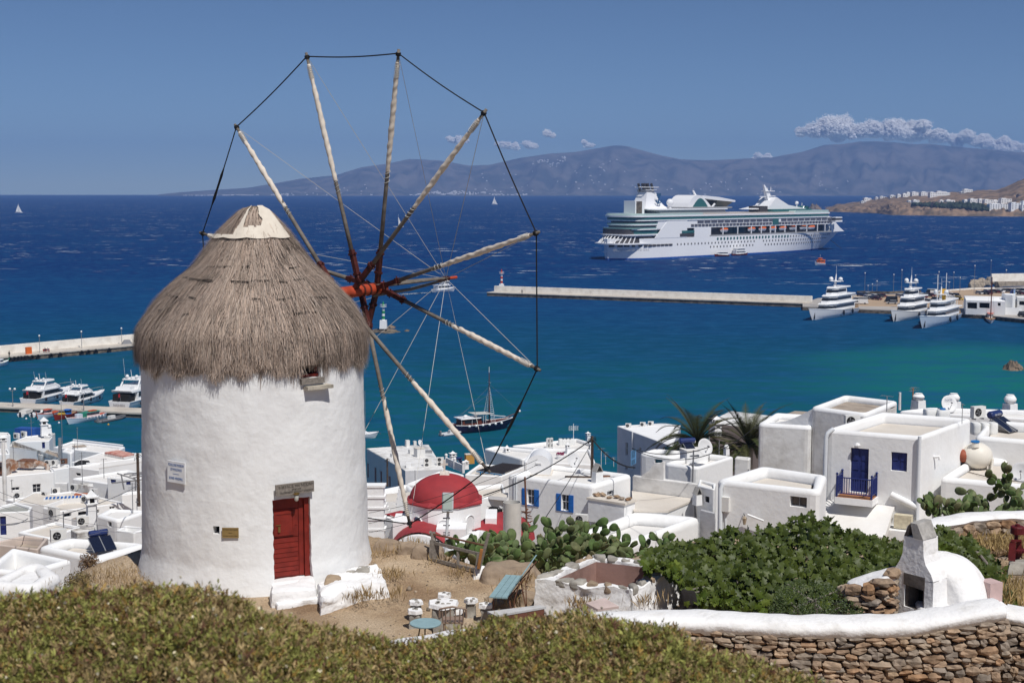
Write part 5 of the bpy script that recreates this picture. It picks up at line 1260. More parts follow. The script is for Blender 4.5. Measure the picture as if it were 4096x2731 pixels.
def opening(t,q,s0,s1,z0,z1,dp,w):
 st=w.get('st','win');col=w.get('col',WHITE);f=.05
 def bx(mb,a,b,c,d,k0,k1):mb.hexa([q(a,c,k0),q(b,c,k0),q(b,c,k1),q(a,c,k1),q(a,d,k0),q(b,d,k0),q(b,d,k1),q(a,d,k1)])
 if st=='dark':
  mb=MB();mb.quad(q(s0,z0,dp),q(s1,z0,dp),q(s1,z1,dp),q(s0,z1,dp));tag(mb.build('window',DARK,t));return
 if st=='door':
  mb=MB();bx(mb,s0,s1,z0,z1,dp-.04,dp);dr=mb.build('door',col,t);nl=w.get('leaves',1);W_=(s1-s0)/nl
  for k in range(nl):
   a,b=s0+k*W_,s0+(k+1)*W_;hh_=z1-z0
   for p0,p1 in w.get('pan',((.06,.30),(.34,.62),(.66,.95))):
    mb=MB();bx(mb,a+W_*.16,b-W_*.16,z0+hh_*p0,z0+hh_*p1,dp-.075,dp-.041);mb.build('panel',col,dr)
  return
 mb=MB();fw_=w.get('fw',f);bx(mb,s0,s1,z0,z0+fw_,dp-.07,dp);bx(mb,s0,s1,z1-fw_,z1,dp-.07,dp);bx(mb,s0,s0+fw_,z0+fw_,z1-fw_,dp-.07,dp);bx(mb,s1-fw_,s1,z0+fw_,z1-fw_,dp-.07,dp)
 m=(s0+s1)/2
 if s1-s0>.55:bx(mb,m-fw_*.5,m+fw_*.5,z0+fw_,z1-fw_,dp-.065,dp)
 if w.get('bars',1)and z1-z0>.6:zb2=z0+(z1-z0)*.55;bx(mb,s0+fw_,s1-fw_,zb2-.02,zb2+.02,dp-.055,dp)
 wn_=mb.build('window',col,t)
 mb=MB();mb.quad(q(s0,z0,dp+.004),q(s1,z0,dp+.004),q(s1,z1,dp+.004),q(s0,z1,dp+.004));mb.build('pane',w.get('glass',GLASS),wn_)
 if 'shut' in w:
  sw_=(s1-s0)*w.get('sw',.42);
  for a,b in((s0-sw_-.01,s0-.01),(s1+.01,s1+sw_+.01)):
   mb=MB();bx(mb,a,b,z0-.06,z1+.02,-.045,-.006);sh=mb.build('shutter',w['shut'],t)
   for c0,c1 in((.08,.47),(.53,.92)):
    mb=MB();zz0,zz1=z0-.06,z1+.02;bx(mb,a+sw_*.2,b-sw_*.2,zz0+(zz1-zz0)*c0,zz0+(zz1-zz0)*c1,-.062,-.046);mb.build('panel',w['shut'],sh)
  mb=MB();bx(mb,s0-.0,s1+.0,z0-.05,z0-.003,-.05,dp);mb.build('sill',w['shut'],wn_)
 elif w.get('sill'):
  mb=MB();bx(mb,s0-.05,s1+.05,z0-.06,z0-.003,-.06,dp-.08);mb.build('sill',PL,wn_)
def W(side,px,**k):k.update(side=side,px=px);return k
def ac(label,px,z,rz=0.4,w=.85,h_=.62,double=False,cat='air conditioner',m=OFFW,rust=False):
 c=atZ(px[0],px[1],z);hh_=h_*(1.9 if double else 1);t=thing('air_conditioner',label,cat,tuple(c),rz,'air conditioners on the roofs')
 mb=MB();mb.box((0,0,hh_/2+.10),(w,.34,hh_));cs=mb.build('casing',RUST if rust else m,t,local=True)
 for k in range(2 if double else 1):
  zc_=.10+h_*(.5+.92*k);mb=MB();mb.lathe([(.25,0),(.25,.012)],(-.12,-.171,zc_),16,(0,-1,0));fg=mb.build('fan_grille',DARK,t,local=True)
  mb=MB()
  for a in range(4):mb.box((-.12+.12*cos(a*pi/2+.4),-.188,zc_+.12*sin(a*pi/2+.4)),(.16 if a%2==0 else .05,.008,.05 if a%2==0 else .16))
  mb.build('fan',GREYM,fg,local=True)
 for sx in(-.3,.3):mb=MB();mb.box((sx,0,.05),(.06,.36,.10));mb.build('foot',GREYM,t,local=True)
 return t
def pole(mb,a,b,r=.025,seg=5):mb.tube([a,b],r,seg)
antl=[]
def antenna(label,px,z,h_,rz=0.,arms=((.92,.9),(.80,.6)),m=GREYM,cat='antenna',r=.022,v=True):
 c=atZ(px[0],px[1],z);antl.append(thing('antenna',label,cat,tuple(c),rz,'rooftop aerials'));t=antl[-1];mb=MB();pole(mb,(0,0,0),(0,0,h_),r);mb.build('mast',m,t,local=True)
 for f,L in arms:
  mb=MB();pole(mb,(-L*.5,0,h_*f),(L*.5,0,h_*f+.05),.013,4)
  for k in range(7):x=-L*.5+L*k/6;l2=.14+.18*k/6;mb.tube([(x,-l2,h_*f+.025),(x,l2,h_*f+.025)],.008,4)
  mb.build('aerial',METAL,t,local=True)
 return t
def dish(label,px,z,r_,rz,h_=.6,logo=None,tilt=.35):
 c=atZ(px[0],px[1],z);t=thing('satellite_dish',label,'satellite dish',tuple(c),rz,'satellite dishes');mb=MB();pole(mb,(0,.1,0),(0,.1,h_+.1),.035);pole(mb,(0.2,.35,0),(0,.1,h_*.8),.02);mb.build('mount',GREYM,t,local=True)
 ax=Vector((0,-cos(tilt),sin(tilt)));cc=Vector((0,0,h_+r_*.55));mb=MB();mb.lathe([(.02,.0),(r_*.4,r_*.035),(r_*.75,r_*.12),(r_,r_*.22),(r_*1.01,r_*.21),(r_*.75,r_*.10),(r_*.3,0.0)],cc,28,ax,cap=False);dd=mb.build('reflector',mat('dish_white',(.70,.70,.70),.45),t,smooth=True,local=True)
 mb=MB();e=cc+ax*r_*.75;pole(mb,cc-Vector((0,0,r_*.95)),e-Vector((0,0,.1)),.018);mb.box(e,(.09,.12,.09));mb.build('feed_arm',GREYM,t,local=True)
 if logo:
  xr=Vector((1,0,0));upv=ax.cross(xr);upv=upv if upv.z>0 else-upv;Mx=ORG[t.name].to_3x3();text(logo,r_*.28,ORG[t.name]@(cc+ax*(r_*.2)+upv*r_*.45),Mx@xr,Mx@upv,Mx@ax,NAVY,t)
 return t
def chimney(label,px,z,h_,w,style='house',parent=None,m=PL):
 """small Cycladic chimney: square shaft with an open pigeon-house top"""
 c=atZ(px[0],px[1],z);t=thing('chimney',label,'chimney',tuple(c),.5,'little white roof chimneys')
 mb=MB();mb.box((0,0,h_*.3),(w,w,h_*.6),taper=.9);mb.build('shaft',m,t,local=True)
 if style=='pot':
  mb=MB();mb.lathe([(w*.25,h_*.6),(w*.5,h_*.68),(w*.55,h_*.82),(w*.38,h_*.95),(w*.3,h_*.96),(w*.34,h_)],(0,0,0),14);mb.build('pot',m,t,smooth=50,local=True)
 elif style=='cowl':
  mb=MB();mb.hexa([(-w*.5,-w*.5,h_*.6),(w*.5,-w*.5,h_*.6),(w*.5,w*.5,h_*.6),(-w*.5,w*.5,h_*.6),(-.02,-w*.5,h_),(.02,-w*.5,h_),(.02,w*.5,h_),(-.02,w*.5,h_)]);mb.build('cowl',CAPS,t,local=True)
  mb=MB();mb.add([(-w*.38,-w*.505,h_*.62),(w*.38,-w*.505,h_*.62),(0,-w*.505,h_*.94)],[(0,1,2)]);mb.build('mouth',DARK,t,local=True)
 else:
  for sx in(-1,1):
   for sy in(-1,1):mb=MB();mb.box((sx*w*.36,sy*w*.36,h_*.70),(w*.2,w*.2,h_*.2));mb.build('post',m,t,local=True)
  mb=MB();mb.box((0,0,h_*.615),(w*1.2,w*1.2,h_*.04));mb.box((0,0,h_*.815),(w*1.2,w*1.2,h_*.04));mb.build('collar',m,t,local=True)
  mb=MB();mb.lathe([(w*.55,h_*.835),(w*.3,h_*.93),(w*.08,h_),(.01,h_*1.02)],(0,0,0),4 if style=='house' else 10);mb.build('cap',m,t,local=True)
  mb=MB();mb.box((0,0,h_*.715),(w*.45,w*.45,h_*.16));mb.build('flue',DARK,t,local=True)
 return t
def solar(label,px,z,rz,s=1.0,panels=2,text_=None):
 c=atZ(px[0],px[1],z);t=thing('solar_heater',label,'solar heater',tuple(c),rz,'solar water heaters');P_=mat('solar_glass',(.012,.016,.035),.15,spec=.6)
 for k in range(panels):
  x=(k-(panels-1)/2)*.98*s;mb=MB();mb.hexa([(x-.45*s,-1.6*s,.05),(x+.45*s,-1.6*s,.05),(x+.45*s,0,.95*s),(x-.45*s,0,.95*s),(x-.45*s,-1.6*s,.12),(x+.45*s,-1.6*s,.12),(x+.45*s,-.03,1.03*s),(x-.45*s,-.03,1.03*s)]);mb.build('panel',P_,t,local=True)
  for sx in(-.47,.47):mb=MB();mb.tube([(x+sx*s,-1.62*s,.09),(x+sx*s,0,1.0*s)],.03,4);mb.build('panel_edge',METAL,t,local=True)
 mb=MB();mb.tube([(-.82*s,.15,1.25*s),(-.72*s,.15,1.25*s),(.72*s,.15,1.25*s)],[.2*s,.29*s,.29*s],18);mb.build('tank',mat('tank_blue',(.02,.035,.13),.25,spec=.6),t,smooth=40,local=True)
 mb=MB();mb.tube([(.725*s,.15,1.25*s),(.80*s,.15,1.25*s),(.84*s,.15,1.25*s)],[.292*s,.27*s,.16*s],18);mb.build('tank_end',CHROME,t,smooth=40,local=True)
 for sx in(-.6,.6):
  mb=MB();mb.tube([(sx*s,.15,0),(sx*s,.15,1.0*s)],.025,4);mb.tube([(sx*s,.55,0),(sx*s,.15,.95*s)],.02,4);mb.build('frame_leg',METAL,t,local=True)
 if text_:
  M_=ORG[t.name].to_3x3();text(text_,.20*s,ORG[t.name]@Vector((0,.15-.295*s,1.25*s)),M_@Vector((1,0,0)),Vector((0,0,1)),M_@Vector((0,-1,0)),WHITE,t)
 return t
def block(label,px,z,d,rz,m,name='box',cat='box',top=None,taper=1.0,group=None):
 c=atZ(px[0],px[1],z);t=thing(name,label,cat,tuple(c),rz,group);mb=MB();mb.box((0,0,d[2]/2),d,taper=taper);mb.build('body',m,t,local=True)
 if top:mb=MB();mb.box((0,0,d[2]+.03),(d[0]*1.06,d[1]*1.06,.06));mb.build('lid',top,t,local=True)
 return t
def wire(label,pts,r=.012,sag=.4,m=None,cat='cable',group='overhead cables'):
 a,b=Vector(pts[0]),Vector(pts[1]);n=16;mb=MB();mb.tube([a.lerp(b,i/n)-Vector((0,0,sag*4*(i/n)*(1-i/n)))for i in range(n+1)],r,4);return solo(mb,'cable',m or BLACKM,label,cat,group=group)
def mastpost(label,px,z,h_,r=.1,m=WOODP,name='utility_pole',cat='utility pole',junk=True):
 c=atZ(px[0],px[1],z);t=thing(name,label,cat,tuple(c));mb=MB();mb.tube([(0,0,0),(0,0,h_)],[r,r*.8],8);mb.build('post',m,t,local=True)
 if junk:
  random.seed(int(px[0]));mb=MB()
  for k in range(14):a=random.uniform(0,6.28);zz=h_-random.uniform(.02,.5);mb.tube([(r*cos(a),r*sin(a),zz),(.25*cos(a),.25*sin(a),zz+random.uniform(-.1,.12)),(.33*cos(a+.6),.33*sin(a+.6),zz-.2)],.014,4)
  tag(mb.build('wire_loop',BLACKM,t,local=True),kind='stuff')
 return t
# ================================================================== TOWN, RIGHT OF THE MILL
z5=zm(1450,1700,700/1996);zc=zm(1900,1650,950/2292);zd=zm(2400,1500,900/2171);ze=zm(3200,1500,896/2161)
def rz_of(t):return t_info[t.name][0]
hb=house('white cube house with dark blue double door, blue railed balcony and small blue window',[(240,522),(1172,596),(1662,418)],d=76.5,depth=9,rim=.42,drop=.55,r=.35,roof=RF_BEIGE,zf=ze,wins=[W(0,(484,705,660,1132),st='door',col=NAVY,leaves=2,deep=.22,pan=((.03,.22),(.27,.46),(.50,.68),(.72,.96))),W(0,(878,745,1033,926),st='door',col=NAVY,leaves=2,deep=.2,pan=((.08,.46),(.54,.92)))])
zr,pol,ZZ=t_info[hb.name];A,B=pol[0],pol[1];e=(B-A).normalized();E3=Vector((e.x,e.y,0));NF=Vector((e.y,-e.x,0));A3=Vector((A.x,A.y,0))
def fpt(px,zf=ze,k=0.):p=onplane(*zf(*px),A3,NF);return p+NF*k
a,b=fpt((392,1150)),fpt((752,1150));zf_=fpt((570,1140)).z
a=Vector((a.x,a.y,0));b=Vector((b.x,b.y,0));dep=1.2
def slabm(a,b,z0,z1,k0,k1):mb=MB();q=lambda p,z,k:Vector((p.x,p.y,z))+NF*k;mb.hexa([q(a,z0,k1),q(b,z0,k1),q(b,z0,k0),q(a,z0,k0),q(a,z1,k1),q(b,z1,k1),q(b,z1,k0),q(a,z1,k0)]);return mb
bal=slabm(a,b,zf_-.42,zf_-.06,.004,dep).build('balcony',PL,hb);slabm(a+E3*.05,b-E3*.05,zf_-.06,zf_-.03,.004,dep-.05).build('balcony_floor',mat('terracotta_floor',(.34,.15,.07),.8),bal)
P3=lambda p,z,k:Vector((p.x,p.y,z))+NF*k
def rail(p,q,k0,k1,n):
 mb=MB();
 for z,r_ in((1.02,.035),(.16,.03)):mb.tube([P3(p,zf_+z,k0),P3(q,zf_+z,k1)],r_,5)
 mb.build('rail',NAVY,bal)
 for i in range(1,n):
  t=i/n;x=p.lerp(q,t);k=k0+(k1-k0)*t;mb=MB();mb.tube([P3(x,zf_+.16,k),P3(x,zf_+1.0,k)],.026,4);mb.build('baluster',NAVY,bal)
a2,b2=a+E3*.08,b-E3*.08
rail(a2,b2,dep-.08,dep-.08,14);rail(a2,a2,.06,dep-.08,6);rail(b2,b2,.06,dep-.08,6)
for p,k in((a2,dep-.08),(b2,dep-.08),(a2,.06),(b2,.06)):
 mb=MB();mb.tube([P3(p,zf_-.03,k),P3(p,zf_+1.12,k)],.055,6);mb.ball(P3(p,zf_+1.20,k),.075,8);mb.build('newel_post',NAVY,bal)
PIPE=mat('white_pipe',(.68,.71,.74),.5)
mb=MB();mb.tube([fpt((318,520),k=-.1),fpt((275,555),k=.12),fpt((258,600),k=.13),fpt((240,1190),k=.13)],.12,8);mb.build('downpipe',PIPE,hb,smooth=50)
mb=MB();mb.tube([fpt((1160,588),k=.12),fpt((1132,1410),k=.12)],.10,8);mb.build('downpipe',PIPE,hb,smooth=50)
mb=MB();mb.tube([fpt((880,1150),k=.06),fpt((1132,1272),k=.08)],.17,8);mb.build('stair_moulding',PL,hb,smooth=60)
mb=MB();mb.ball(fpt((560,672),k=.16),.17,8,(1,.8,.8));mb.build('wall_lamp',PL,hb)
B1,B2=fpt((268,1200),k=.02),fpt((915,1262),k=.02);C2,C1=[onplane(*ze(*q),A3+NF*2.3,NF)for q in((815,1560),(60,1500))]
mb=MB();dn=Vector((0,0,-.4));mb.hexa([C1+dn,C2+dn,B2+dn,B1+dn,C1,C2,B2,B1]);mb.build('sloping_stair_roof',RF_WHITE,hb)
q=fpt((1020,1450),k=.6);block('air conditioner wrapped in cream cloth on a white ledge under the blue balcony house',(0,0),0,(.9,.45,.72),atan2(e.y,e.x),mat('cream_cloth',(.58,.52,.38),.9,var=.15,vscale=5,bump=.4,bscale=6),'wrapped_unit','air conditioner').location=q
ORG_=q;led=solo((lambda mb:(mb.box(q+Vector((0,0,-.3)),(2.2,1.2,.5),atan2(e.y,e.x)),mb)[1])(MB()),'white_ledge',PL,'white masonry ledge carrying the wrapped air conditioner','ledge')
ac('grille-sided air conditioner at the edge of the flat roof over the blue balcony',ze(500,505),zr,.1)
WT=mat('white_tank_plastic',(.78,.78,.76),.45)
def rtank(label,c,d,rz,m=WT,name='water_tank',ribs=True,cap=None,parent_=None):
 t=thing(name,label,'water tank',tuple(c),rz);n=7
 prof=lambda k:1.-(.10 if k in(0,n)else 0)
 rings=[]
 for k in range(n+1):
  z=d[2]*k/n;s=prof(k)*(.97 if ribs and k%2 else 1.);rings.append([(x*s,y*s,z)for x,y in[tuple(p)for p in rounded([Vector((-d[0]/2,-d[1]/2)),Vector((d[0]/2,-d[1]/2)),Vector((d[0]/2,d[1]/2)),Vector((-d[0]/2,d[1]/2))],.18)]])
 mb=MB();mb.loft(rings);mb.build('tank_body',m,t,smooth=50,local=True)
 if cap:mb=MB();mb.lathe([(.17,d[2]),(.17,d[2]+.09),(.02,d[2]+.1)],(0,0,0),14);mb.build('lid',cap,t,local=True)
 return t
CAPB=mat('tank_lid_blue',(.02,.16,.42),.5)
rtank('pillow-shaped white water tank on the balcony house roof, without lid',atZ(*ze(1250,462),zr),(.70,.65,.82),.15);rtank('pillow-shaped white water tank with blue lid on the balcony house roof',atZ(*ze(1372,468),zr),(.76,.65,.82),.15,cap=CAPB)
mb=MB();pp=onplane(*ze(1290,790),Vector((pol[1].x,pol[1].y,0)),Vector(((pol[2]-pol[1]).normalized().y,-(pol[2]-pol[1]).normalized().x,0)));mb.tube([pp,pp+Vector((.25,-.1,.05)),pp+Vector((.3,-.1,-.12))],.08,6);mb.build('wall_lamp',PL,hb)
antenna('thin bare aerial mast on the side parapet of the balcony house',ze(1562,470),ZZ,1.1,0,((.98,.08),),METAL)
antenna('grey toothed aerial at the back corner of the balcony house',ze(836,352),ZZ-.3,.95,2.6,((.97,.7),),METAL,r=.03)
ht=house('tall white weathered house with brown flat roof behind the balcony house',[(108,306),(640,372),(946,248)],d=90,depth=11,rim=.45,drop=.35,wall=PL_OLD,par=PL,roof=RF_EARTH,r=.4,zf=ze,wins=[W(1,(872,290,920,322),st='dark',deep=.15)])
zt_,pt_,ZT=t_info[ht.name]
house('lower blank white wing stepping down beside the tall weathered house',[(1524,462),(2030,494),(2180,390)],d=91,depth=9,rim=.45,drop=.35,wall=PL_OLD,par=PL,roof=RF_WHITE,r=.35,zf=zd)
mb=MB();Zl=t_info[[k for k in t_info][-1]][2];pA=t_info[[k for k in t_info][-1]][1];
tp=[atZ(*ze(110,320),ZT)];eL=(pt_[1]-pt_[0]).normalized();base_=Vector((pt_[0].x,pt_[0].y))
pr=[(0,ZT-.15)]+[(-3.4*k/8,Zl-.2+(ZT-.15-Zl+.2)*(1-sin(pi/2*k/8)))for k in range(1,9)]+[(-3.4,Zl-1.5),(0,Zl-1.5)]
nb_=Vector((-eL.y,eL.x));f_=[(base_.x+eL.x*s+nb_.x*.15,base_.y+eL.y*s+nb_.y*.15,z)for s,z in pr];g_=[(x+nb_.x*.4,y+nb_.y*.4,z)for x,y,z in f_];n_=len(f_)
mb.add(f_+g_,[tuple(range(n_))[::-1],tuple(range(n_,2*n_))]+[(i,(i+1)%n_,n_+(i+1)%n_,n_+i)for i in range(n_)]);mb.build('curved_shoulder',PL,ht)
hl=house('low white house with rounded front edge and wide beige roof, left of the balcony',[(1112,1010),(2125,1120),(2190,960),(1560,872)],d=72,depth=7,rim=.5,drop=.5,roof=RF_BEIGE,r=.4,zf=zd,wins=[W(0,(1832,1172,1996,1272),deep=.25,bars=0,glass=mat('blind_glass',(.12,.10,.085),.5),col=GREYM)])
zl_,pl_,ZL=t_info[hl.name];e2=(pl_[1]-pl_[0]).normalized();n2=Vector((e2.y,-e2.x,0));lp=lambda px,k=0.:onplane(*zd(*px),Vector((pl_[0].x,pl_[0].y,0)),n2)+n2*k
mb=MB();mb.tube([lp((1185,1045),.0),lp((1172,1090),.12),lp((1168,1500),.12)],.12,8);mb.build('downpipe',PIPE,hl,smooth=50)
mb=MB();c=lp((1210,1240),.09);mb.box(c,(.5,.2,.75),atan2(e2.y,e2.x));mb.build('meter_box',OFFW,hl)
mb=MB();mb.tube([lp((1212,1275),.03),lp((1214,1500),.03)],.03,4);mb.build('conduit',PIPE,hl)
mb=MB();mb.tube([lp((1445,1335),.3),lp((1600,1395),.3)],.07,6);mb.build('handrail',PL,hl)
lt=thing('wall_lantern','small black wall lantern on the white wall above the fig leaves','lantern',tuple(lp((1415,1390),.3)));c=lp((1415,1392),.3);mb=MB();mb.lathe([(.06,-.2),(.12,.1),(.14,.12),(.02,.25)],c,8);mb.build('lantern_body',mat('lantern_glass',(.35,.28,.2),.3),lt);mb=MB();mb.tube([c+Vector((0,0,.25)),c+Vector((0,.3,.3))],.025,4);mb.build('bracket',BLACKM,lt)
house('small white porch roof slab among the fig leaves under the beige roofed house',[(1100,1530),(1170,1540),(1230,1510)],d=66,depth=.18,rim=.1,flat=True,r=0,zf=zd,roof=RF_BEIGE,name='porch_roof',cat='roof')
h4=house('white rounded house wall with tall downpipe and satellite dish on top',[(612,850),(942,890),(1300,782)],d=104,depth=6,rim=.4,drop=.4,r=.4,zf=zd,wins=[])
z4_,p4_,Z4=t_info[h4.name]
block('white masonry box under the large satellite dish',zd(905,835),z4_,(1.75,1.2,.95),.35,PL,'masonry_box','masonry box',RF_WHITE)
block('white square pillar against the rounded house wall',zd(812,1028),z4_-1.55,(.5,.4,1.7),.15,PL,'pillar','pillar')
dish('large white satellite dish on the masonry box by the palms',zd(1005,762),z4_+.95,.66,.55,.15)
e4=(p4_[1]-p4_[0]).normalized();n4=Vector((e4.y,-e4.x,0));q4_=lambda px,k=0.:onplane(*zd(*px),Vector((p4_[0].x,p4_[0].y,0)),n4)+n4*k
mb=MB();mb.tube([q4_((905,1030),.2),q4_((915,720),.2)],.055,6);mb.tube([q4_((885,845),.2),q4_((910,885),.2)],.05,6);mb.build('dark_pipe',GREYM,h4)
mastpost('thin dark rod standing behind the satellite dish, right of it',zd(1052,830),z4_,1.9,.04,GREYM,'pole','pole',False);mastpost('short dark rod on the terrace parapet left of the second palm',zd(1148,800),z4_,1.4,.035,GREYM,'pole','pole',False)
h5=house('white rounded cube house with teal shuttered window in front of the shaded tall house',[(366,752),(700,790),(905,735),(510,705)],d=110,depth=6,rim=.5,drop=.25,r=.7,zf=zd,wins=[W(0,(527,812,603,852),st='door',col=TEAL,leaves=2,deep=.25,pan=((.1,.9),))])
block('teal cupboard door box on the roof terrace beside the rounded cube',zd(722,800),t_info[h5.name][0]-.8,(1.6,.3,.9),-.1,TEAL,'teal_door','door')
solar('solar heater with blue tank half hidden by the big palm',zd(845,760),z4_+.5,.3,.8,1)
h6=house('long plain white terrace wall running between the blue-shuttered house and the pillar',[(316,972),(958,1052),(968,1036),(330,956)],d=101.3,depth=5.5,rim=.16,drop=.1,r=0,zf=zd,wall=PL_OLD,name='terrace_wall',cat='wall')
z6_,p6_,Z6=t_info[h6.name];e6=(p6_[1]-p6_[0]).normalized();n6=Vector((e6.y,-e6.x,0));w6=lambda px:onplane(*zd(*px),Vector((p6_[0].x,p6_[0].y,0)),n6)
cv=[(390,985),(430,948),(480,915),(510,868),(540,850),(575,850),(600,836),(612,838),(612,1020)];f_=[w6(c)-n6*.01 for c in cv];g_=[p-n6*.3 for p in f_];mb=MB();n_=len(f_);mb.add(f_+g_,[tuple(range(n_))[::-1],tuple(range(n_,2*n_))]+[(i,(i+1)%n_,n_+(i+1)%n_,n_+i)for i in range(n_)]);mb.build('curved_rise',PL_OLD,h6)
h6b=house('short white wall with pierced vent between the pillar and the low house',[(942,1060),(1106,1100),(1120,1040)],d=96,depth=4.2,rim=.2,drop=.2,r=.1,zf=zd,wins=[W(0,(1012,1168,1055,1228),st='dark',deep=.12)])
chimney('slim white chimney with tilted grey cowl by the pierced vent wall',zd(938,1250),t_info[h6b.name][2]-1.25,1.25,.5,'cowl')
house('rough grey unpainted wall patch below the pierced vent',[(968,1300),(1104,1330),(1110,1318)],d=94,depth=4,rim=.1,drop=.1,r=0,zf=zd,wall=PL_GREY,name='rough_wall',cat='wall')
h7=house('low house with bare tan roof slab beside the blue-shuttered house',[(330,1318),(650,1322),(912,1212),(312,1136)],d=95,depth=4,rim=.12,flat=True,r=0,zf=zd,roof=RF_BEIGE,over=.1)
h8=house('low white house with thick rounded parapet behind the cactus thicket',[(850,1205),(1432,1282),(2188,1000),(1560,942)],d=88,depth=5,rim=.95,drop=.65,r=.5,zf=zc,roof=RF_WHITE)
z8_,p8_,Z8=t_info[h8.name]
sh=house('small white roof shed topped with corrugated sheet and loose stones',[(1092,838),(1440,892),(1543,856)],Z=z8_+1.35,depth=1.5,rim=.1,flat=True,r=0,zf=zc,roof=RF_BEIGE,over=.12,name='roof_shed',cat='shed')
zs0,ps_,_=t_info[sh.name];random.seed(9);cs=sum(ps_,Vector((0,0)))/4
for k in range(13):
 t_=random.random();s_=random.uniform(.25,.75);p=(ps_[0].lerp(ps_[1],t_)).lerp(ps_[3].lerp(ps_[2],t_),s_);o=bpy.data.objects.new('stone',random.choice(STONE_ME));COL.objects.link(o);o.location=(p.x,p.y,zs0+.08+random.random()*.1);o.scale=(random.uniform(.3,.6),random.uniform(.25,.4),.14);o.rotation_euler=(random.uniform(-.2,.2),random.uniform(-.2,.2),random.uniform(0,3));tag(o,'loose brown stone weighing down the corrugated roof of the white roof shed','stone','stones on the shed roof')
ac('beige air conditioner on the low white roof, behind the cactus',zc(1028,1085),z8_,-.35,w=.85,h_=.66)
mb=MB();c=atZ(*zc(1600,985),z8_);random.seed(2)
for k in range(6):mb.tube([c+Vector((random.uniform(-.4,.4),random.uniform(-.3,.3),.05)),c+Vector((random.uniform(.3,2.2),random.uniform(-.3,.6),.12))],.02,4)
o=solo(mb,'twig_heap',WOODG,'heap of bare sticks and wire lying on the low white roof','sticks');o['kind']='stuff'
h9=house('white house with two bright blue shuttered windows and a white vault on its roof',[(305,598),(1145,704),(1520,592)],d=100,depth=8,rim=.55,drop=.3,r=.4,zf=zc,roof=RF_WHITE,wins=[W(0,(500,738,572,888),shut=BLUE,sw=.62,deep=.2),W(0,(832,790,905,945),shut=BLUE,sw=.62,deep=.2),W(1,(1276,752,1340,852),deep=.2)])
z9_,p9_,Z9=t_info[h9.name];e9=(p9_[1]-p9_[0]).normalized();n9=Vector((e9.y,-e9.x,0));w9=lambda px,k=0.:onplane(*zc(*px),Vector((p9_[0].x,p9_[0].y,0)),n9)+n9*k
for u in(385,402):mb=MB();mb.tube([w9((u,615),.06),w9((u-4,1150),.06)],.06,6);mb.build('downpipe',PIPE,h9)
c0=atZ(*zc(560,572),z9_);c1=atZ(*zc(690,572),z9_);ang=.32
vt=thing('water_vault','white barrel-shaped water tank cover on the blue-shuttered house roof','tank cover',tuple(c0.lerp(c1,.5)),ang);rings=[]
for x in(-1.25,1.25):
 rings.append([(x,.85*cos(pi*k/12),.75+.75*sin(pi*k/12))for k in range(13)]+[(x,-.85,.05),(x,.85,.05)])
M_=Matrix.Rotation(pi/2,4,'Z');mb=MB();mb.T=Matrix.Rotation(1.15,4,'Z');mb.loft(rings);mb.build('vault_shell',WHITE,vt,smooth=40,local=True)
mb=MB();mb.T=Matrix.Rotation(1.15,4,'Z');mb.tube([(-1.26,-.2,.8),(-1.34,-.18,.95),(-1.34,.18,.95),(-1.26,.2,.8)],.04,5);mb.build('handle',WHITE,vt,local=True);mb=MB();mb.T=Matrix.Rotation(1.15,4,'Z');mb.box((0,0,.03),(2.7,1.9,.06));mb.build('base',RF_BEIGE,vt,local=True)
dish('round white satellite dish on the blue-shuttered house roof',zc(940,555),z9_,.62,.75,.45)
chimney('big white chimney with peaked slab hood on the blue-shuttered house corner',zc(1180,672),z9_,1.35,.62,'cowl',m=PL)
block('grey ladder frame and timber lying on the blue-shuttered house roof',zc(1010,625),z9_,(2.1,.2,.1),-.1,WOODP,'timber','timber');block('rust red timber offcuts on the roof beside the peaked chimney',zc(1265,618),z9_,(.9,.25,.1),.3,RUST,'timber','timber')
mastpost('dark wooden utility pole with tangled wires rising over the blue-shuttered house',zc(1128,822),z9_-1.5,4.5,.12)
h10=house('tall house with purple-grey shaded wall and broad white roof near the sea',[(1374,128),(1905,322),(1985,118),(1838,97)],Z=10.0,depth=13,rim=.25,drop=.25,r=0,zf=zc,wall=mat('shade_tinted_render',(.50,.50,.56),.9,var=.06,vscale=.8,bump=.4,bscale=1.5,bdist=.12),par=PL,roof=RF_WHITE,wins=[W(0,(1452,290,1478,412),deep=.2),W(0,(1586,336,1606,365),deep=.2),W(0,(1450,520,1475,550),deep=.2)])  # wall tinted purple-grey, its shade is put into the colour
for px,l in(((1480,150),'left'),((1620,138),'middle'),((1697,130),'right')):ac('air conditioner on the far roof edge of the shaded tall house, %s one of three'%{'left':'the corner','middle':'the middle','right':'the innermost'}[l],zc(*px),10.0-.1,-.2,w=.85,h_=.65)
mb=MB()
p10=t_info[h10.name][1];e10=(p10[1]-p10[0]).normalized();n10=Vector((e10.y,-e10.x,0));
mb.tube([onplane(*zc(1524,180),Vector((p10[0].x,p10[0].y,0)),n10)+n10*.1,onplane(*zc(1524,545),Vector((p10[0].x,p10[0].y,0)),n10)+n10*.1],.09,6);mb.build('downpipe',PL,h10)
bl=thing('blue_balcony','little light blue railed balcony at the foot of the shaded tall house','balcony',tuple(atY(*zc(1530,500),105)));
for k in range(8):mb=MB();p=atY(*zc(1508+6*k,510-3*k),105);mb.tube([p,p+Vector((0,0,1.1))],.05,4);mb.build('baluster',mat('light_blue_paint',(.16,.36,.62),.5),bl)
mb=MB();mb.tube([atY(*zc(1505,455),105),atY(*zc(1552,432),105)],.06,4);mb.build('rail',mat('light_blue_paint',(.16,.36,.62),.5),bl)
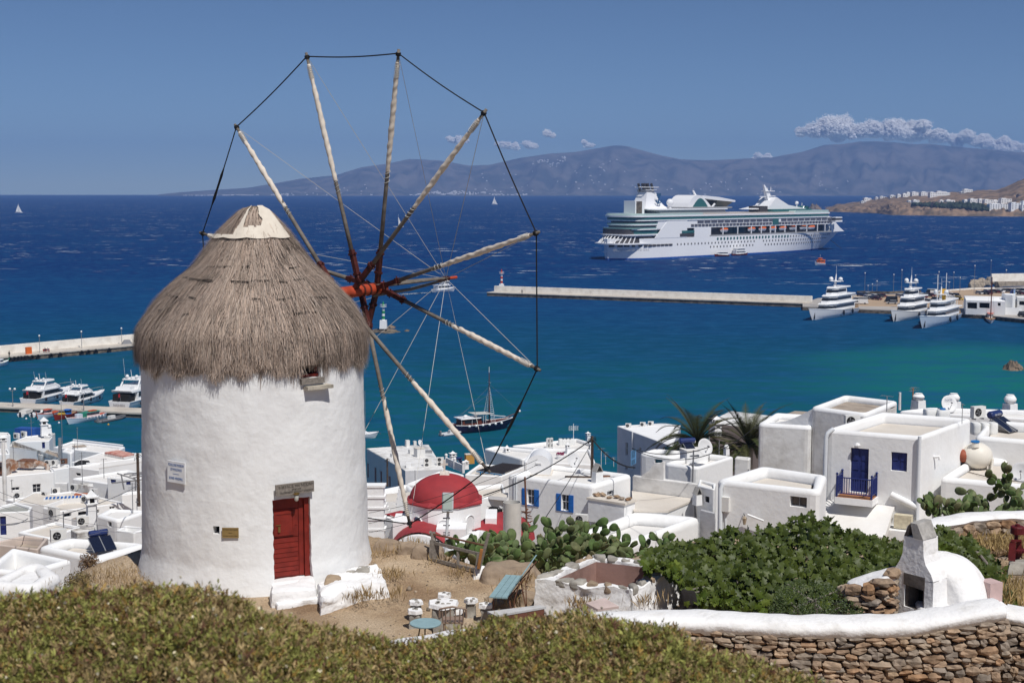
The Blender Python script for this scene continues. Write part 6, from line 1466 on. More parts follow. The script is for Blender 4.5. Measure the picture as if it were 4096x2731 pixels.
h11=house('old house with streaked brown wall and white roof behind the palms',[(1048,446),(1560,512),(1760,395)],d=132,depth=14,rim=.25,drop=.2,r=0,zf=zd,wall=mat('streaked_brown_wall',(.36,.30,.27),.9,col2=(.24,.19,.17),vscale=.6,stretch=(1,1,.12)),par=PL_OLD,roof=RF_WHITE)
house('low brown stone roof between the palms and the tall weathered house',[(1600,440),(1880,452),(2010,352),(1880,345)],d=118,depth=9,rim=.15,flat=True,r=0,zf=zd,roof=RF_EARTH,wall=PL_OLD)
house('white boundary wall pieces under the second palm',[(1300,800),(1440,812),(1455,790)],d=98,depth=4,rim=.2,drop=.2,r=.1,zf=zd,wall=PL_OLD)
chimney('tiny white chimney pot on the roof behind the big palm',zd(1115,585),24.,1.9,.8);chimney('small white chimney on the terrace by the second palm',zd(1220,770),z4_+.2,.8,.35,'pot')
h12=house('long low white seafront house, wing nearest the pergola',[(88,345),(470,452),(640,360),(190,320)],d=212,depth=9,rim=.5,drop=.5,r=.5,zf=zc,roof=RF_WHITE)
h12b=house('long low white seafront house with roof tanks behind the utility pole',[(345,318),(1130,372),(1135,290),(985,248)],d=220,depth=9,rim=.4,drop=.5,r=.3,zf=zc,roof=RF_WHITE)
h12c=house('white house below the utility pole with cactus-like flower pots',[(470,470),(1170,500),(1110,350),(560,345)],d=170,depth=8,rim=.3,drop=.4,r=.3,zf=zc,roof=RF_WHITE)
zz=t_info[h12b.name][0]
for k,u in enumerate((835,865,900,935)):rtank(['first','second','third','last'][k]+' of four white cube tanks on the seafront roof, counted from the air conditioners',atZ(*zc(u,312),zz),(1.0,.9,1.0),.1)
ac('tall double air conditioner standing on the seafront roof',zc(705,345),zz,1.2,w=.8,h_=.8,double=True);ac('second tall unit close behind it on the seafront roof',zc(735,343),zz,1.2,w=.8,h_=.8,double=True)
ac('air conditioner on the rounded corner of the seafront wing',zc(118,450),t_info[h12.name][0]-1.5,-.6,w=.9,h_=.85)
solar('solar heater with chrome tank at the seafront wing corner',zc(120,485),t_info[h12.name][0]-2.6,.4,.7,1)
chimney('white lattice-topped chimney on the seafront wing',zc(308,460),t_info[h12.name][0]-1.2,2.3,.7);chimney('stubby cream chimney beside the pergola',zc(460,470),t_info[h12.name][0]-1.5,1.35,.6,'pot');chimney('white chimney with arched openings behind the flower pots',zc(896,395),t_info[h12c.name][0],1.4,.5)
chimney('white chimney with pointed dome cap by the top of the utility pole',zc(1090,270),zz-.2,1.5,.6)
antenna('big comb aerial on a white mast rising over the seafront roof',zc(950,300),zz,7.0,.2,(),PL,r=.10);tA=antl[-1];tA.scale=(.46,)*3
mb=MB()
for k in range(6):zz_=6.2-k*.28;mb.tube([(-1.6,-.05,zz_),(1.6,-.05,zz_)],.035,4)
for x in(-1.6,-.6,.6,1.6):mb.tube([(x,-.05,4.7),(x,-.05,6.3)],.035,4)
tag(mb.build('comb',PL,tA,local=True),kind='stuff')
antenna('wooden-looking aerial left of the two shoreline aerials',zc(1218,525),14.,2.2,.5,((.97,.9),),OFFW,r=.03);antenna('low yagi aerial on the shore, right of the utility pole',zc(1260,500),12.,1.5,1.0,((.98,.7),(.84,.7),(.7,.6)),OFFW,r=.025);antenna('short twin yagi aerial beside the shaded tall house',zc(1338,520),12.,1.1,1.2,((.98,.7),(.8,.6)),OFFW,r=.025)
pt=thing('flower_pot','white planter of crimson flowers on the roof edge','planter',tuple(atZ(*zc(822,445),t_info[h12c.name][0])));mb=MB();mb.lathe([(.4,0),(.55,.45),(.5,.48)],(0,0,0),12);mb.build('pot',PL,pt,local=True)
random.seed(3);mb=MB()
for k in range(60):mb.ball((random.uniform(-.45,.45),random.uniform(-.3,.3),.5+random.random()*.28),.07,5)
tag(mb.build('blossom',mat('crimson_flower',(.23,.012,.07),.7),pt,local=True),kind='stuff')
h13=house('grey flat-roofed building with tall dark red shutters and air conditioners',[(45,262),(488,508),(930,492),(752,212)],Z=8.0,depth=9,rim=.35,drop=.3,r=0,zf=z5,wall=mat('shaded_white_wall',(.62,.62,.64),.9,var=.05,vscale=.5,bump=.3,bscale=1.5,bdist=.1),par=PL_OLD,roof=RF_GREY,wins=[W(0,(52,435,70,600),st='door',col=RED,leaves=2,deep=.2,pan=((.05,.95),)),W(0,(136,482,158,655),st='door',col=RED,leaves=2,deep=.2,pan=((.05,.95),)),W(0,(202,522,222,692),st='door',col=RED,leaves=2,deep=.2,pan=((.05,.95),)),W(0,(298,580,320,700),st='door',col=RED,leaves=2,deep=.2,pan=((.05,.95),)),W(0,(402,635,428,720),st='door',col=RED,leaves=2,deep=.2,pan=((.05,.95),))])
zg,pg,_=t_info[h13.name]
ac('double-fan air conditioner with rusty fans, at the front edge of the grey roof',z5(742,486),zg,.12,w=1.15,h_=.68,double=True);ac('double-fan air conditioner with grey fans beside the dome cross',z5(886,474),zg,.12,w=1.0,h_=.66,double=True)
block('tall beige ventilation box in the middle of the grey roof',z5(650,380),zg,(1.25,1.2,1.5),.5,OFFW,'ventilation_box','ventilation box',RF_BEIGE);block('slim upright air unit at the sea edge of the grey roof',z5(513,268),zg,(.55,.5,1.3),.5,OFFW,'air_unit','air conditioner');block('pale twin air unit left of the tall ventilation box',z5(565,345),zg,(.95,.6,.9),.5,OFFW,'air_unit','air conditioner');block('small white air unit near the tilted square dish',z5(595,240),zg,(.45,.4,.8),.5,OFFW,'air_unit','air conditioner')
block('round silver duct lying behind the tall ventilation box',z5(740,335),zg,(1.3,.6,.6),.3,METAL,'duct','duct');block('low vent cowl on the seaward part of the grey roof',z5(355,385),zg,(.8,.6,.8),.5,OFFW,'vent','vent');block('white brick stub chimney on the front corner of the grey roof',z5(525,500),zg,(.7,.6,.9),.1,PL,'stub_chimney','chimney')
dish('tilted white dish on the grey flat roof',z5(655,250),zg,.45,.9,.4)
for k,px in enumerate(((490,358),(600,440),(660,402),(700,432),(830,425),(520,425))):block(['brown hatch lying flat near the sea edge of the grey roof','brown plank path piece left of the rusty fans','brown mat by the tall ventilation box','brown mat behind the rusty double fan','brown mat between the two double-fan units','brown board in front of the upright air unit'][k],z5(*px),zg,(.95,.4,.05),.4,mat('brown_board',(.20,.13,.09),.9),'roof_board','board')
mastpost('dark utility pole with tangled wires in front of the red-shuttered wall',z5(285,700),9.0,3.6,.12)
h14=house('white house front right below the double-fan air conditioners',[(490,512),(930,505),(1150,560),(700,590)][:3],Z=16.6,depth=8,rim=.2,drop=.3,r=.1,zf=z5)if False else None
house('long white parapet wall between the red-shuttered building and the church',[(62,760),(520,668),(640,760),(180,860)],d=112,depth=5,rim=.4,drop=.5,r=.2,zf=z5,roof=RF_WHITE)
house('white terrace house behind the dome, under the white balustrade',[(495,668),(905,690),(1160,560),(930,500)],d=122,depth=9,rim=.35,drop=.35,r=.2,zf=z5,roof=RF_WHITE)
bz=9.0;bt=thing('balustrade','white balustrade with ball finials behind the red dome','balustrade',tuple(atZ(*z5(1050,520),bz-1)))
pa,pb=atZ(*z5(955,455),bz),atZ(*z5(1150,545),bz);mb=MB();mb.tube([pa+Vector((0,0,1.0)),pb+Vector((0,0,1.0))],.1,5);mb.tube([pa+Vector((0,0,.1)),pb+Vector((0,0,.1))],.1,5);mb.build('rail',PL,bt)
for k in range(17):p=pa.lerp(pb,k/16);mb=MB();mb.tube([p,p+Vector((0,0,.95))],.07 if k%8 else .14,5);mb.build('baluster',PL,bt)
for k in(0,8,16):p=pa.lerp(pb,k/16);mb=MB();mb.tube([p,p+Vector((0,0,1.2))],.18,6);mb.ball(p+Vector((0,0,1.38)),.22,8);mb.build('finial',PL,bt)
chimney('ornate white chimney left of the yellow box behind the dome',z5(1030,425),8.,1.6,.75);chimney('small white lantern chimney between dome and yellow box',z5(1180,500),8.,1.3,.6)
block('yellow-ochre wooden box on the roof behind the dome',z5(1220,435),8.,(1.2,.9,1.3),.3,mat('ochre_paint',(.50,.27,.06),.7),'ochre_box','box',RF_BEIGE);solar('solar heater with silver tank behind the dome',z5(1105,440),8.,.5,.6,1)
h15=house('white terrace house carrying the dark slatted pergola',[(1165,560),(1590,580),(1850,470),(1330,440)],d=165,depth=6,rim=.3,drop=.3,r=.2,zf=z5,roof=RF_BEIGE)
pgz=t_info[h15.name][0]+.5;pg_=thing('pergola','pergola of dark slats on bright blue posts beside the dome','pergola',tuple(atZ(*z5(1480,560),pgz)))
TB=mat('turquoise_paint',(.02,.17,.36),.5)
q0,q1,q2,q3=[atZ(*z5(*p),pgz)for p in((1300,515),(1590,555),(1850,455),(1600,430))]
for k in range(20):t_=(k+.5)/20;a_,b_=q0.lerp(q3,t_),q1.lerp(q2,t_);mb=MB();mb.tube([a_,b_],.055,4);mb.build('slat',mat('dark_slat',(.045,.04,.045),.8),pg_)
for a_,b_ in((q0,q1),(q0.lerp(q3,.12),q1.lerp(q2,.12))):mb=MB();mb.tube([a_-Vector((0,0,.12)),b_-Vector((0,0,.12))],.09,4);mb.build('beam',TB,pg_)
for t_,dn_ in((.16,1.6),(.70,1.6)):p=q0.lerp(q1,t_);mb=MB();mb.tube([p-Vector((0,0,.1)),p-Vector((0,0,dn_))],.09,5);mb.build('post',TB,pg_)
for k,px in enumerate(((1340,690),(1488,640))):
 c=atZ(*z5(*px),pgz-1.7);t=thing('cafe_chair',['blue wooden chair under the pergola, at the left post','blue wooden chair under the pergola, behind the right post'][k],'chair',tuple(c));mb=MB();mb.box((0,0,.5),(.5,.5,.06));mb.build('seat',TB,t,local=True);mb=MB();mb.box((0,.24,.85),(.5,.05,.6));mb.build('backrest',TB,t,local=True)
 for sx in(-.2,.2):
  for sy in(-.2,.2):mb=MB();mb.box((sx,sy,.25),(.06,.06,.5));mb.build('leg',TB,t,local=True)
block('pale blue cloth covered table under the pergola',z5(1415,665),pgz-1.7,(1.2,.8,.6),.2,mat('pale_blue_cloth',(.45,.50,.62),.8),'table','table')
house('white yard wall beside the blue-shuttered house, with washing hung in front',[(1270,690),(1600,660),(1640,800),(1440,830)][:3],d=104,depth=4,rim=.25,drop=.3,r=.1,zf=z5,roof=RF_BEIGE)
house('white awning-roofed yard lean-to between dome and blue shutters',[(1440,802),(1640,822),(1660,770),(1480,778)],d=100,depth=.25,rim=.1,flat=True,r=0,zf=z5,roof=RF_BEIGE,name='lean_to',cat='lean-to')
house('tan paved yard between the church and the blue-shuttered house',[(1420,1080),(1650,1110),(1680,960),(1450,960)],d=92,depth=3,rim=.1,flat=True,r=0,zf=z5,roof=RF_EARTH,name='yard',cat='yard')
wl_=thing('laundry_line','clothes line of black and white washing between dome and blue shutters','laundry',tuple(atY(*z5(1540,1000),88)))
def rag(pts,m,Y=88.):
 mb=MB();P_=[atY(*z5(*p),Y+.15*sin(p[0]))for p in pts];n_=len(P_);mb.add([*P_]+[p+Vector((0,.05,0))for p in P_],[tuple(range(n_)),tuple(range(2*n_-1,n_-1,-1))]+[(i,n_+i,n_+(i+1)%n_,(i+1)%n_)for i in range(n_)]);mb.build('garment',m,wl_)
BLK=mat('black_cloth',(.012,.012,.013),.9);WCL=mat('white_cloth',(.72,.71,.69),.9)
rag([(1435,940),(1480,925),(1540,935),(1555,960),(1520,985),(1490,1010),(1450,985)],BLK);rag([(1510,935),(1560,950),(1540,1050),(1500,1030)],WCL);rag([(1535,955),(1600,950),(1590,1010),(1560,1050),(1540,1100),(1525,1050)],BLK);rag([(1560,920),(1640,950),(1640,975),(1580,955)],WCL);rag([(1600,955),(1640,950),(1640,985),(1610,985)],BLK)
mb=MB();mb.tube([atY(*z5(1420,925),88),atY(*z5(1530,938),88),atY(*z5(1645,945),88)],.015,4);mb.build('line',BLACKM,wl_)
CHY=80.0;ch=thing('dome_church','small white church with red dome, octagonal drum and red barrel vaults','church',tuple(atY(*z5(930,1300),CHY)))
DOMER=mat('dome_red',(.38,.042,.046),.75,col2=(.25,.030,.036),vscale=.8,bump=.1,bscale=5,lo=.3,hi=.65)
dcx=atY(*z5(935,818),CHY);R_=(1335-535)/2*.3507/ppm(dcx);zb0=dcx.z-.1
Zrim=atZ(*z5(935,900),0)and zb0
mb=MB();rings=[]
Hd=R_*.72
for j in range(19):
 a=pi/2*j/18;rings.append([(dcx.x+R_*max(.01,cos(a))*cos(2*pi*k/48),dcx.y+R_*max(.01,cos(a))*sin(2*pi*k/48),zb0+Hd*sin(a))for k in range(48)])
mb.loft(rings);mb.build('dome',DOMER,ch,smooth=True)
Ro=(1412-512)/2*.3507/ppm(dcx)*1.03;octo=[(dcx.x+Ro*cos(pi/8+k*pi/4+.02),dcx.y+Ro*sin(pi/8+k*pi/4+.02))for k in range(8)]
mb=MB();mb.prism(octo,zb0-.10,zb0-.02);mb.prism(octo,zb0-.02,zb0+.18,.86);mb.build('dome_eave',DOMER,ch)
octi=[(dcx.x+(x-dcx.x)*.965,dcx.y+(y-dcx.y)*.965)for x,y in octo];mb=MB();mb.prism(octi,zb0-4.2,zb0-.1);mb.build('drum',PL,ch)
def niche(face,w,z0,z1,m,nm,blue=False):
 a,b=Vector(octi[face]),Vector(octi[(face+1)%8]);c=(a+b)/2;e_=(b-a).normalized();n_=Vector((e_.y,-e_.x));pts=[(-w/2,z0)]+[(w/2,z0)]+[(w/2*cos(pi*k/10),z1+w/2*sin(pi*k/10))for k in range(11)]
 def ring(k,s=1.):return[Vector((c.x+e_.x*x*s+n_.x*k,c.y+e_.y*x*s+n_.y*k,z))for x,z in pts]
 r0,r1=ring(.012,1.22),ring(.012);r2=ring(-.28 if False else .014,.92);mb=MB()
 mb.loft([ring(.0,1.28),ring(.06,1.22),ring(.06,1.0),ring(.006,.96)],True,False,False);mb.build(nm+'_frame',PL,ch);mb=MB();mb.add(ring(.008,.97),[tuple(range(len(pts)))]);o=mb.build(nm,m,ch);return o
NICHE=mat('niche_plaster',(.70,.70,.70),.9)
face_c=min(range(8),key=lambda k:(octi[k][1]+octi[(k+1)%8][1]));
niche(face_c,.62,zb0-2.5,zb0-1.05,NICHE,'blind_niche');niche((face_c+1)%8,.55,zb0-2.3,zb0-.9,NICHE,'blind_niche')
wn_=niche((face_c-1)%8,.62,zb0-2.6,zb0-1.0,mat('pale_blue_glass',(.10,.20,.32),.2),'window')
def vault(axis_px0,axis_px1,Y0,Y1,w,zt_,h_,m,nm='barrel_vault',end=PL,base=2.5):
 a,b=atY(*z5(*axis_px0),Y0),atY(*z5(*axis_px1),Y1);d_=Vector((b.x-a.x,b.y-a.y)).normalized();s_=Vector((-d_.y,d_.x));
 def ring(p,k=1.):return[Vector((p.x+s_.x*w/2*cos(pi*i/16)*k,p.y+s_.y*w/2*cos(pi*i/16)*k,zt_-h_+h_*sin(pi*i/16)*k))for i in range(17)]
 mb=MB();mb.loft([ring(a),ring(b)],False,False,False);mb.build(nm,m,ch,smooth=50)
 mb=MB();a2=Vector((a.x-d_.x*.25,a.y-d_.y*.25,0));b2=Vector((a.x+d_.x*.15,a.y+d_.y*.15,0));r=ring(Vector((a2.x,a2.y,0)),.94);r2=ring(Vector((b2.x,b2.y,0)),.94);lo=[Vector((q.x,q.y,zt_-h_-base))for q in(r[-1],r[0])];lo2=[Vector((q.x,q.y,zt_-h_-base))for q in(r2[-1],r2[0])]
 mb.loft([r+lo,r2+lo2]);mb.build('gable',end,ch);return a,d_,s_
zv=atY(*z5(640,1175),76.5).z
a_,d_,s_=vault((640,1300),(720,1150),75.6,79.5,3.9,zv,2.0,DOMER)
c=Vector((a_.x-d_.x*.26,a_.y-d_.y*.26,zv-1.35));mb=MB();mb.lathe([(.30,0),(.30,.03)],c,20,(-d_.x,-d_.y,0));mb.build('round_window',DOMER,ch)
zv2=atY(*z5(330,985),81).z;vault((300,1150),(480,1120),80.2,81.2,3.4,zv2,1.6,DOMER)
zv3=atY(*z5(1330,1120),80).z;vault((1330,1200),(1640,1190),78.5,83,3.6,zv3,1.5,DOMER)
def cblock(px0,px1,Y,zt_px,depth,dy,nm='stepped_block',m=PL):
 a,b=atY(*z5(*px0),Y),atY(*z5(*px1),Y);zt_=atY(*z5(px0[0],zt_px),Y).z;mb=MB();mb.hexa([(a.x,a.y,zt_-depth),(b.x,b.y,zt_-depth),(b.x,b.y+dy,zt_-depth),(a.x,a.y+dy,zt_-depth),(a.x,a.y,zt_),(b.x,b.y,zt_),(b.x,b.y+dy,zt_),(a.x,a.y+dy,zt_)]);mb.build(nm,m,ch)
cblock((840,1190),(1180,1160),76.6,1185,3.5,1.5);cblock((345,1120),(540,1110),77.8,1105,5,2.2);cblock((1400,1080),(1530,1080),80,1065,4,2.5);cblock((60,1230),(250,1230),78.6,1215,3,1.0)
mb=MB();vv,ff=lump([(dcx.x-.30,dcx.y-.3,zb0+Hd-.12),(dcx.x+.30,dcx.y-.3,zb0+Hd-.12),(dcx.x+.30,dcx.y+.3,zb0+Hd-.12),(dcx.x-.30,dcx.y+.3,zb0+Hd-.12),(dcx.x-.24,dcx.y-.2,zb0+Hd+.16),(dcx.x+.24,dcx.y-.2,zb0+Hd+.16),(dcx.x+.24,dcx.y+.2,zb0+Hd+.16),(dcx.x-.24,dcx.y+.2,zb0+Hd+.16)],n=8,amp=.05,fr=4);mb.v=vv;mb.f=ff;mb.m=[0]*len(ff);mb.build('cross_base',RF_BEIGE,ch)
zt_=zb0+Hd;mb=MB();mb.box((dcx.x,dcx.y,zt_+.42),(.11,.09,.80));mb.box((dcx.x,dcx.y-.002,zt_+.55),(.42,.088,.10));mb.build('cross',RF_BEIGE,ch)
def gable(px,Y,wpx,zpx,nm='bell_gable'):
 s_=.3507;a=atY(*z5(*px),Y);w=wpx*s_/ppm(a);h_=zpx*s_/ppm(a);mb=MB()
 for k in range(4):f=1-.2*k;mb.box((a.x,a.y,a.z+h_*(.12+.22*k)),(w*f,.45+.002*k,h_*.25-.01))
 mb.ball((a.x,a.y,a.z+h_*.98),w*.16,6);mb.build(nm,PL,ch)
gable((240,1000),83.4,150,170);gable((110,1010),82.5,90,170);gable((430,960),84,95,270)
mb=MB();a=atY(*z5(125,1225),79);
for k in range(5):mb.box((a.x,a.y,a.z+.25+k*.62),(1.45,.8,.12));mb.box((a.x,a.y,a.z+k*.62-.06),(1.25,.7,.5))
mb.build('stepped_pillar',PL,ch)
house('white flat roof with low parapet in front of the red dome church',[(960,1420),(1240,1330),(1660,1260),(1330,1180)],d=68,depth=5,rim=.35,drop=.3,r=.1,zf=z5)if False else None
house('white flat yard roof between the church and the cactus thicket',[(900,1370),(1100,1500),(1640,1290),(1330,1185)],d=70,depth=5,rim=.3,drop=.35,r=.15,zf=z5,roof=RF_WHITE)
house('white stone paved church roof seen left of the red dome',[(100,880),(520,860),(560,760),(180,790)],d=92,depth=5,rim=.2,flat=True,r=0,zf=z5,roof=RF_BEIGE,wall=PL)
fl=thing('floodlight','grey floodlight on a slim white pole in front of the red dome','floodlight',tuple(atY(*z5(945,1500),60)));a,b=atY(*z5(945,1500),60),atY(*z5(978,945),60)
mb=MB();mb.tube([a,b],.065,7);mb.build('pole',PIPE,fl)
c=atY(*z5(972,880),60);mb=MB();mb.box(c,(.46,.30,.82),.15,R=Matrix.Rotation(-.35,3,'X')@Matrix.Rotation(.15,3,'Z'));hd=mb.build('lamp_head',METAL,fl);mb=MB();mb.box(c+Vector((0,-.16,.06)),(.38,.02,.66),R=Matrix.Rotation(-.35,3,'X')@Matrix.Rotation(.15,3,'Z'));mb.build('lamp_glass',mat('flood_glass',(.34,.40,.36),.15),hd)
for k,v in enumerate((1140,1222,1250,1060)):mb=MB();p=atY(*z5(958,v),60);mb.box(p,(.30,.1,.04));mb.build('clamp',GREYM,fl)
c=atY(*z5(1708,1310),70);t=thing('cylinder_tank','open grey-white cylindrical water butt behind the cactus','water tank',tuple(c));rr_=103*.3507/ppm(c);mb=MB();mb.lathe([(rr_,-1.5),(rr_,1.95),(rr_*.93,1.95),(rr_*.93,1.2)],c,24,cap=False);mb.build('shell',mat('dirty_white_plastic',(.55,.53,.49),.7,var=.08,vscale=2),t,smooth=40)
t=thing('antenna','tall rusty aerial mast with short spikes in front of the blue shutters','antenna',tuple(atY(*z5(1875,1285),72)),0,'rooftop aerials');a,b=atY(*z5(1878,1285),72),atY(*z5(1852,590),72);mb=MB();mb.tube([a,b],.05,6);mb.build('mast',RUST,t);random.seed(8)
mb=MB()
for k in range(26):p=a.lerp(b,random.uniform(.02,.45));an=random.uniform(0,6.28);mb.tube([p,p+Vector((cos(an)*.35,sin(an)*.2,random.uniform(-.1,.15)))],.03,4)
tag(mb.build('spikes',RUST,t),kind='stuff')
mastpost('dark aerial rod beside the dome on the terrace house',z5(600,680),15.0,1.6,.035,GREYM,'pole','pole',False)
h16=house('white house with wide terrace roof carrying the big round tank',[(1350,985),(2300,1075),(2420,800),(1660,790)],d=75,depth=6,rim=.5,drop=.35,r=.3,zf=ze,roof=RF_BEIGE)
z16=rz_of(h16)
h16a=house('white upper terrace house behind the round tank',[(1690,590),(2300,640),(2420,470),(1830,430)],d=81,depth=5,rim=.45,drop=.55,r=.3,zf=ze,roof=RF_BEIGE)
z16a=rz_of(h16a);c=atZ(*ze(1705,905),z16)
t=thing('round_tank','big cream spherical water tank with blue lid on the terrace roof','water tank',tuple(c));rr_=140*.4146/ppm(c);CT=mat('cream_tank',(.74,.70,.62),.5)
mb=MB();mb.ball((0,0,rr_*.93),rr_,28,(1.03,1.,.93));mb.build('tank_body',CT,t,smooth=True,local=True)
mb=MB();mb.tube([(-.25,-.45,rr_*1.6),(-.27,-.4,rr_*1.96)],.2,16);mb.build('neck',CT,t,local=True);mb=MB();mb.tube([(-.27,-.4,rr_*1.96),(-.272,-.403,rr_*2.05)],.24,16);mb.build('lid',CAPB,t,local=True)
for a_ in(-.5,-.1,.3,.7):mb=MB();mb.tube([(rr_*.8*cos(a_),-rr_*.3+rr_*.75*sin(a_)-.2,0),(rr_*.95*cos(a_),-rr_*.3+rr_*.9*sin(a_),rr_*.8)],.07,6);mb.build('foot_rib',CT,t,local=True)
c=atZ(*ze(1565,905),z16);mb=MB();mb.ball(c+Vector((0,0,.75)),.42,14,(1,1,.9));t=thing('pressure_vessel','rust-red round pump vessel beside the big cream tank','pump',tuple(c));mb.build('vessel',mat('vessel_red',(.27,.07,.035),.6,var=.2,vscale=4),t,smooth=True);mb=MB();mb.box(c+Vector((-.1,0,.18)),(.8,.35,.32),.2);mb.build('pump',BLACKM,t)
random.seed(6);mb=MB()
for k in range(7):mb.tube([c+Vector((.5+.35*cos(a*.8+k),-.1+.08*k,.35+.28*sin(a*.8+k)))for a in range(9)],.018,4)
tag(mb.build('hose',PIPE,t),kind='stuff')
dish('white satellite dish cut by the right edge of the view, over the cactus hedge',ze(2135,1030),z16+.2,.55,-.5,.2)
h17=house('far white roof terrace with amphora-shaped chimneys toward the bay',[(950,345),(2300,420),(2450,345),(1230,310)],d=100,depth=7,rim=.35,drop=.35,r=.15,zf=ze,roof=RF_WHITE)
z17=rz_of(h17)
for k,(px,hh_)in enumerate((((1140,342),1.3),((1478,372),1.5),((2022,400),1.6))):chimney(['white amphora chimney behind the back corner of the balcony house','white amphora chimney half hidden by the lettered dish','white amphora chimney above the blue solar tank'][k],ze(*px),z17-.3,hh_,.8,'pot')
mastpost('squat white vent pipe by the toothed aerial',ze(960,335),z17-.2,1.3,.11,PL_OLD,'vent_pipe','vent pipe',False)
antenna('orange-tipped yagi aerials on a mast over the balcony house roof',ze(1085,340),z17-.3,1.7,.9,((.97,.9),(.86,1.0)),mat('orange_plastic',(.40,.15,.02),.6),r=.04)
dish('lettered white satellite dish standing on the far roof terrace',ze(1430,365),z17,.62,.25,.3,logo='DSATEL')
solar('solar heater with lettered blue tank on the terrace at right',ze(1895,530),z16a,.75,.78,2,'MALTEZOS')
for k,u in enumerate((1690,1775,1855)):rtank(['white barrel tank section touching the balcony house wall','white barrel tank section in the middle, under the solar panel','white barrel tank section by the solar heater legs'][k],atZ(*ze(u,570),z16a),(.5,.7,.72),.1)
ac('small air conditioner by the solar tank on the upper terrace',ze(1715,425),z16a+.8,.4,w=.9,h_=.7)
wire('pale hose line crossing the round tank terrace',(atZ(*ze(1620,930),z16+.05),atZ(*ze(2200,1030),z16+.5)),.03,.1,WOODG,'hose')
tp_=atZ(*zc(1128,822),z9_-1.5)+Vector((0,0,4.3))
wire('thick black cable from the utility pole down to the curved terrace wall',(tp_,atY(*zc(1545,530),96)),.05,.5);wire('cable from the utility pole toward the red dome',(tp_,atY(*z5(1380,800),92)),.04,.4);wire('thin guy wire from the utility pole down to the cactus thicket',(tp_-Vector((0,0,.2)),atY(*zc(668,1030),62)),.02,.1)
for k,(a,b)in enumerate((((1996,390),(70,1000)),((1996,450),(70,1120)),((1996,555),(70,1225)))):wire(['faint upper cable crossing in front of the red dome','faint middle cable crossing in front of the red dome','faint lower cable crossing in front of the red dome'][k],(atY(*z5(*a),58),atY(*z5(*b),58)),.010,.25)
wire('cable looping to the rounded cube house from the palms side',(atY(*zd(310,705),95),atY(*zd(1060,690),84)),.03,.45);wire('second cable sagging past the large satellite dish',(atY(*zd(310,712),95),atY(*zd(1520,480),100)),.03,1.5)
def palm(label,px,Y,hpx,n,seed,R_=3.0,trunk_to=None):
 random.seed(seed);c=atY(*zd(*px),Y);g0=ground(c.x,c.y);t=thing('palm_tree',label,'palm tree',(c.x,c.y,c.z-4));mb=MB();mb.tube([c-Vector((0,0,6)),c-Vector((0,0,.2))],[.35,.30],10);mb.build('trunk',WOODG,t);rng=np.random.default_rng(seed)
 for k in range(n):
  az=2*pi*k/n*2.4+random.uniform(-.2,.2);el=random.uniform(-.45,1.2);L=R_*random.uniform(.8,1.15);pts=[];d=Vector((cos(az)*cos(el),sin(az)*cos(el),sin(el)));p=c.copy()
  for i in range(10):pts.append(p.copy());p=p+d*L/9;d=(d+Vector((.03,0,-.10-.06*cos(el)))).normalized()
  mb=MB();mb.tube(pts,[.045*(1-i/11)for i in range(10)],4);P_,D_2=[],[]
  for i in range(2,74):
   s_=i/74*9;j=min(8,int(s_));q=pts[j].lerp(pts[j+1],s_-j);tg=(pts[j+1]-pts[j]).normalized();sd=tg.cross(Vector((0,0,1))).normalized();upv=sd.cross(tg);ll=.62*sin(pi*min(.97,.12+i/80))+.08
   for sg in(-1,1):
    dd=(tg*.75+sd*sg*.8+upv*.35).normalized();w_=tg.cross(dd).normalized().cross(dd)*.020;e_=q+dd*ll-Vector((0,0,.08));mb.add([q-w_,q+w_,e_],[(0,1,2)])
  mb.build('frond',PALM,t)
 return t
PALM=objrand('palm_frond_green',[(.045,.055,.02),(.06,.072,.026),(.085,.08,.035),(.035,.048,.018)],rough=.5,bump=0)
palm('large date palm with feathery fronds in front of the shaded tall house',(945,640),113,0,60,3,4.9);palm('narrower date palm against the tall weathered house wall',(1440,680),112,0,50,5,4.6)
# ================================================================== TOWN, LEFT OF THE MILL
z4=zm(0,1700,600/1344)
def hs(label,px,d,**k):k.setdefault('depth',6);k.setdefault('zf',z4);k.setdefault('r',.12);k.setdefault('rim',.25);k.setdefault('drop',.3);return house(label,px,d=d,**k)
hA=hs('near white masonry roof corner at the lower left edge, beside the dry bushes',[(-160,1420),(300,1450),(548,1325),(330,1195)],44,depth=6,rim=.5,drop=.12,r=.4,wall=WHITEW,roof=WHITEW)
hs('white roof terrace with inward parapet just beyond the near masonry corner',[(-150,1290),(250,1320),(640,1205),(110,1098)],60,rim=.35,drop=.9)
hB=hs('white house with thick rounded parapet carrying the solar heater',[(342,1085),(880,1190),(1330,1060),(590,1000)],84,rim=.6,drop=.5,r=.4,roof=RF_BEIGE,depth=7)
solar('solar heater with two dark panels and blue tank on the rounded parapet house',z4(890,1100),rz_of(hB)+.2,.6,.72,2)
hs('small square block with flaking stained wall beside the solar heater',[(630,935),(690,965),(880,935),(860,905)],92,wall=PL_STAIN,roof=RF_WHITE,rim=.12,drop=.1,depth=3)
hC=hs('tan flat roof with white lip below the lattice chimney',[(160,955),(440,1010),(720,905),(500,858)],98,roof=RF_BEIGE,rim=.25,drop=.2,depth=6)
hs('brown sunken roof with open pinkish parapet at the left edge',[(-100,1060),(340,1110),(430,1010),(210,985)],88,wall=mat('pinkish_wall',(.56,.47,.41),.9,var=.08,vscale=1),roof=RF_EARTH,rim=.18,drop=.5,depth=4)
hD=hs('white house with grey roof and dark navy door at the left edge',[(-260,790),(265,770),(290,725),(130,688)],118,roof=RF_GREY,rim=.2,drop=.25,depth=8,wins=[W(0,(0,815,56,985),st='door',col=NAVY,leaves=1,deep=.2)])
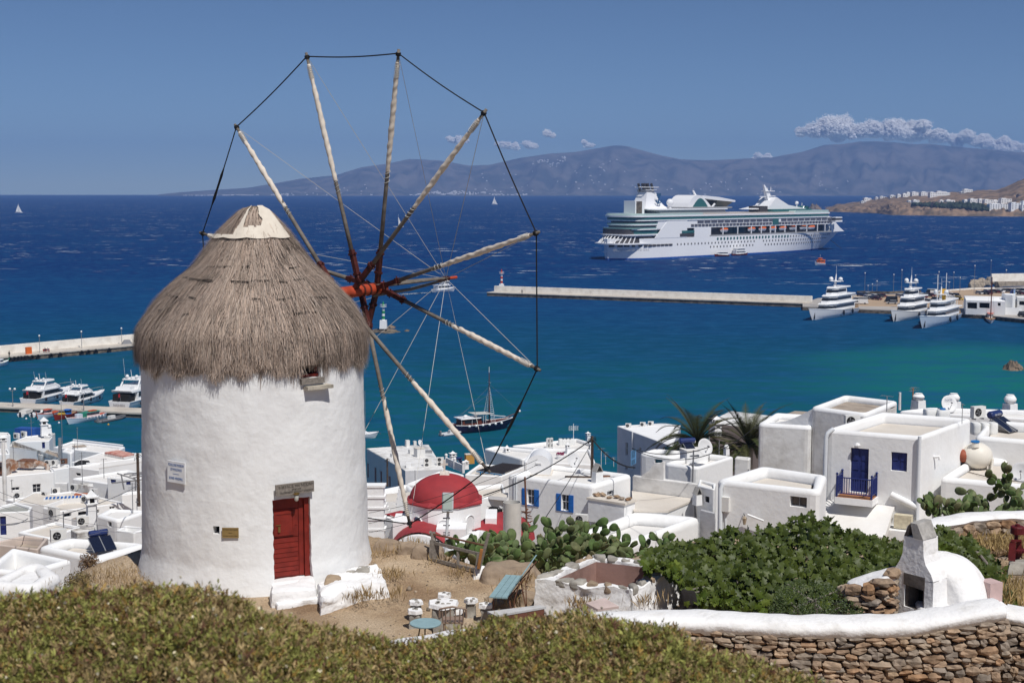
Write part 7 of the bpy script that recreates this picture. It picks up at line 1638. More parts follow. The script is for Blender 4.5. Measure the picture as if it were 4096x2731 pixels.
hE=hs('long tan roofed house with dark openings and several roof air conditioners',[(170,770),(520,772),(1118,690),(640,588),(330,600)][1:4],138,roof=RF_BEIGE,rim=.2,drop=.2,depth=6,wins=[W(0,(700,765,890,800),st='dark',deep=.6),W(0,(572,785,640,822),st='dark',deep=.6),W(0,(980,726,1030,752),bars=0,deep=.15)])
hs('tan roof wing with the rooftop clutter at its left end',[(130,690),(400,720),(640,640),(310,598)],141,roof=RF_BEIGE,rim=.1,drop=.1,depth=5)
zE=rz_of(hE)
hF=hs('large white house with grey paned window and rusty roof duct',[(-100,470),(482,418),(420,330),(-60,350)],172,roof=RF_WHITE,rim=.2,drop=.2,depth=8,wins=[W(0,(292,526,366,602),sill=1,deep=.2),W(0,(100,555,175,585),deep=.2,bars=0)])
zF=rz_of(hF)
hs('white blank wall house step between the big white house and the tall grey one',[(480,400),(620,378),(620,350),(420,345)],176,rim=.2,drop=.3,depth=7,r=.2)
hG=hs('grey-white blank house with ruined brown top wall',[(85,190),(340,225),(530,290),(110,140)],200,wall=PL,roof=RF_EARTH,rim=.3,drop=.6,depth=8,par=PL_STAIN)
hs('weathered stained wall house under the ruined brown top',[(338,262),(530,290),(530,245),(420,215)],196,wall=PL_STAIN,roof=RF_EARTH,rim=.15,drop=.2,depth=6)
hs('white block house at the top left edge below the harbour',[(-60,95),(94,88),(75,65),(-60,60)],214,rim=.2,drop=.2,depth=9)
hs('white stepped house with small niche at the left edge',[(-80,260),(90,255),(70,210),(-70,200)],196,rim=.3,drop=.2,depth=5,r=.3)
hH=hs('white house with blue door and white lantern chimney at the waterfront',[(100,150),(440,140),(495,70),(230,100)],212,rim=.2,drop=.2,depth=8,wins=[W(0,(376,152,403,208),st='door',col=NAVY,deep=.2)])
hs('white square tower with rounded cowl at the waterfront',[(392,92),(440,98),(494,74),(450,66)],216,rim=.15,drop=.15,depth=7,wall=PL_OLD)
hI=hs('wide white waterfront roof with raised parapet wall',[(480,195),(1000,255),(1120,195),(650,140)],205,rim=.3,drop=.35,depth=7,roof=RF_WHITE)
hs('white parapet wall along the waterfront roof edge',[(652,128),(1100,180),(1104,172),(656,122)],216,rim=.1,drop=.05,r=0,depth=2.5,name='parapet_wall',cat='wall')
hJ=hs('white house with faded red tiled roof patch near the mill wall',[(640,330),(1000,345),(1340,250),(920,240)],188,rim=.2,drop=.2,depth=6)
for k,q in enumerate((((935,252),(1110,286),(1200,264),(1060,232)),((800,358),(895,375),(1020,325),(930,330)))):
 Zt=t_info[hJ.name][2]+.15-.6*k;P_=[atZ(*z4(*p),Zt)for p in q];tr=thing('tiled_roof',['upper faded red tiled roof patch among white roofs','lower faded red tiled roof patch under the black pipe'][k],'roof',tuple(P_[0]));n_=11
 mb=MB();mb.hexa([p-Vector((0,0,.3))for p in P_]+[p-Vector((0,0,.02))for p in P_]);mb.build('base',PL_OLD,tr)
 for i in range(n_):
  a,b=P_[0].lerp(P_[1],(i+.5)/n_),P_[3].lerp(P_[2],(i+.5)/n_);mb=MB();mb.tube([a,b],(P_[0]-P_[1]).length/n_*.5,6);mb.build('tile_row',mat('faded_red_tile',(.34,.085,.065),.9,col2=(.52,.30,.25),vscale=1.5,lo=.45,hi=.7),tr)
hK=hs('long plain white wall house with deep eave shadow beside the mill',[(612,372),(890,405),(1340,318),(1280,285)],172,rim=.15,drop=.2,depth=7,wins=[W(0,(680,428,722,452),st='dark',deep=.2)])
hs('overhanging roof slab throwing a long shadow on the white wall by the mill',[(886,392),(1340,322),(1320,300),(900,350)],166,flat=True,over=.05,rim=.1,r=0,depth=.8)
hL=hs('white roofed house with blue shutters by the pipe pergola',[(640,478),(1050,530),(1330,440),(1150,398)],156,rim=.3,drop=.3,depth=6,r=.25)
hs('white back wall with two blue shutters behind the pipe pergola',[(960,470),(1340,500),(1360,480),(980,455)],152,rim=.15,drop=.1,depth=4,wins=[W(0,(990,486,1038,518),st='door',col=NAVY,deep=.12),W(0,(1127,472,1170,535),st='door',col=NAVY,deep=.12)])
hs('white yard wall at the mill side under the pipe pergola',[(1085,625),(1340,600),(1340,580),(1110,600)],142,rim=.2,drop=.2,depth=5)
hM=hs('white twin-pitched low roof beside the mill, behind the lattice chimney',[(862,800),(1060,850),(1345,760),(985,745)],112,rim=.5,drop=.15,depth=6,r=.4,wins=[W(0,(965,856,1000,910),deep=.15,bars=0)])
hs('narrow brown roof strip under the lattice chimney',[(640,835),(840,880),(945,858),(740,808)],115,flat=True,roof=RF_EARTH,rim=.1,r=0,depth=3)
hs('white stub walls and boxes low beside the mill',[(1040,935),(1200,960),(1340,920),(1120,895)],100,rim=.2,drop=.5,depth=3)
hs('small grey-topped block with stained sides below the tile roofs',[(700,528),(835,548),(832,520),(740,505)],148,wall=PL_STAIN,roof=RF_EARTH,rim=.1,drop=.05,r=0,depth=3)
hs('squat dirty white roof box at the middle of the left roofs',[(488,520),(600,522),(612,505),(520,497)],150,wall=PL_OLD,roof=RF_EARTH,rim=.1,drop=.05,r=0,depth=3)
hs('white hipped roof lump beside the grey flue pipe',[(555,230),(640,248),(670,218),(590,196)],190,rim=.5,drop=.1,r=.4,depth=3);block('white square roof box with brown lid beside the bare mast',z4(715,305),t_info[hI.name][0]-1.5,(1.7,1.5,1.9),.5,PL,'roof_box','box',RF_EARTH)
for lab,px,zz,rz,kw in(('air conditioner with dark fan on the tan roof under the paned window',(500,620),zE,.5,{}),('air conditioner by the stained block on the tan roof',(668,588),zE,-.4,{}),('air conditioner beside the orange cloth on the tan roof',(842,628),zE,-.3,{}),('air conditioner at the end of the blue ladder',(768,696),zE,-.3,{}),('air conditioner with pale hose on the tan roof front',(408,655),zE,-.5,{}),('air conditioner among the aerials at the left edge',(165,660),zE,.3,{}),('rusty air conditioner under the stained wall',(575,350),zF+.4,.3,dict(rust=True)),('grey air conditioner under the stained wall, middle of three',(490,360),zF+.4,-.2,{}),('pale air conditioner under the stained wall, at its left end',(433,362),zF+.4,-.2,{}),('large white air conditioner by the tan roof lip',(485,845),rz_of(hC)+.3,-.6,dict(w=.95,h_=.8)),('air conditioner facing away next to the lattice chimney',(740,905),rz_of(hC)+.1,.5,{}),('big air conditioner with dark fan and tilted black board on top',(525,1055),rz_of(hB),.5,dict(w=.95,h_=.8)),('air conditioner beside the blue container',(215,110),rz_of(hH),-.5,dict(w=1.0,h_=.85)),('air conditioner at the far left beside the blue container',(150,125),rz_of(hH),-.5,dict(w=1.0,h_=.85)),('air conditioner low by the mill wall',(1130,965),rz_of(hM)-1.5,-.5,{})):
 ac(lab,z4(*px),zz,rz,**kw)
chimney('white lattice chimney with pointed cap on the brown roof strip',z4(825,885),rz_of(hC)-.1,2.5,.7);chimney('tall white lantern chimney rising against the harbour water',z4(397,95),rz_of(hH)+.3,2.9,1.0);chimney('white round cowl chimney on the waterfront tower',z4(440,75),rz_of(hH)+.6,1.4,.7,'pot');chimney('tiny white lantern chimney on the stepped house',z4(30,205),14.5,1.6,.8)
block('bright blue metal container on the waterfront roof',z4(250,108),rz_of(hH)-.3,(3.4,1.8,1.5),-.25,mat('container_blue',(.025,.09,.33),.5,var=.1,vscale=1),'container','container')
t=block('blue slatted ladder panel on a white kerb on the tan roof',z4(640,690),zE,(5.4,1.0,.5),.22,PL_OLD,'ladder_bed','panel')
for k in range(14):mb=MB();mb.box((-2.4+k*.37,0,.56),(.2,.8,.06));mb.build('blue_slat',BLUE,t,local=True)
block('orange cloth heap on the tan roof',z4(765,625),zE,(2.2,.6,.16),-.1,mat('orange_cloth',(.45,.14,.06),.9),'cloth','cloth')
t=thing('roof_duct','rusty sheet metal ventilation duct with bent spout on the white roof','duct',tuple(atZ(*z4(270,400),zF)));c=atZ(*z4(265,398),zF);RUSTW=mat('rusty_white_sheet',(.52,.47,.42),.8,col2=(.26,.12,.06),vscale=1.3,lo=.40,hi=.60)
mb=MB();mb.box(c+Vector((-.3,0,.75)),(2.1,1.2,.9),-.15);mb.build('duct_box',RUSTW,t);mb=MB();mb.tube([c+Vector((.7,0,.85)),c+Vector((1.6,0,.75)),c+Vector((2.2,0,.5)),c+Vector((2.35,0,0))],[.42,.33,.3,.3],8);mb.build('spout',RUSTW,t);mb=MB();mb.box(c+Vector((-.3,0,1.28)),(2.2,1.3,.12),-.15,taper=.7);mb.build('lid',RUST,t)
c=atZ(*z4(35,440),zF);t=thing('roof_fan','rusty boxed ventilation fan with round duct at the left edge','fan',tuple(c));mb=MB();mb.box(c+Vector((-.2,0,.75)),(1.8,1.5,1.5),-.1);mb.build('fan_box',RUSTW,t);mb=MB();mb.tube([c+Vector((.2,1.6,1.0)),c+Vector((.9,.6,1.0))],.75,12);mb.build('round_duct',RUSTW,t);mb=MB();mb.box(c+Vector((-.1,-.9,.7)),(.8,.6,.8),-.1,taper=.7);mb.build('hood',RUST,t)
t=thing('black_pipe','fat black pipe lying over the lower red tiled roof','pipe',tuple(atZ(*z4(735,345),rz_of(hJ))));mb=MB();a,b=atZ(*z4(680,360),rz_of(hJ)),atZ(*z4(790,340),rz_of(hJ));mb.tube([a,a.lerp(b,.4)+Vector((0,0,.25)),b],.38,8);mb.build('pipe_run',BLACKM,t,smooth=50)
mastpost('fat grey flue pipe standing by the stained wall',z4(542,312),zF+.6,2.9,.28,METAL,'flue_pipe','flue',False);mastpost('rusty-capped drain post at the left edge of the paned-window house',z4(48,680),zE-.4,6.2,.25,PL_OLD,'drain_post','post',False)
for lab,px,zz,h_,arms in(('tall thin mast against the harbour water',(560,195),11.5,6.5,((.97,.25),)),('medium mast by the waterfront parapet',(697,215),11.0,3.0,((.97,.2),)),('mast with double arms in front of the blue container',(283,100),10.5,3.3,((.97,.6),(.6,.8))),('aerial with spiky head on the stained roof block',(742,600),zE,4.3,((.97,.8),(.9,.5))),('aerial over the white roof left of the pipe pergola',(932,475),zE+3,2.0,((.95,.6),)),('slim mast on the white roof box',(672,355),zF+1,2.7,((.97,.5),)),('fishbone aerial on the blank grey wall',(122,310),zF+1.0,2.2,((.95,.8),)),('spiky aerial low by the mill edge',(1195,940),rz_of(hM)-1.4,3.9,((.97,.9),(.9,.6))),('bare mast crossing the navy door house',(138,985),rz_of(hD)-3,3.6,((.96,.5),)),('rusty rod in front of the solar panels',(878,1175),rz_of(hB)-.5,3.2,()),('white rod by the fan with the tilted board',(580,1190),rz_of(hB)-1.3,3.0,()),('twin rods among the left edge aerials',(108,600),zE+1.5,1.3,((.9,.3),)),('thin rod right of the spiky aerial by the mill',(1235,1010),rz_of(hM)-2.2,3.3,((.9,.2),))):
 antenna(lab,z4(*px),zz,h_,.5,arms,r=.035)
mastpost('brown utility pole wrapped in black cables beside the mill wall',z4(1245,725),rz_of(hM)+.3,4.4,.14)
pz_=rz_of(hL)+.2;t=thing('pipe_pergola','grey metal pipe pergola frame beside the mill wall','pergola',tuple(atZ(*z4(1200,480),pz_)))
for a,b,da,db in(((1048,430),(1215,485),1.8,1.8),((1000,518),(1340,478),1.5,1.8),((1215,485),(1213,585),1.8,0.),((1085,440),(1110,575),1.8,0.),((1110,438),(1340,415),1.8,1.8),((1160,452),(1340,425),1.8,1.8),((1190,472),(1340,440),1.8,1.8)):mb=MB();mb.tube([atY(*z4(*a),140),atY(*z4(*b),140)],.075,5);mb.build('bar',GREYM,t)
for k,(a,b,ya,yb,r_,s_)in enumerate((((-20,590),(870,770),70,75,.013,.3),((-20,650),(1290,920),72,75,.013,.4),((-20,715),(1290,960),70,75,.011,.4),((-20,775),(880,925),70,75,.011,.3),((0,895),(1230,545),80,112,.03,.5),((0,885),(250,835),80,90,.03,.2),((-20,1000),(900,960),70,72,.01,.3))):
 wire(['uppermost thin cable over the left roofs','second thin cable over the left roofs','third thin cable over the left roofs','fourth thin cable over the left roofs','thick black cable running up to the pole at the mill wall','thick cable end by the navy door','lowest faint cable over the left roofs'][k],(atY(*z4(*a),ya),atY(*z4(*b),yb)),r_,s_,GREYM)
# ================================================================== CRUISE SHIP
SHW=mat('ship_white',(.80,.80,.81),.5);SHG=mat('ship_green_glass',(.035,.13,.125),.2,spec=.6);SHD=mat('ship_dark_opening',(.055,.05,.05),.7);SHB=mat('ship_boot_blue',(.01,.075,.33),.6);SHBAL=mat('balcony_dark',(.10,.10,.12),.4);ORNG=mat('lifeboat_orange',(.70,.14,.02),.5);SHGR=mat('ship_grey',(.33,.33,.33),.6)
SO,SD=Vector((64,945,0)),Vector((.723,.694,0)).normalized();SN=Vector((SD.y,-SD.x,0));SRZ=atan2(SD.y,SD.x)
ship=thing('cruise_ship','large white cruise ship with orange lifeboats anchored off the harbour','cruise ship',tuple(SO),SRZ)
def sx(u,side=16.):k=(u-CU)/FPX;o=SO+SN*side;return(k*o.y-o.x)/(SD.x-k*SD.y)
z45=zm(2350,720,1050/2352)
def sz(v,x,side=16.):p=SO+SD*x+SN*side;return H-(v-VH)/FPX*p.y
def half(x,z):
 st=smooth((x+4.5-.12*max(0,14-z))/26.)**.5;lb=200+2.6*z;le=247+1.75*z
 bw=1. if x<lb-60 else max(.0,1-((x-(lb-60))/(le-lb+60))**2.3);return 16*st*bw
def hull_ring(z):
 xs_=[-3+.15*max(0,14-z)*.6]+[-1,1.5,4,10,18,30,60,100,140,160,180,195,205,215,225,235,242]+[247+1.75*z];xs_=[min(x,247+1.75*z)for x in xs_]
 return[(x,-half(x,z),z)for x in xs_]+[(x,half(x,z),z)for x in xs_[-2:0:-1]]
def lvl(nm,zs_,m,**k):mb=MB();mb.loft([hull_ring(z)for z in zs_],True,k.get('c0',False),k.get('c1',True));return mb.build(nm,m,ship,smooth=35,local=True)
lvl('boot_stripe',[-.5,1.1],SHB,c1=False);lvl('hull',[1.1,4,8,11,14.0],SHW)
def house_ring(x0,x1,z,w,rs=9.,rb=12.):
 out=[]
 for k in range(9):a=pi/2*k/8;out.append((x0+rs*(1-sin(a)),-w+(w*.75)*(1-cos(a))*1.,z))if False else out.append((x0+rs*(1-cos(a))*1.,-w*sin(a)**.6,z))
 for k in range(9):a=pi/2*k/8;out.append((x1-rb*(1-cos(pi/2-a)),-w*cos(a)**.6 if k<8 else 0,z))
 return out+[(x,-y,z)for x,y,z in out[-2:0:-1]]
def deck(nm,x0,x1,z0,z1,w,m,rs=9.,rb=12.,dx0=0.,dx1=0.,parent=None):mb=MB();mb.loft([house_ring(x0,x1,z0,w,rs,rb),house_ring(x0+dx0,x1+dx1,z1,w,rs,rb)]);return mb.build(nm,m,parent or ship,smooth=35,local=True)
deck('promenade_core',4,236,14.0,20.2,12.6,SHD,6,10)
deck('upper_hull',30,246,20.2,26.0,15.9,SHW,.5,14,2,-3);deck('bow_house',236,250,14.0,20.25,14.5,SHW,.5,12,0,-4)
deck('glass_band',10,240,26.3,28.2,16.3,SHG,10,12);deck('band_rim',8.5,241,28.2,29.2,16.6,SHW,10,12);deck('band_lower_rim',10,240,25.6,26.3,16.35,SHW,10,12)
for z0,x0,m in((23.4,9.5,SHBAL),(20.4,7,SHBAL),(17.0,4,SHG)):deck('stern_balcony_recess',x0+3,44,z0,z0+2.5,14.6,m,10,3)
for z0,x0 in((22.7,9),(19.7,6),(16.2,3)):deck('stern_deck',x0,45,z0,z0+.75,15.7,SHW,11,1)
deck('stern_rail_glass',9,40,23.45,24.2,15.5,mat('rail_glass',(.20,.34,.32),.2),11,1);deck('stern_rail_glass',4.5,40,20.45,21.2,15.5,mat('rail_glass',(.20,.34,.32),.2),11,1)
for sgn in(-1,1):
 mb=MB();pts=[(28,14),(62,14),(62,26),(42,26)];y0,y1=15.7*sgn,16.15*sgn;n_=4
 mb.add([(x,y0,z)for x,z in pts]+[(x,y1,z)for x,z in pts],[(0,1,2,3),(7,6,5,4),(0,4,5,1),(1,5,6,2),(2,6,7,3),(3,7,4,0)]);mb.build('side_screen',SHW,ship,local=True)
deck('stern_bay',-1,30,10.8,15.6,14.2,SHD,10,3,7,0);deck('stern_bay_roof',4.,34,15.6,16.2,15.2,SHW,11,2)
for k in range(-6,7):
 a=k*.20;mb=MB();x0,y0,x1,y1=-3+17*(1-cos(a)),14.8*sin(a)/sin(1.2),4.0+12*(1-cos(a)),13.6*sin(a)/sin(1.2);mb.tube([(x0,y0,11),(x1,y1,16)],.35,4);mb.build('stern_rib',SHW,ship,local=True)
deck('stern_skirt',-3.5,46,10.3,11.2,15.9,SHW,14,1)
mb=MB()
for k in range(12):x=-1.5+k*4.2;y=-half(max(x,-4),9.5)-.12 if x>6 else-half(x+1.5,9.5)-.2;mb.box((x,y,9.3),(3.6,.3,1.3),0 if x>8 else-.9+.08*k)
tag(mb.build('mooring_windows',SHD,ship,local=True),kind='stuff')
mb=MB()
def pane(mb,x,z,w,h_,y=None,t=.12):yy=-(y if y else half(x,z))-.04;s_=(half(x+1,z)-half(x-1,z))/2;mb.box((x,yy,z),(w,t*2,h_),-atan2(s_,1)*1.)
for row,(z,a,b,sk)in enumerate(((9.4,52,246,(140,146)),(6.7,88,236,(140,150)),(12.1,176,250,()))):
 x=a
 while x<b:
  if not(sk and sk[0]<x<sk[1]):pane(mb,x,z,1.0,1.15)
  x+=3.75
tag(mb.build('portholes',SHD,ship,local=True),kind='stuff')
mb=MB()
for x in[96+3.75*k for k in range(17)]+[164-3+3.75*k for k in range(6)]:mb.lathe([(1.0,0),(1.0,.14)],(x,-16.02,12.1),12,(0,-1,0))
tag(mb.build('oval_windows',SHG,ship,local=True),kind='stuff')
def cells(z,h_,x0,x1,n,gap,nm='balcony_opening',m=SHBAL,y=16.0,skip=()):
 w=(x1-x0)/n
 for k in range(n):
  if k in skip:continue
  mb=MB();mb.box((x0+(k+.5)*w,-y,z),(w-gap,.24,h_));o=mb.build(nm,m,ship,local=True)
cells(24.3,1.75,73,238,22,.8,skip=(12,));cells(21.9,1.75,66,238,44,.7,skip=(24,25))
cells(23.1,4.4,160,168,1,.6,'atrium_window',SHG,16.05);cells(17.7,1.8,56,70,1,.6,'side_window',SHG,16.25);cells(15.6,2.0,54,70,1,.6,'mooring_opening',SHD,16.25)
cells(18.0,4.6,103,148,3,.8,'atrium_window',mat('atrium_glass',(.02,.045,.05),.15),12.7);cells(18.0,4.6,164,176,1,.8,'atrium_window',mat('atrium_glass',(.02,.045,.05),.15),12.7)
for x in(88,102,119,135,147,158,164,176,190,204,218,228,240):mb=MB();mb.box((x,-15.8,17.1),(.7,.5,6.4));mb.build('stanchion',SHW,ship,local=True)
mb=MB();mb.box((162,-15.95,14.5),(150,.2,.9));mb.build('promenade_rail',SHGR,ship,local=True);mb=MB();mb.box((79,-15.7,17.1),(18,.6,6.3));mb.build('side_panel',SHW,ship,local=True)
def lifeboat(u,tender=False):
 x=sx(u,14.5);t=ship;mb=MB();L=4.6
 def rg(z,w,l):return[(x+l*L*cos(a),-14.4+w*sin(a)*(1 if abs(cos(a))<.8 else .8),z)for a in[2*pi*k/14 for k in range(14)]]
 mb.loft([rg(16.6,.5,.75),rg(17.5,1.3,.95),rg(18.3,1.5,1.0)]);lb=mb.build('lifeboat',SHW,ship,smooth=40,local=True);mb=MB()
 if tender:mb.loft([rg(18.3,1.35,.9),rg(19.2,1.3,.85)]);mb.build('cabin',SHD,lb,local=True);mb=MB();mb.loft([rg(19.2,1.45,.92),rg(19.6,1.1,.8)]);mb.build('canopy',ORNG,lb,smooth=40,local=True)
 else:mb.loft([rg(18.3,1.55,1.0),rg(19.2,1.4,.95),rg(19.7,.8,.8)]);mb.build('canopy',ORNG,lb,smooth=40,local=True)
z44=zm(2400,740,500/2352);z46=zm(2880,740,520/2352)
for u in(z44(1520,0)[0],z46(65,0)[0],z46(560,0)[0],z46(757,0)[0],z46(942,0)[0],z46(1122,0)[0]):lifeboat(u)
for u in(z46(1305,0)[0],z46(1490,0)[0]):lifeboat(u,True)
lifeboat(z46(1640,0)[0])
deck('windbreak_glass',9,80,29.2,30.5,16.2,mat('windbreak',(.42,.53,.50),.25),10,1,.5,0);deck('windbreak_glass',186,240,29.2,30.9,16.2,mat('windbreak',(.16,.33,.29),.25),1,12,2,0);deck('pool_deck',78,188,29.2,30.0,16.2,mat('pool_deck',(.52,.47,.43),.8),1,1)
deck('deck_house',34,110,29.2,32.6,13.5,SHGR,3,3);deck('deck_house_roof',30,112,32.6,33.4,14.6,SHW,4,4);deck('deck_rail',66,116,33.4,34.4,14.3,SHGR,2,2,0,0)
def block_s(nm,m,pts,y0,y1,parent=ship,y0b=None,y1b=None):n_=len(pts);mb=MB();mb.add([(x,y0,z)for x,z in pts]+[(x,y1,z)for x,z in pts],[tuple(range(n_)),tuple(range(2*n_-1,n_-1,-1))]+[(i,n_+i,n_+(i+1)%n_,(i+1)%n_)for i in range(n_)]);return mb.build(nm,m,parent,local=True)
def X(zx):return sx(z45(zx,0)[0],4.)
block_s('climbing_wall',SHW,[(X(392),29.2),(X(474),29.2),(X(474),39.0),(X(392),39.0)],-7,3);block_s('climbing_face',mat('climbing_rock',(.12,.10,.08),.9,var=.4,vscale=.5),[(X(402),30),(X(452),30),(X(452),38.6),(X(402),38.6)],-7.2,-6.9)
mb=MB();xf=X(570)
def fr_(x0,x1,w,z):return[(x0,-w,z),(x1,-w*.6,z),(x1+1,0,z),(x1,w*.6,z),(x0,w,z)]
mb.loft([fr_(X(472),X(718),8,33.4),fr_(X(490),X(680),6.5,35.5),fr_(X(510),X(640),5,39.5),fr_(X(524),X(620),4.2,44.5)]);fn_=mb.build('funnel',SHW,ship,smooth=25,local=True)
mb=MB();mb.loft([fr_(X(524),X(612),4.0,44.5),fr_(X(515),X(600),3.9,46.5)]);mb.build('funnel_top',SHGR,fn_,local=True)
for k in range(6):x=X(505)+k*1.9;mb=MB();mb.tube([(x+2,(-1.6 if k%2 else 1.6),45.5),(x,(-1.6 if k%2 else 1.6),50.4)],.9,7);mb.build('exhaust_pipe',SHD,fn_,local=True)
mb=MB();zt_=48.0;mb.tube([(X(506),-4.6,zt_),(X(624),-4.6,zt_),(X(630),4.6,zt_),(X(506),4.6,zt_),(X(506),-4.6,zt_)],.28,4);mb.tube([(X(510),-4.3,zt_-1.8),(X(610),-4.3,zt_-1.8),(X(612),4.3,zt_-1.8)],.2,4);mb.build('funnel_gallery',SHW,fn_,local=True)
mb=MB();ex,ez=X(612),40.2;yy=-6.0;pl2=lambda cx,cz,w,h_,ry=0.:mb.box((ex+cx,yy,ez+cz),(w,.4,h_),R=Matrix.Rotation(ry,3,'Y'))
pl2(0,-.6,.9,4.2);pl2(0,1.0,2.6,.6);mb.tube([(ex+2.5*sin(a),yy,ez-.9-2.3*cos(a))for a in[-1.35+.27*k for k in range(11)]],.42,5);pl2(-2.5,-1.5,.9,.9,.7);pl2(2.5,-1.5,.9,.9,.7);pl2(0,2.0,4.0,.7)
for q in(-1.7,-.6,.6,1.7):pl2(q,3.0,.55,1.6,q*.16)
mb.build('emblem',mat('emblem_blue',(.03,.10,.20),.5),fn_,local=True)
for px,z,s_ in(((712,0),37.6,2.5),((922,0),36.8,2.8)):mb=MB();x=X(px[0]);mb.ball((x,-6,z),s_,14);mb.tube([(x,-6,33),(x,-6,z-s_*.8)],s_*.4,8);mb.build('radome',WHITE,ship,smooth=True,local=True)
x0,x1,x2=X(835),X(1060),X(1275);mb=MB();rg=lambda x,w,h_,zb_:[(x,w*cos(pi*k/12),zb_+h_*sin(pi*k/12))for k in range(13)]
arc=[(x0+(X(1062)-x0)*k/12,33.4+9.2*sin(pi*(k/12)**.8))for k in range(13)]
ca=block_s('lounge_arch',SHW,arc,-9,9);block_s('arch_glass',SHG,[(x0+6+(X(1020)-x0-6)*k/10,34.4+6.0*sin(pi*k/10))for k in range(11)],-9.15,-8.8)
mb=MB();mb.loft([[(X(980),-8,40.5),(X(980),8,40.5),(X(980),8,42.4),(X(980),-8,42.4)],[(X(1120),-9,38.8),(X(1120),9,38.8),(X(1120),9,41.2),(X(1120),-9,41.2)],[(x2,-8,37.6),(x2,8,37.6),(x2,8,38.8),(x2,-8,38.8)]]);mb.build('lounge_roof',SHW,ship,local=True)
mb=MB();mb.loft([[(X(1120),-5,33.5),(X(1215),-5,33.5),(X(1215),5,33.5),(X(1120),5,33.5)],[(X(1115),-8,38.7),(X(1262),-7,37.6),(X(1262),7,37.6),(X(1115),8,38.7)]]);mb.build('lounge_glass',mat('lounge_glass',(.10,.095,.06),.15,spec=.6),ship,local=True);block_s('lounge_stem',SHW,[(X(1070),30),(X(1150),30),(X(1130),34.5),(X(1080),34.5)],-4,4)
mb=MB();mb.tube([(X(1012),-9.2,30),(X(1080),-9.2,36.5)],.7,4);mb.build('stairway',SHW,ship,local=True);mb=MB();mb.loft([[(X(990),-.6,42.3),(X(1005),-.6,42.3),(X(1005),.6,42.3),(X(990),.6,42.3)],[(X(972),-.4,46),(X(980),-.4,46),(X(980),.4,46),(X(972),.4,46)]]);mb.build('lounge_mast',SHW,ship,local=True)
block_s('fore_base',SHW,[(X(1450),32.0),(X(1920),32.0),(X(1760),35.0),(X(1690),38.8),(X(1655),40.8),(X(1630),38.5),(X(1600),34.8)],-7,7)
block_s('sun_screen',SHD,[(X(1495),30),(X(1565),30),(X(1565),34.4),(X(1495),34.4)],-8,2);deck('solarium',X(1580),X(1960),30,32.0,11,SHG,2,6)
mb=MB();mb.loft([[(X(1635),-1.6,37),(X(1665),-1.6,37),(X(1665),1.6,37),(X(1635),1.6,37)],[(X(1618),-1.2,44),(X(1650),-1.2,44),(X(1650),1.2,44),(X(1618),1.2,44)],[(X(1600),-.5,50),(X(1608),-.5,50),(X(1608),.5,50),(X(1600),.5,50)]]);ms=mb.build('radar_mast',SHW,ship,local=True)
for z,a,b in((45.3,1602,1685),(41.6,1640,1692),(41.3,1570,1640)):mb=MB();mb.box(((X(a)+X(b))/2,0,z),(X(b)-X(a),4 if z!=41.3 else 1,.5));mb.build('mast_platform',SHW,ms,local=True)
mb=MB();mb.tube([(X(1668),0,45),(X(1668),0,48.4)],.3,5);mb.tube([(X(1640),0,45),(X(1640),0,48)],.2,5);mb.build('whip_aerial',SHW,ms,local=True)
mb=MB();x=X(1873);mb.ball((x,-3,36.3),1.4,12);mb.tube([(x,-3,32),(x,-3,35.2)],.4,6);mb.build('radome',WHITE,ship,smooth=True,local=True);mb=MB();x=X(1948);mb.tube([(x,0,31),(x,0,36.3)],.35,5);mb.build('fore_mast',SHW,ship,local=True)
deck('fore_dome',X(1900),X(1985),31.5,34,6,SHG,5,5,2,-4)
mb=MB();mb.box((241,-17.2,23.9),(8,4.5,1.6));mb.build('bridge_wing',SHD,ship,local=True);mb=MB();mb.box((241,-17.2,25.1),(9,5,.8));mb.box((241,-17.2,22.4),(9.5,5,1.3));mb.build('bridge_wing_shell',SHW,ship,local=True)
block_s('forward_slope',SHW,[(238,14),(262,14),(256,17),(247,23),(240,26)],-11,11);mb=MB();mb.box((262,0,14.3),(12,8,.5));mb.build('foredeck',mat('pool_deck',(.52,.47,.43),.8),ship,local=True)
mb=MB();mb.tube([(262,-4,15.3),(269,-.5,15.6),(271,0,15.6)],.15,4);mb.tube([(262.5,0,14),(262.5,0,20.5)],.22,5);mb.build('jackstaff',SHW,ship,local=True)
a=SO+SD*252+SN*6;mb=MB();mb.tube([(252,-5,7.5),(262,-9,.2)],.18,4);mb.build('anchor_chain',SHD,ship,local=True)
_x=Matrix.Rotation(SRZ,3,'Z');Mx=ORG[ship.name]
text('SPLENDOUR OF THE SEAS',2.1,Mx@Vector((7,-13.9,6.6)),_x@Vector((.83,-.56,0)),Vector((0,0,1)),_x@Vector((-.56,-.83,0)),SHGR,ship)
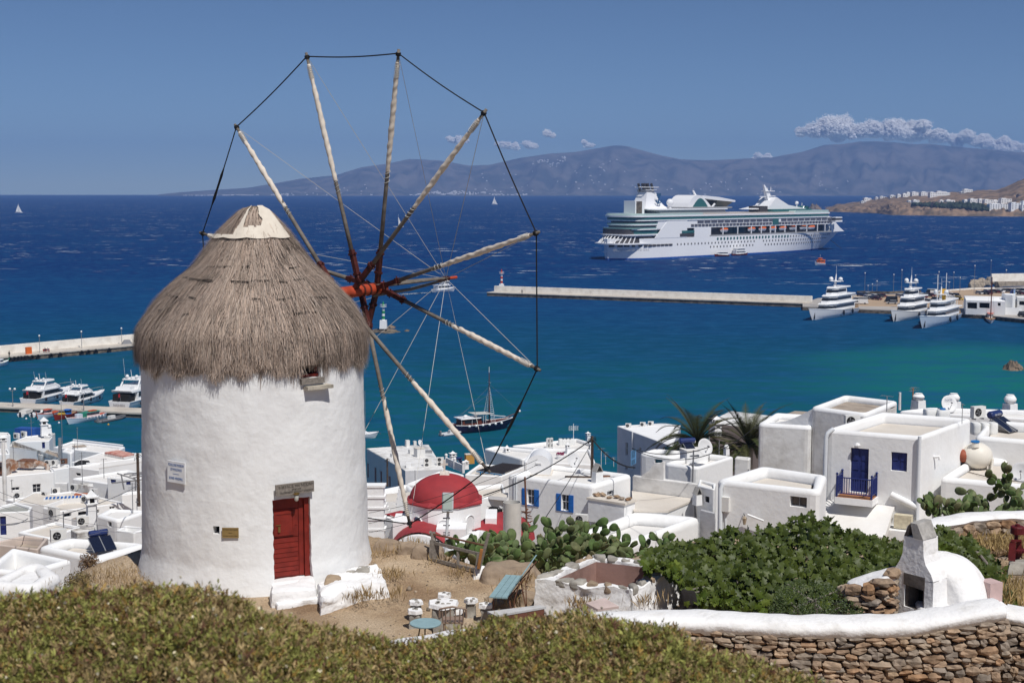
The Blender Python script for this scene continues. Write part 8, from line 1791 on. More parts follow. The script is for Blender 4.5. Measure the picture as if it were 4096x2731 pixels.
# ================================================================== BOATS
zA=zm(0,1300,620/2160);zB=zm(3150,1050,946/2352);zC=zm(1400,1050,800/1673)
GEL=mat('gelcoat_white',(.80,.80,.80),.35);BGL=mat('boat_window',(.015,.018,.022),.1,spec=.6);TEAK=mat('teak',(.30,.20,.12),.7);ANTIF=mat('antifouling',(.02,.03,.07),.6);YEL=mat('funnel_yellow',(.60,.33,.02),.5);FEND=mat('dark_fender',(.015,.018,.03),.6);PALEB=mat('pale_blue_hull',(.56,.64,.72),.4);DKB=mat('dark_navy_hull',(.012,.012,.045),.35);MAHO=mat('mahogany',(.13,.035,.018),.5)
def boat(name,label,cat,s,b,zf,group=None):
 A,B=atZ(*zf(*s),0),atZ(*zf(*b),0);d=B-A;return thing(name,label,cat,tuple(A.lerp(B,.5)),atan2(d.y,d.x),group),d.length
def hull(t,L,B,fs,fb,m,over=.07,tr=.75,deckm=GEL,strip=None,sheer=2.,aft=0.):
 R_=[];n=14
 for i in range(n+1):
  s=i/n;w=B/2*(tr+(1-tr)*sin(min(1,s/.4)*pi/2))*(1 if s<.45 else max(.012,1-((s-.45)/.55)**2.3));z=fs+(fb-fs)*s**sheer+aft*(1-s)**3;x=-L/2+L*s;xo=x+over*L*s**3-aft*.5*(1-s)**3
  R_.append([(xo,-w,z),(x+(xo-x)*.5,-w*.90,z*.45),(x,-w*.72,.12),(x,-w*.4,-.5),(x,w*.4,-.5),(x,w*.72,.12),(x+(xo-x)*.5,w*.90,z*.45),(xo,w,z)])
 mb=MB();mb.loft(R_,False,False,False);k=len(R_[0]);mb.f.append(tuple(range(k-1,-1,-1)));mb.m.append(0);h=mb.build('hull',m,t,smooth=40,local=True)
 mb=MB();mb.loft([[(r[0][0],r[0][1]*.97,r[0][2]-.06),(r[-1][0],r[-1][1]*.97,r[-1][2]-.06)]for r in R_],False,False,False);mb.build('deck',deckm,t,local=True)
 mb=MB();mb.tube([Vector(r[0])for r in R_]+[Vector(r[-1])for r in R_[::-1]],.02*B if B<4 else .10,4);mb.build('gunwale',strip or m,t,local=True);return h
def tier(t,nm,x0,x1,w,z0,z1,m,rake=.3,aft=0.,parent=None,fl=.97):
 def o(x0,x1,w,z):return[(x0,-w,z),(x1-(x1-x0)*.25,-w,z),(x1,-w*.45,z),(x1,w*.45,z),(x1-(x1-x0)*.25,w,z),(x0,w,z)]
 mb=MB();mb.loft([o(x0,x1,w,z0),o(x0+aft,x1-rake,w*fl,z1)]);return mb.build(nm,m,parent or t,local=True)
def tube_p(t,nm,pts,r,m,seg=6):mb=MB();mb.tube(pts,r,seg);return mb.build(nm,m,t,local=True)
def ball_p(t,nm,c,r,m,sq=(1,1,1)):mb=MB();mb.ball(c,r,10,sq);return mb.build(nm,m,t,smooth=True,local=True)
def flag(t,p,m=None):
 tube_p(t,'flag_staff',[p,(p[0]-.3,p[1],p[2]+1.6)],.03,METAL,4);mb=MB();x,y,z=p;mb.box((x-.55,y,z+1.2),(.6,.03,.7));mb.build('flag',m or mat('red_flag',(.45,.02,.03),.8),t,local=True)
def myacht(label,s,b,B,big=False,nm=None):
 t,L=boat('motor_yacht',label,'yacht',s,b,zA,'motor yachts moored stern to the small quay');u=L/16;hull(t,L,B,1.5*u,2.4*u,GEL,.08,.9)
 tier(t,'swim_platform',-L*.5-1.2*u,-L*.5,B*.42,.15,.4,TEAK,0)
 tier(t,'saloon',-L*.32,L*.26,B*.42,1.5*u,3.0*u,GEL,2.6*u);tier(t,'saloon_window',-L*.30,L*.22,B*.43,2.1*u,2.85*u,BGL,1.9*u,.3)
 tier(t,'cockpit',-L*.46,-L*.31,B*.36,1.4*u,2.7*u,DARK,0);tier(t,'flybridge',-L*.44,L*.16,B*.43,3.0*u,3.35*u,GEL,.4*u,-.3);tier(t,'flybridge_coaming',-L*.25,L*.14,B*.37,3.35*u,4.0*u,GEL,1.2*u,.2)
 for sg in(-1,1):tube_p(t,'radar_arch',[(-L*.30,sg*B*.38,3.3*u),(-L*.22,sg*B*.34,4.9*u),(-L*.20,0,5.1*u)],.16*u,GEL)
 tier(t,'hardtop',-L*.26,L*.04,B*.34,4.8*u,5.0*u,GEL,.2);ball_p(t,'radome',(-L*.22,B*.2,5.4*u),.32*u,WHITE);ball_p(t,'radome',(-L*.22,-B*.2,5.4*u),.30*u,WHITE);tube_p(t,'mast',[(-L*.22,0,5*u),(-L*.24,0,6.6*u)],.06,WHITE)
 for y in(-.3,.35):tube_p(t,'whip_aerial',[(-L*.18,B*y,4*u),(-L*.22,B*y,(8.5 if big else 7)*u)],.025,WHITE,4)
 for x in(-.30,-.05,.2):ball_p(t,'fender',(L*x,-B*.52,1.1),.28,FEND,(1,.8,1.6))
 tier(t,'tender_cover',-L*.43,-L*.28,B*.3,3.36*u,3.9*u,WHITE,.3,.3);flag(t,(-L*.47,0,1.6*u));tube_p(t,'bow_rail',[(L*.15,-B*.44,2.9*u),(L*.4,-B*.25,3.2*u),(L*.55,0,3.3*u),(L*.4,B*.25,3.2*u),(L*.15,B*.44,2.9*u)],.04,METAL,4)
 mb=MB()
 for x in(-.1,.05,.15,.25):mb.lathe([(.17*u,0),(.17*u,.05)],(L*x,-B*.475*(1 if x<.1 else .93),1.25*u),8,(0,-1,.1))
 mb.build('portlights',BGL,t,local=True)['kind']='stuff'
 if nm:M_=ORG[t.name].to_3x3();text(nm,.55*u,ORG[t.name]@Vector((-L*.5-.1,0,.95*u)),M_@Vector((0,-1,0)),Vector((0,0,1)),M_@Vector((-1,0,0)),GREYM,t)
 return t
myacht('white motor yacht with covered tender on its flybridge, first of the three stern-moored yachts',(390,1122),(1010,985),4.6);myacht('white motor yacht with tented cockpit curtains and round portlights, in the middle of the three',(930,1150),(1420,1030),4.0);myacht('white motor yacht lettered on its transom, partly hidden by the windmill wall',(1665,1190),(2300,1010),5.6,True,'NASHIRA')
def superyacht(label,s,b,B,decks,hullm=GEL,classic=False):
 t,L=boat('superyacht',label,'yacht',s,b,zB,'large yachts moored at the harbour quay');hull(t,L,B,2.2,4.4,hullm,.09,.8,GEL);z=2.6
 for k,(x0,x1,w)in enumerate(decks):
  tier(t,'deck_house',-L*x0,L*x1,B*w,z,z+2.4,GEL,1.8);tier(t,'window_band',-L*x0+.6,L*x1-.5,B*w*1.012,z+.95,z+1.85,BGL,.9,.2);z+=2.4;tier(t,'deck_overhang',-L*x0-3.0,L*x1-.9,B*w*1.1,z,z+.35,GEL,.8);z+=.35
 tube_p(t,'mast',[(-L*.04,0,z),(-L*.07,0,z+4.6)],[.55,.15],GEL);tier(t,'mast_wing',-L*.11,-L*.02,B*.3,z+1.9,z+2.1,GEL,.1)
 for y in(-.24,.24):ball_p(t,'radome',(-L*.06,B*y,z+2.7),.85,WHITE)
 tube_p(t,'whip_aerial',[(-L*.07,0,z+4.6),(-L*.07,0,z+7.5)],.06,WHITE,4)
 for x in(-.25,-.02):ball_p(t,'fender',(L*x,-B*.53,1.6),.55,FEND,(.8,.7,1.8));ball_p(t,'fender',(L*x,B*.53,1.6),.55,FEND,(.8,.7,1.8))
 mb=MB();mb.box((L*.47,-.5,1.6),(1.6,.25,2.4),-.35);mb.box((L*.47,.5,1.6),(1.6,.25,2.4),.35);mb.build('anchor_pocket',DARK,t,local=True)['kind']='stuff'
 tube_p(t,'bow_rail',[(L*.2,-B*.44,4.4),(L*.42,-B*.26,5.1),(L*.56,0,5.4),(L*.42,B*.26,5.1),(L*.2,B*.44,4.4)],.06,METAL,4);tier(t,'stern_stair',-L*.5,-L*.38,B*.36,2.2,3.4,TEAK,0,.8)
 return t,L,z
superyacht('white superyacht with tall lattice-like mast, first at the end of the long pier',(640,500),(245,573),7.6,[(.36,.30,.42),(.30,.22,.37),(.20,.12,.30)])
superyacht('white superyacht with twin radar domes, between the tall-masted yacht and the classic one',(1345,525),(1052,588),7.2,[(.36,.28,.43),(.30,.20,.37),(.16,.10,.26)])
t,L,z=superyacht('classic pale blue-hulled yacht with yellow funnel at the quay',(1650,562),(1338,655),7.4,[(.38,.24,.43),(.30,.18,.36)],PALEB)
mb=MB();mb.loft([[(-L*.10+2.0*cos(a),1.2*sin(a),z)for a in[2*pi*k/14 for k in range(14)]],[(-L*.125+1.7*cos(a),1.0*sin(a),z+3.6)for a in[2*pi*k/14 for k in range(14)]]]);mb.build('funnel',YEL,t,smooth=40,local=True)
for x in(.06,-.22):tube_p(t,'pole_mast',[(L*x,0,z),(L*x,0,z+9)],.14,GEL);tube_p(t,'crosstree',[(L*x,-1.6,z+6),(L*x,1.6,z+6)],.07,GEL,4)
for k in range(5):a=-.34+.05*k;tube_p(t,'awning_hoop',[(L*a,-3,5.4),(L*a,-2.6,8),(L*a,0,9.2),(L*a,2.6,8),(L*a,3,5.4)],.09,WHITE,4)
t,L=boat('sailing_caique','dark navy wooden sailing caique with mahogany cabin and rope ladders to its mast','sailing boat',(872,1428),(1300,1388),zC);hull(t,L,3.9,1.35,2.1,DKB,.16,.6,MAHO,GEL,2.,.35)
tier(t,'cabin',-L*.40,L*.02,1.35,1.3,2.75,MAHO,.2);tier(t,'cabin_window',-L*.36,-L*.02,1.37,1.9,2.5,BGL,.1);tier(t,'cabin_roof',-L*.44,L*.04,1.6,2.75,2.9,GEL,.1);AWN=mat('grey_awning',(.50,.49,.46),.9)
mb=MB();mb.hexa([(-L*.16,-1.7,3.5),(L*.2,-1.5,3.35),(L*.2,1.5,3.35),(-L*.16,1.7,3.5),(-L*.16,-1.7,3.55),(L*.2,-1.5,3.4),(L*.2,1.5,3.4),(-L*.16,1.7,3.55)]);mb.build('awning',AWN,t,local=True)
mx=L*.18;tube_p(t,'mast',[(mx,0,1.5),(mx,0,8.3),(mx,0,11.2)],[.14,.10,.06],MAHO,8);tube_p(t,'topmast',[(mx,0,9),(mx,0,12.3)],.05,WHITE,5);tube_p(t,'yard',[(mx,-.8,9.3),(mx,.8,9.3)],.04,WHITE,4);tube_p(t,'boom',[(mx+.2,0,2.9),(L*.5,0,2.4)],.07,GEL);tube_p(t,'bowsprit',[(L*.5,0,2.2),(L*.80,0,3.1)],.08,MAHO);ball_p(t,'jib_bundle',(L*.78,0,3.2),.28,WHITE)
for sg in(-1,1):
 for k in range(2):tube_p(t,'shroud',[(mx-.5+k*.9,sg*1.75,1.9),(mx,sg*.1,8.6)],.018,WHITE,4)
 mb=MB()
 for k in range(16):f=k/17;a=Vector((mx-.5,sg*1.75,1.9)).lerp(Vector((mx,sg*.1,8.6)),f);b=Vector((mx+.4,sg*1.75,1.9)).lerp(Vector((mx,sg*.1,8.6)),f);mb.tube([a,b],.035,4)
 mb.build('ratlines',WHITE,t,local=True)['kind']='stuff'
for a,b in(((-L*.5,0,2),(mx,0,8.5)),((-L*.45,.5,2.9),(mx,0,7)),((L*.78,0,3.1),(mx,0,9))):tube_p(t,'stay',[a,b],.014,GREYM,4)
for k in range(6):ball_p(t,'round_fender',(-L*.3+k*L*.13,-1.98-(.0 if k<4 else-.25*(k-3)),1.45),.26,WHITE)
for x in(-.3,-.1):ball_p(t,'liferaft',(L*x,-.4,3.15),.34,WHITE,(1.5,.9,.9))
for x in(-.42,-.22,0,.04):tube_p(t,'awning_post',[(L*x,-1.4,1.4),(L*x,-1.4,3.4)],.035,WHITE,4)
def rib(label,s,b,zf,m,B=1.7,eng=True):
 t,L=boat('inflatable_dinghy',label,'dinghy',s,b,zf);r=.24
 tube_p(t,'tube',[(-L*.5,-B*.4,r),(L*.2,-B*.42,r),(L*.42,-B*.2,r*1.5),(L*.5,0,r*1.8),(L*.42,B*.2,r*1.5),(L*.2,B*.42,r),(-L*.5,B*.4,r)],r,m,8);tier(t,'floor',-L*.48,L*.4,B*.36,.02,.2,GREYM,0);tier(t,'console',-L*.1,L*.12,B*.2,.2,.95,OFFW,.2)
 if eng:tier(t,'outboard',-L*.5-.35,-L*.5,.18,.1,1.0,GREYM,.05)
 return t
rib('pale grey inflatable dinghy tied behind the navy caique',(765,1450),(925,1428),zC,mat('pale_rubber',(.55,.56,.57),.6));rib('long dark grey inflatable boat moored at the small quay',(1375,1362),(1745,1285),zA,mat('dark_rubber',(.10,.105,.115),.6),2.4)
def wooden(label,s,b,B,hm,dm,cab=None,trim=None,zf=zA,cz=1.0,extra=None,group='small boats tied along the small quay'):
 t,L=boat('fishing_boat',label,'boat',s,b,zf,group);hull(t,L,B,.75,1.25,hm,.06,.45,dm,trim or hm,2.,.35);tube_p(t,'stem_post',[(L*.5,0,.3),(L*.58,0,1.7)],.09,trim or hm,5)
 if cab:tier(t,'wheelhouse',cab[0]*L,cab[1]*L,B*.3,.7,.7+cz,cab[2],.15);tier(t,'wheelhouse_roof',cab[0]*L-.15,cab[1]*L+.15,B*.34,.7+cz,.78+cz,cab[3],.1);tier(t,'wheelhouse_window',cab[0]*L+.1,cab[1]*L-.05,B*.305,.7+cz*.5,.7+cz*.82,BGL,.1)
 return t,L
LBLUE=mat('pale_blue_paint',(.50,.60,.70),.5);GRN=mat('boat_green',(.02,.20,.13),.5);ORD=mat('orange_red_paint',(.48,.09,.03),.5);DRD=mat('hull_dark_red',(.24,.025,.015),.5);TARP=mat('pale_tarp',(.62,.60,.56),.9)
t,L=boat('motor_boat','small motor boat under a pale canvas cover, first along the small quay','boat',(290,1282),(440,1235),zA,'small boats tied along the small quay');hull(t,L,1.9,.6,.8,GEL,.06,.85);tier(t,'canvas_cover',-L*.35,L*.42,.8,.6,1.25,TARP,.6,.2);tier(t,'outboard',-L*.5-.3,-L*.5,.2,.1,1.1,FEND)
t,L=boat('motor_boat','white open motor boat with big dark outboard, beside the canvas-covered boat','boat',(450,1285),(585,1240),zA,'small boats tied along the small quay');hull(t,L,1.8,.6,.85,GEL,.06,.85);tier(t,'windscreen',-L*.05,L*.15,.6,.8,1.15,BGL,.2);tier(t,'outboard',-L*.5-.3,-L*.5,.2,.1,1.1,FEND)
wooden('white wooden fishing boat with orange deck and pink-white wheelhouse',(800,1262),(525,1318),2.0,PALEB,ORD,(-.12,.14,mat('pinkish_white',(.68,.62,.62),.6),ORD),ORD);t,L=wooden('dark red wooden fishing boat with blue cabin and yellow nets',(1045,1272),(765,1330),2.0,DRD,TEAK,(-.22,-.02,BLUE,BLUE),DRD);tier(t,'net_pile',L*.05,L*.35,.5,.9,1.3,mat('yellow_net',(.45,.32,.05),.95),.3,.2)
t,L=wooden('white and green wooden caique with red slats on its green cabin roof',(1450,1290),(955,1380),2.7,PALEB,ORD,(-.30,.06,mat('pinkish_white',(.68,.62,.62),.6),GRN),GEL,cz=1.05);tier(t,'red_slats',-L*.26,-L*.06,.5,1.83,1.98,ORD,0);tier(t,'engine_box',L*.16,L*.30,.6,.8,1.7,PALEB,.05);tier(t,'green_tarp',L*.06,L*.17,.8,.7,1.75,GRN,.1)
for k in range(6):ball_p(t,'fender',(-L*.36+k*L*.09,1.3-.02*k,.75),.16,GEL,(.8,.8,1.7))
wooden('small green and white boat cut off by the left border, at the long breakwater',(-90,590),(115,545),2.2,PALEB,GEL,(-.2,.1,GEL,GEL),GRN,group='boats at the breakwater')
t,L=wooden('white wooden sailing boat with tall brown mast at the quay steps',(2010,545),(2025,605),3.4,GEL,TEAK,(-.35,-.02,GEL,ORD),MAHO,zB,1.5,group='boats at the harbour quay');tube_p(t,'mast',[(L*.12,0,.8),(L*.12,0,15.5)],.2,MAHO)
for y in(-1.5,1.5):tube_p(t,'stay',[(-L*.2,y,1),(L*.12,0,14)],.03,GREYM,4)
t,L=boat('yacht','small white sailing yacht peeping out from behind the mill wall','sailing boat',(20,1478),(215,1462),zC);hull(t,L,2.3,.8,1.05,GEL,.12,.6);tier(t,'coachroof',-L*.2,L*.2,.7,.9,1.35,GEL,.5);tube_p(t,'mast',[(L*.05,0,1),(L*.05,0,9)],.06,METAL);tube_p(t,'anchor_sprit',[(L*.58,0,1.1),(L*.72,0,.6)],.04,RUST,4)
def ferry(label,s,b,zf,B,hm,cabs,nm='ferry',group=None,wake=0,sm=GEL,roof=GEL):
 t,L=boat(nm,label,'boat',s,b,zf,group);hull(t,L,B,1.2,1.9,hm,.07,.85,GEL,GEL);z=1.2
 for x0,x1,h_ in cabs:tier(t,'cabin',x0*L,x1*L,B*.42,z,z+h_,sm,.5);tier(t,'cabin_window',x0*L+.3,x1*L-.2,B*.426,z+h_*.45,z+h_*.8,BGL,.35,.1);z+=h_;tier(t,'cabin_roof',x0*L-.5,x1*L+.1,B*.45,z,z+.15,roof,.2);z+=.15
 tube_p(t,'mast',[(0,0,z),(0,0,z+2)],.06,WHITE,4)
 if wake:
  random.seed(int(wake));mb=MB()
  for k in range(int(wake*5)):f=random.random()**1.4;x=-L*.5-f*wake;w=.4+f*wake*.13;mb.add([(x+q,random.uniform(-w,w)*0+y0+e,.06)for y0 in(random.uniform(-w,w),)for q,e in((-.9,-.2),(.9,-.25),(1.0,.2),(-.8,.25))],[(0,1,2,3)])
  M_=ORG[t.name];mb.v=[tuple(M_@Vector(p))for p in mb.v];o=mb.build('wake',mat('foam',(.62,.66,.68),.8));tag(o,'white foam wake trailing behind the '+label,'wake',kind='stuff');o['label']='churned white wake behind the %s boat'%('passenger' if 'tour' in label else 'orange');o['category']='wake'
 return t
zS=z45;ferry('white tour boat with red-topped wheelhouse under way behind the sail spars',(700,250),(868,240),zC,4.2,GEL,[(-.40,.30,1.9),(-.10,.22,1.6)],'tour_boat',wake=26,roof=GEL);ferry('dark-hulled tender with white cabin alongside the cruise ship, nearest its stern',(1262,684),(1142,686),zS,4.5,DRD,[(-.4,.35,1.9)],'tender','tenders beside the cruise ship');ferry('dark-hulled tender with flat upper deck alongside the cruise ship, farther forward',(1310,677),(1430,672),zS,4.5,DRD,[(-.45,.35,1.9),(-.4,.3,1.6)],'tender','tenders beside the cruise ship');ferry('small orange enclosed tender heading away from the cruise ship bow',(2125,762),(2042,763),zS,3.6,GEL,[(-.42,.4,2.0),(-.1,.2,.9)],'tender',None,40,ORNG,ORNG)
t=thing('pontoon','grey boarding pontoon between the two tenders and the ship side','pontoon',tuple(atZ(*zS(1288,672),0)),SRZ);tier(t,'platform',-5,5,2,0,1.2,SHGR,0);tier(t,'gangway',-4,4,1,1.2,5,SHGR,0)
def sail(label,px,h_,two=True):
 c=atZ(px[0]*D_,px[1]*D_,0);t=thing('sailboat',label,'sailing boat',tuple(c),.4,'sailing boats out at sea');hull(t,h_*.8,h_*.22,h_*.06,h_*.08,GEL);tube_p(t,'mast',[(0,0,0),(0,0,h_)],h_*.008,WHITE,4);mb=MB();mb.add([(-.1,0,h_*.1),(-h_*.32,.3,h_*.12),(-.1,.05,h_*.95)],[(0,1,2)])if two else None;mb.add([(h_*.03,0,h_*.1),(h_*.33,.2,h_*.08),(.1,.05,h_*.8)],[(0,1,2)]);mb.build('sail',WCL,t,local=True)
sail('sailing boat out at sea near the left border',(43,489),19);sail('sailing boat with white hull seen between the sail spars',(915,522),16,False);sail('tiny sailing boat close to the horizon right of the mill',(1136,470),26)
t=ferry('white ship speck on the horizon at the tip of the far island',(418,446.5),(436,446.4),lambda a,b:(a*D_,(b+.6)*D_),20,GEL,[(-.4,.3,9)],'far_ship')
for k,px in enumerate(((365,1303),(822,1360),(1510,1385))):mb=MB();mb.ball(atZ(*zA(*px),.1),.22,8);solo(mb,'buoy',GEL if k<2 else YEL,['white buoy in front of the canvas-covered boat','white buoy in front of the red fishing boat','yellow buoy in front of the grey inflatable boat'][k],'buoy',smooth=True)
# ================================================================== PIERS AND HARBOUR
CONC=mat('pier_concrete',(.60,.55,.48),.9,col2=(.46,.41,.35),vscale=.25,bump=.3,bscale=1);WALLW=mat('chalky_mole_wall',(.84,.80,.73),.9,col2=(.66,.61,.54),vscale=.35,lo=.3,hi=.55);QROCK=mat('dark_quay_rock',(.20,.165,.125),1.,col2=(.06,.05,.042),vscale=.5,bump=.8,bscale=1.5,bdist=.3);TAN=mat('tan_car_park',(.46,.33,.22),.95,col2=(.38,.28,.19),vscale=.08);ASPH=mat('pale_asphalt',(.40,.37,.34),.9,var=.1,vscale=.2)
def pier(name,label,pts,wide,zd,wall=None,group=None,wallm=WALLW):
 P_=[Vector((p.x,p.y))for p in pts];t=thing(name,label,'pier',(P_[0].x,P_[0].y,0),0,group);n=len(P_);off=[]
 for i in range(n):d=(P_[min(i+1,n-1)]-P_[max(i-1,0)]).normalized();off.append(Vector((-d.y,d.x)))
 def strip(nm,o0,o1,z0,z1,m):mb=MB();mb.loft([[(p.x+q.x*o0,p.y+q.y*o0,z0),(p.x+q.x*o1,p.y+q.y*o1,z0),(p.x+q.x*o1,p.y+q.y*o1,z1),(p.x+q.x*o0,p.y+q.y*o0,z1)]for p,q in zip(P_,off)]);return mb.build(nm,m,t)
 strip('rock_face',0,wide,-2,zd-.35,QROCK);strip('deck',-.25,wide,zd-.35,zd,CONC)
 if wall:strip('sea_wall',wide-1.4,wide,zd+.002,wall,wallm)
 return t
A,B=atZ(1948,1184,0),atZ(3228,1230,0);pier('long_pier','long pale harbour mole with high white sea wall and lighthouse at its tip',[A,A.lerp(B,.5),B],8.5,1.7,4.0);dP=(B-A).normalized();nP=Vector((-dP.y,dP.x,0))
C_,E_=atZ(-120,1462,0),atZ(554,1398,0);dQ=(E_-C_).normalized();nQ=Vector((-dQ.y,dQ.x,0));pier('breakwater','stone breakwater with white wall and black tyres running behind the mill',[C_,E_,E_+dQ*45],8.0,1.5,3.7)
F_,G_=atZ(-60,1645,0),atZ(640,1675,0);pier('small_quay','low grey stone quay with the small fishing boats tied along it',[F_,G_],5.5,1.15)
zK=zm(1900,1050,1400/2352)
ORD_='first second third fourth fifth sixth seventh eighth ninth tenth eleventh twelfth thirteenth fourteenth'.split()
def lighthouse(label,px,z,h_,band,zf=zC,wbase=1.6):
 c=atZ(*zf(*px),z);t=thing('lighthouse',label,'lighthouse',tuple(c));mb=MB();mb.box((0,0,h_*.16),(wbase*1.5,wbase*1.5,h_*.32),taper=.9);mb.build('base',GEL,t,local=True);mb=MB();mb.tube([(0,0,h_*.32),(0,0,h_*.82)],[.55,.42],12);mb.build('tower',GEL,t,smooth=40,local=True)
 for a,b in((.36,.48),(.58,.68)):mb=MB();mb.tube([(0,0,h_*a),(0,0,h_*b)],[.56,.52],12);mb.build('colour_band',band,t,smooth=40,local=True)
 mb=MB();mb.lathe([(.5,h_*.82),(1.1,h_*.83),(1.1,h_*.845),(.3,h_*.85)],(0,0,0),12);mb.build('gallery',GEL,t,local=True);mb=MB();mb.tube([(1.05*cos(a),1.05*sin(a),h_*.91)for a in[k*pi/6 for k in range(13)]],.05,4);mb.build('gallery_rail',GEL,t,local=True);mb=MB();mb.tube([(0,0,h_*.85),(0,0,h_*.95)],.4,8);mb.tube([(0,0,h_*.95),(0,0,h_*1.04)],[.3,.05],8);mb.build('lantern',band,t,local=True)
lighthouse('red and white banded harbour light on the long mole tip',(1268,235),1.6,9.2,mat('light_red',(.42,.04,.02),.6));lighthouse('green banded white harbour light on the rocky islet beside the thatch',(280,552),1.2,8.6,mat('light_green',(.02,.22,.10),.6))
def rocks(label,pts,zf,z=0.,n=1):
 for k,(x,y,w,h_,d)in enumerate(pts):crag('shore_rock',*zf(x,y),w,h_,d,label[k],30+k+int(x),QROCK if k%2==0 else ROCK)
rocks(['flat dark rock islet carrying the green light','pale boulder beside the green light','low wave-washed rock right of the green light'],[(290,578,62,12,6),(345,545,16,12,2),(476,572,11,6,2)],zC)
crag('sea_rock',4050,1478,36,38,3.0,'jagged brown rock in the turquoise shallows at right',77,ROCK)
for k,(x,y)in enumerate(((275,178),(474,180),(505,185),(850,193),(890,193),(945,196),(1000,199),(1140,203),(1240,207),(1545,212))):c=atY(*zK(x,y+6),A.lerp(B,(x-80)/2150).y+9.5);vv,ff=lump([c+Vector((sx_*1.6,sy_*1.2,-2.5))for sx_,sy_ in((-1,-1),(1,-1),(1,1),(-1,1))]+[c+Vector((sx_*.9,sy_*.7,.6))for sx_,sy_ in((-1,-1),(1,-1),(1,1),(-1,1))],n=5,amp=.4,fr=.6,seed=k);mb=MB();mb.v=vv;mb.f=ff;mb.m=[0]*len(ff);solo(mb,'armour_rock',WALLW,'pale boulder over the top of the long mole wall, %s counted from the lighthouse'%ORD_[k],'rock',group='boulders along the long mole')
def lamp(label,px,zf,z,h_,group,two=False):
 c=atZ(*zf(*px),z);t=thing('street_lamp',label,'street lamp',tuple(c),0,group);tube_p(t,'post',[(0,0,0),(0,0,h_)],[.10,.06],GREYM);tube_p(t,'arm',[(-.5 if two else-.25,0,h_-.3),(.5 if two else .25,0,h_-.3)],.05,GREYM,4)
 for sx_ in((-.5,.5)if two else(0,)):ball_p(t,'lamp_head',(sx_,0,h_+.1),.26,GEL)
for px,l in(((555,385),'lamp post beside the seated couple on the breakwater'),((1140,320),'lamp post in the middle of the breakwater stretch'),((1698,270),'lamp post by the covered heap on the breakwater')):lamp(l,px,zA,1.5,4.6,'lamp posts on the breakwater')
for px,l in(((180,1135),'twin-globe lamp post near the left end of the small quay'),((1168,1185),'lamp post on the small quay in front of the yachts')):lamp(l,px,zA,1.15,3.6,'lamp posts on the small quay',True)
for k,(x,y)in enumerate(((172,480),(250,476),(297,470),(352,468),(397,462),(437,460),(495,452),(563,442),(765,428),(922,420),(1180,385),(1300,380),(1405,370),(1590,352))):
 c=atZ(*zA(x,y+40),0);p=C_+dQ*(c-C_).dot(dQ)-nQ*.40;mb=MB();n=14;q=[p+dQ*(.55*cos(2*pi*i/n))+Vector((0,0,.62+.55*sin(2*pi*i/n)))for i in range(n+1)];mb.tube(q,.2,6,False);solo(mb,'tyre',BLACKM,'black tyre fender on the breakwater edge, %s counted from the left border'%ORD_[k],'tyre',group='tyre fenders on the breakwater')
def person(label,p,h_,top,leg,seat=False,face=0.):
 t=thing('person',label,'person',tuple(p),face);me=bpy.data.meshes.new('body');k=h_/1.75;hip=.88 if not seat else .48
 J=[(0,0,hip),(0,0,hip+.32),(0,0,hip+.55),(0,0,hip+.66),(0,0,hip+.80)]+[(.1,0,hip-.03),(.11,-.03 if not seat else-.40,hip*.5 if not seat else hip),(.12,.0 if not seat else-.42,.05)]+[(-.1,0,hip-.03),(-.11,.05 if not seat else-.40,hip*.5 if not seat else hip),(-.12,.08 if not seat else-.42,.05)]+[(.2,0,hip+.5),(.26,-.03,hip+.25),(.24,-.14,hip+.02)]+[(-.2,0,hip+.5),(-.26,-.03,hip+.25),(-.24,-.14,hip+.02)]
 Ed=[(0,1),(1,2),(2,3),(3,4),(0,5),(5,6),(6,7),(0,8),(8,9),(9,10),(2,11),(11,12),(12,13),(2,14),(14,15),(15,16)];Rr=[.15,.14,.15,.06,.10,.09,.07,.05,.09,.07,.05,.06,.05,.04,.06,.05,.04]
 me.from_pydata([tuple(k*x for x in j)for j in J],Ed,[]);o=bpy.data.objects.new('body',me);COL.objects.link(o);m=o.modifiers.new('skin','SKIN');me.skin_vertices.new()if not me.skin_vertices else None
 for i,r in enumerate(Rr):me.skin_vertices[0].data[i].radius=(r*k,r*k)
 me.skin_vertices[0].data[0].use_root=True;o.modifiers.new('sub','SUBSURF').levels=1;dg=bpy.context.evaluated_depsgraph_get();m2=bpy.data.meshes.new_from_object(o.evaluated_get(dg));bpy.data.objects.remove(o);m2.materials.clear()
 for q in(top,leg,SKIN):m2.materials.append(q)
 for f in m2.polygons:z=f.center.z/k;f.material_index=2 if z>hip+.62 else(1 if z<hip-.02 else 0);f.use_smooth=True
 o=bpy.data.objects.new('body',m2);COL.objects.link(o);o.parent=t;ball_p(t,'hair',(0,.02*k,(hip+.86)*k),.10*k,BLK);return t
SKIN=mat('skin',(.42,.25,.17),.6);REDC=mat('red_cloth',(.30,.03,.025),.9)
person('person in dark clothes standing on the breakwater by the orange box',atZ(*zA(130,455),1.5),1.8,BLK,BLK);bq=atZ(*zA(650,378),1.5)
t=thing('red_bench','dark red bench on the breakwater with two seated people','bench',tuple(bq),atan2(dQ.y,dQ.x));tier(t,'seat',-1,1,.22,.4,.46,REDC,0);mb=MB();mb.box((0,.25,.7),(2,.05,.5));mb.build('backrest',REDC,t,local=True)
for x in(-.8,.8):mb=MB();mb.box((x,0,.2),(.08,.4,.4));mb.build('leg',GREYM,t,local=True)
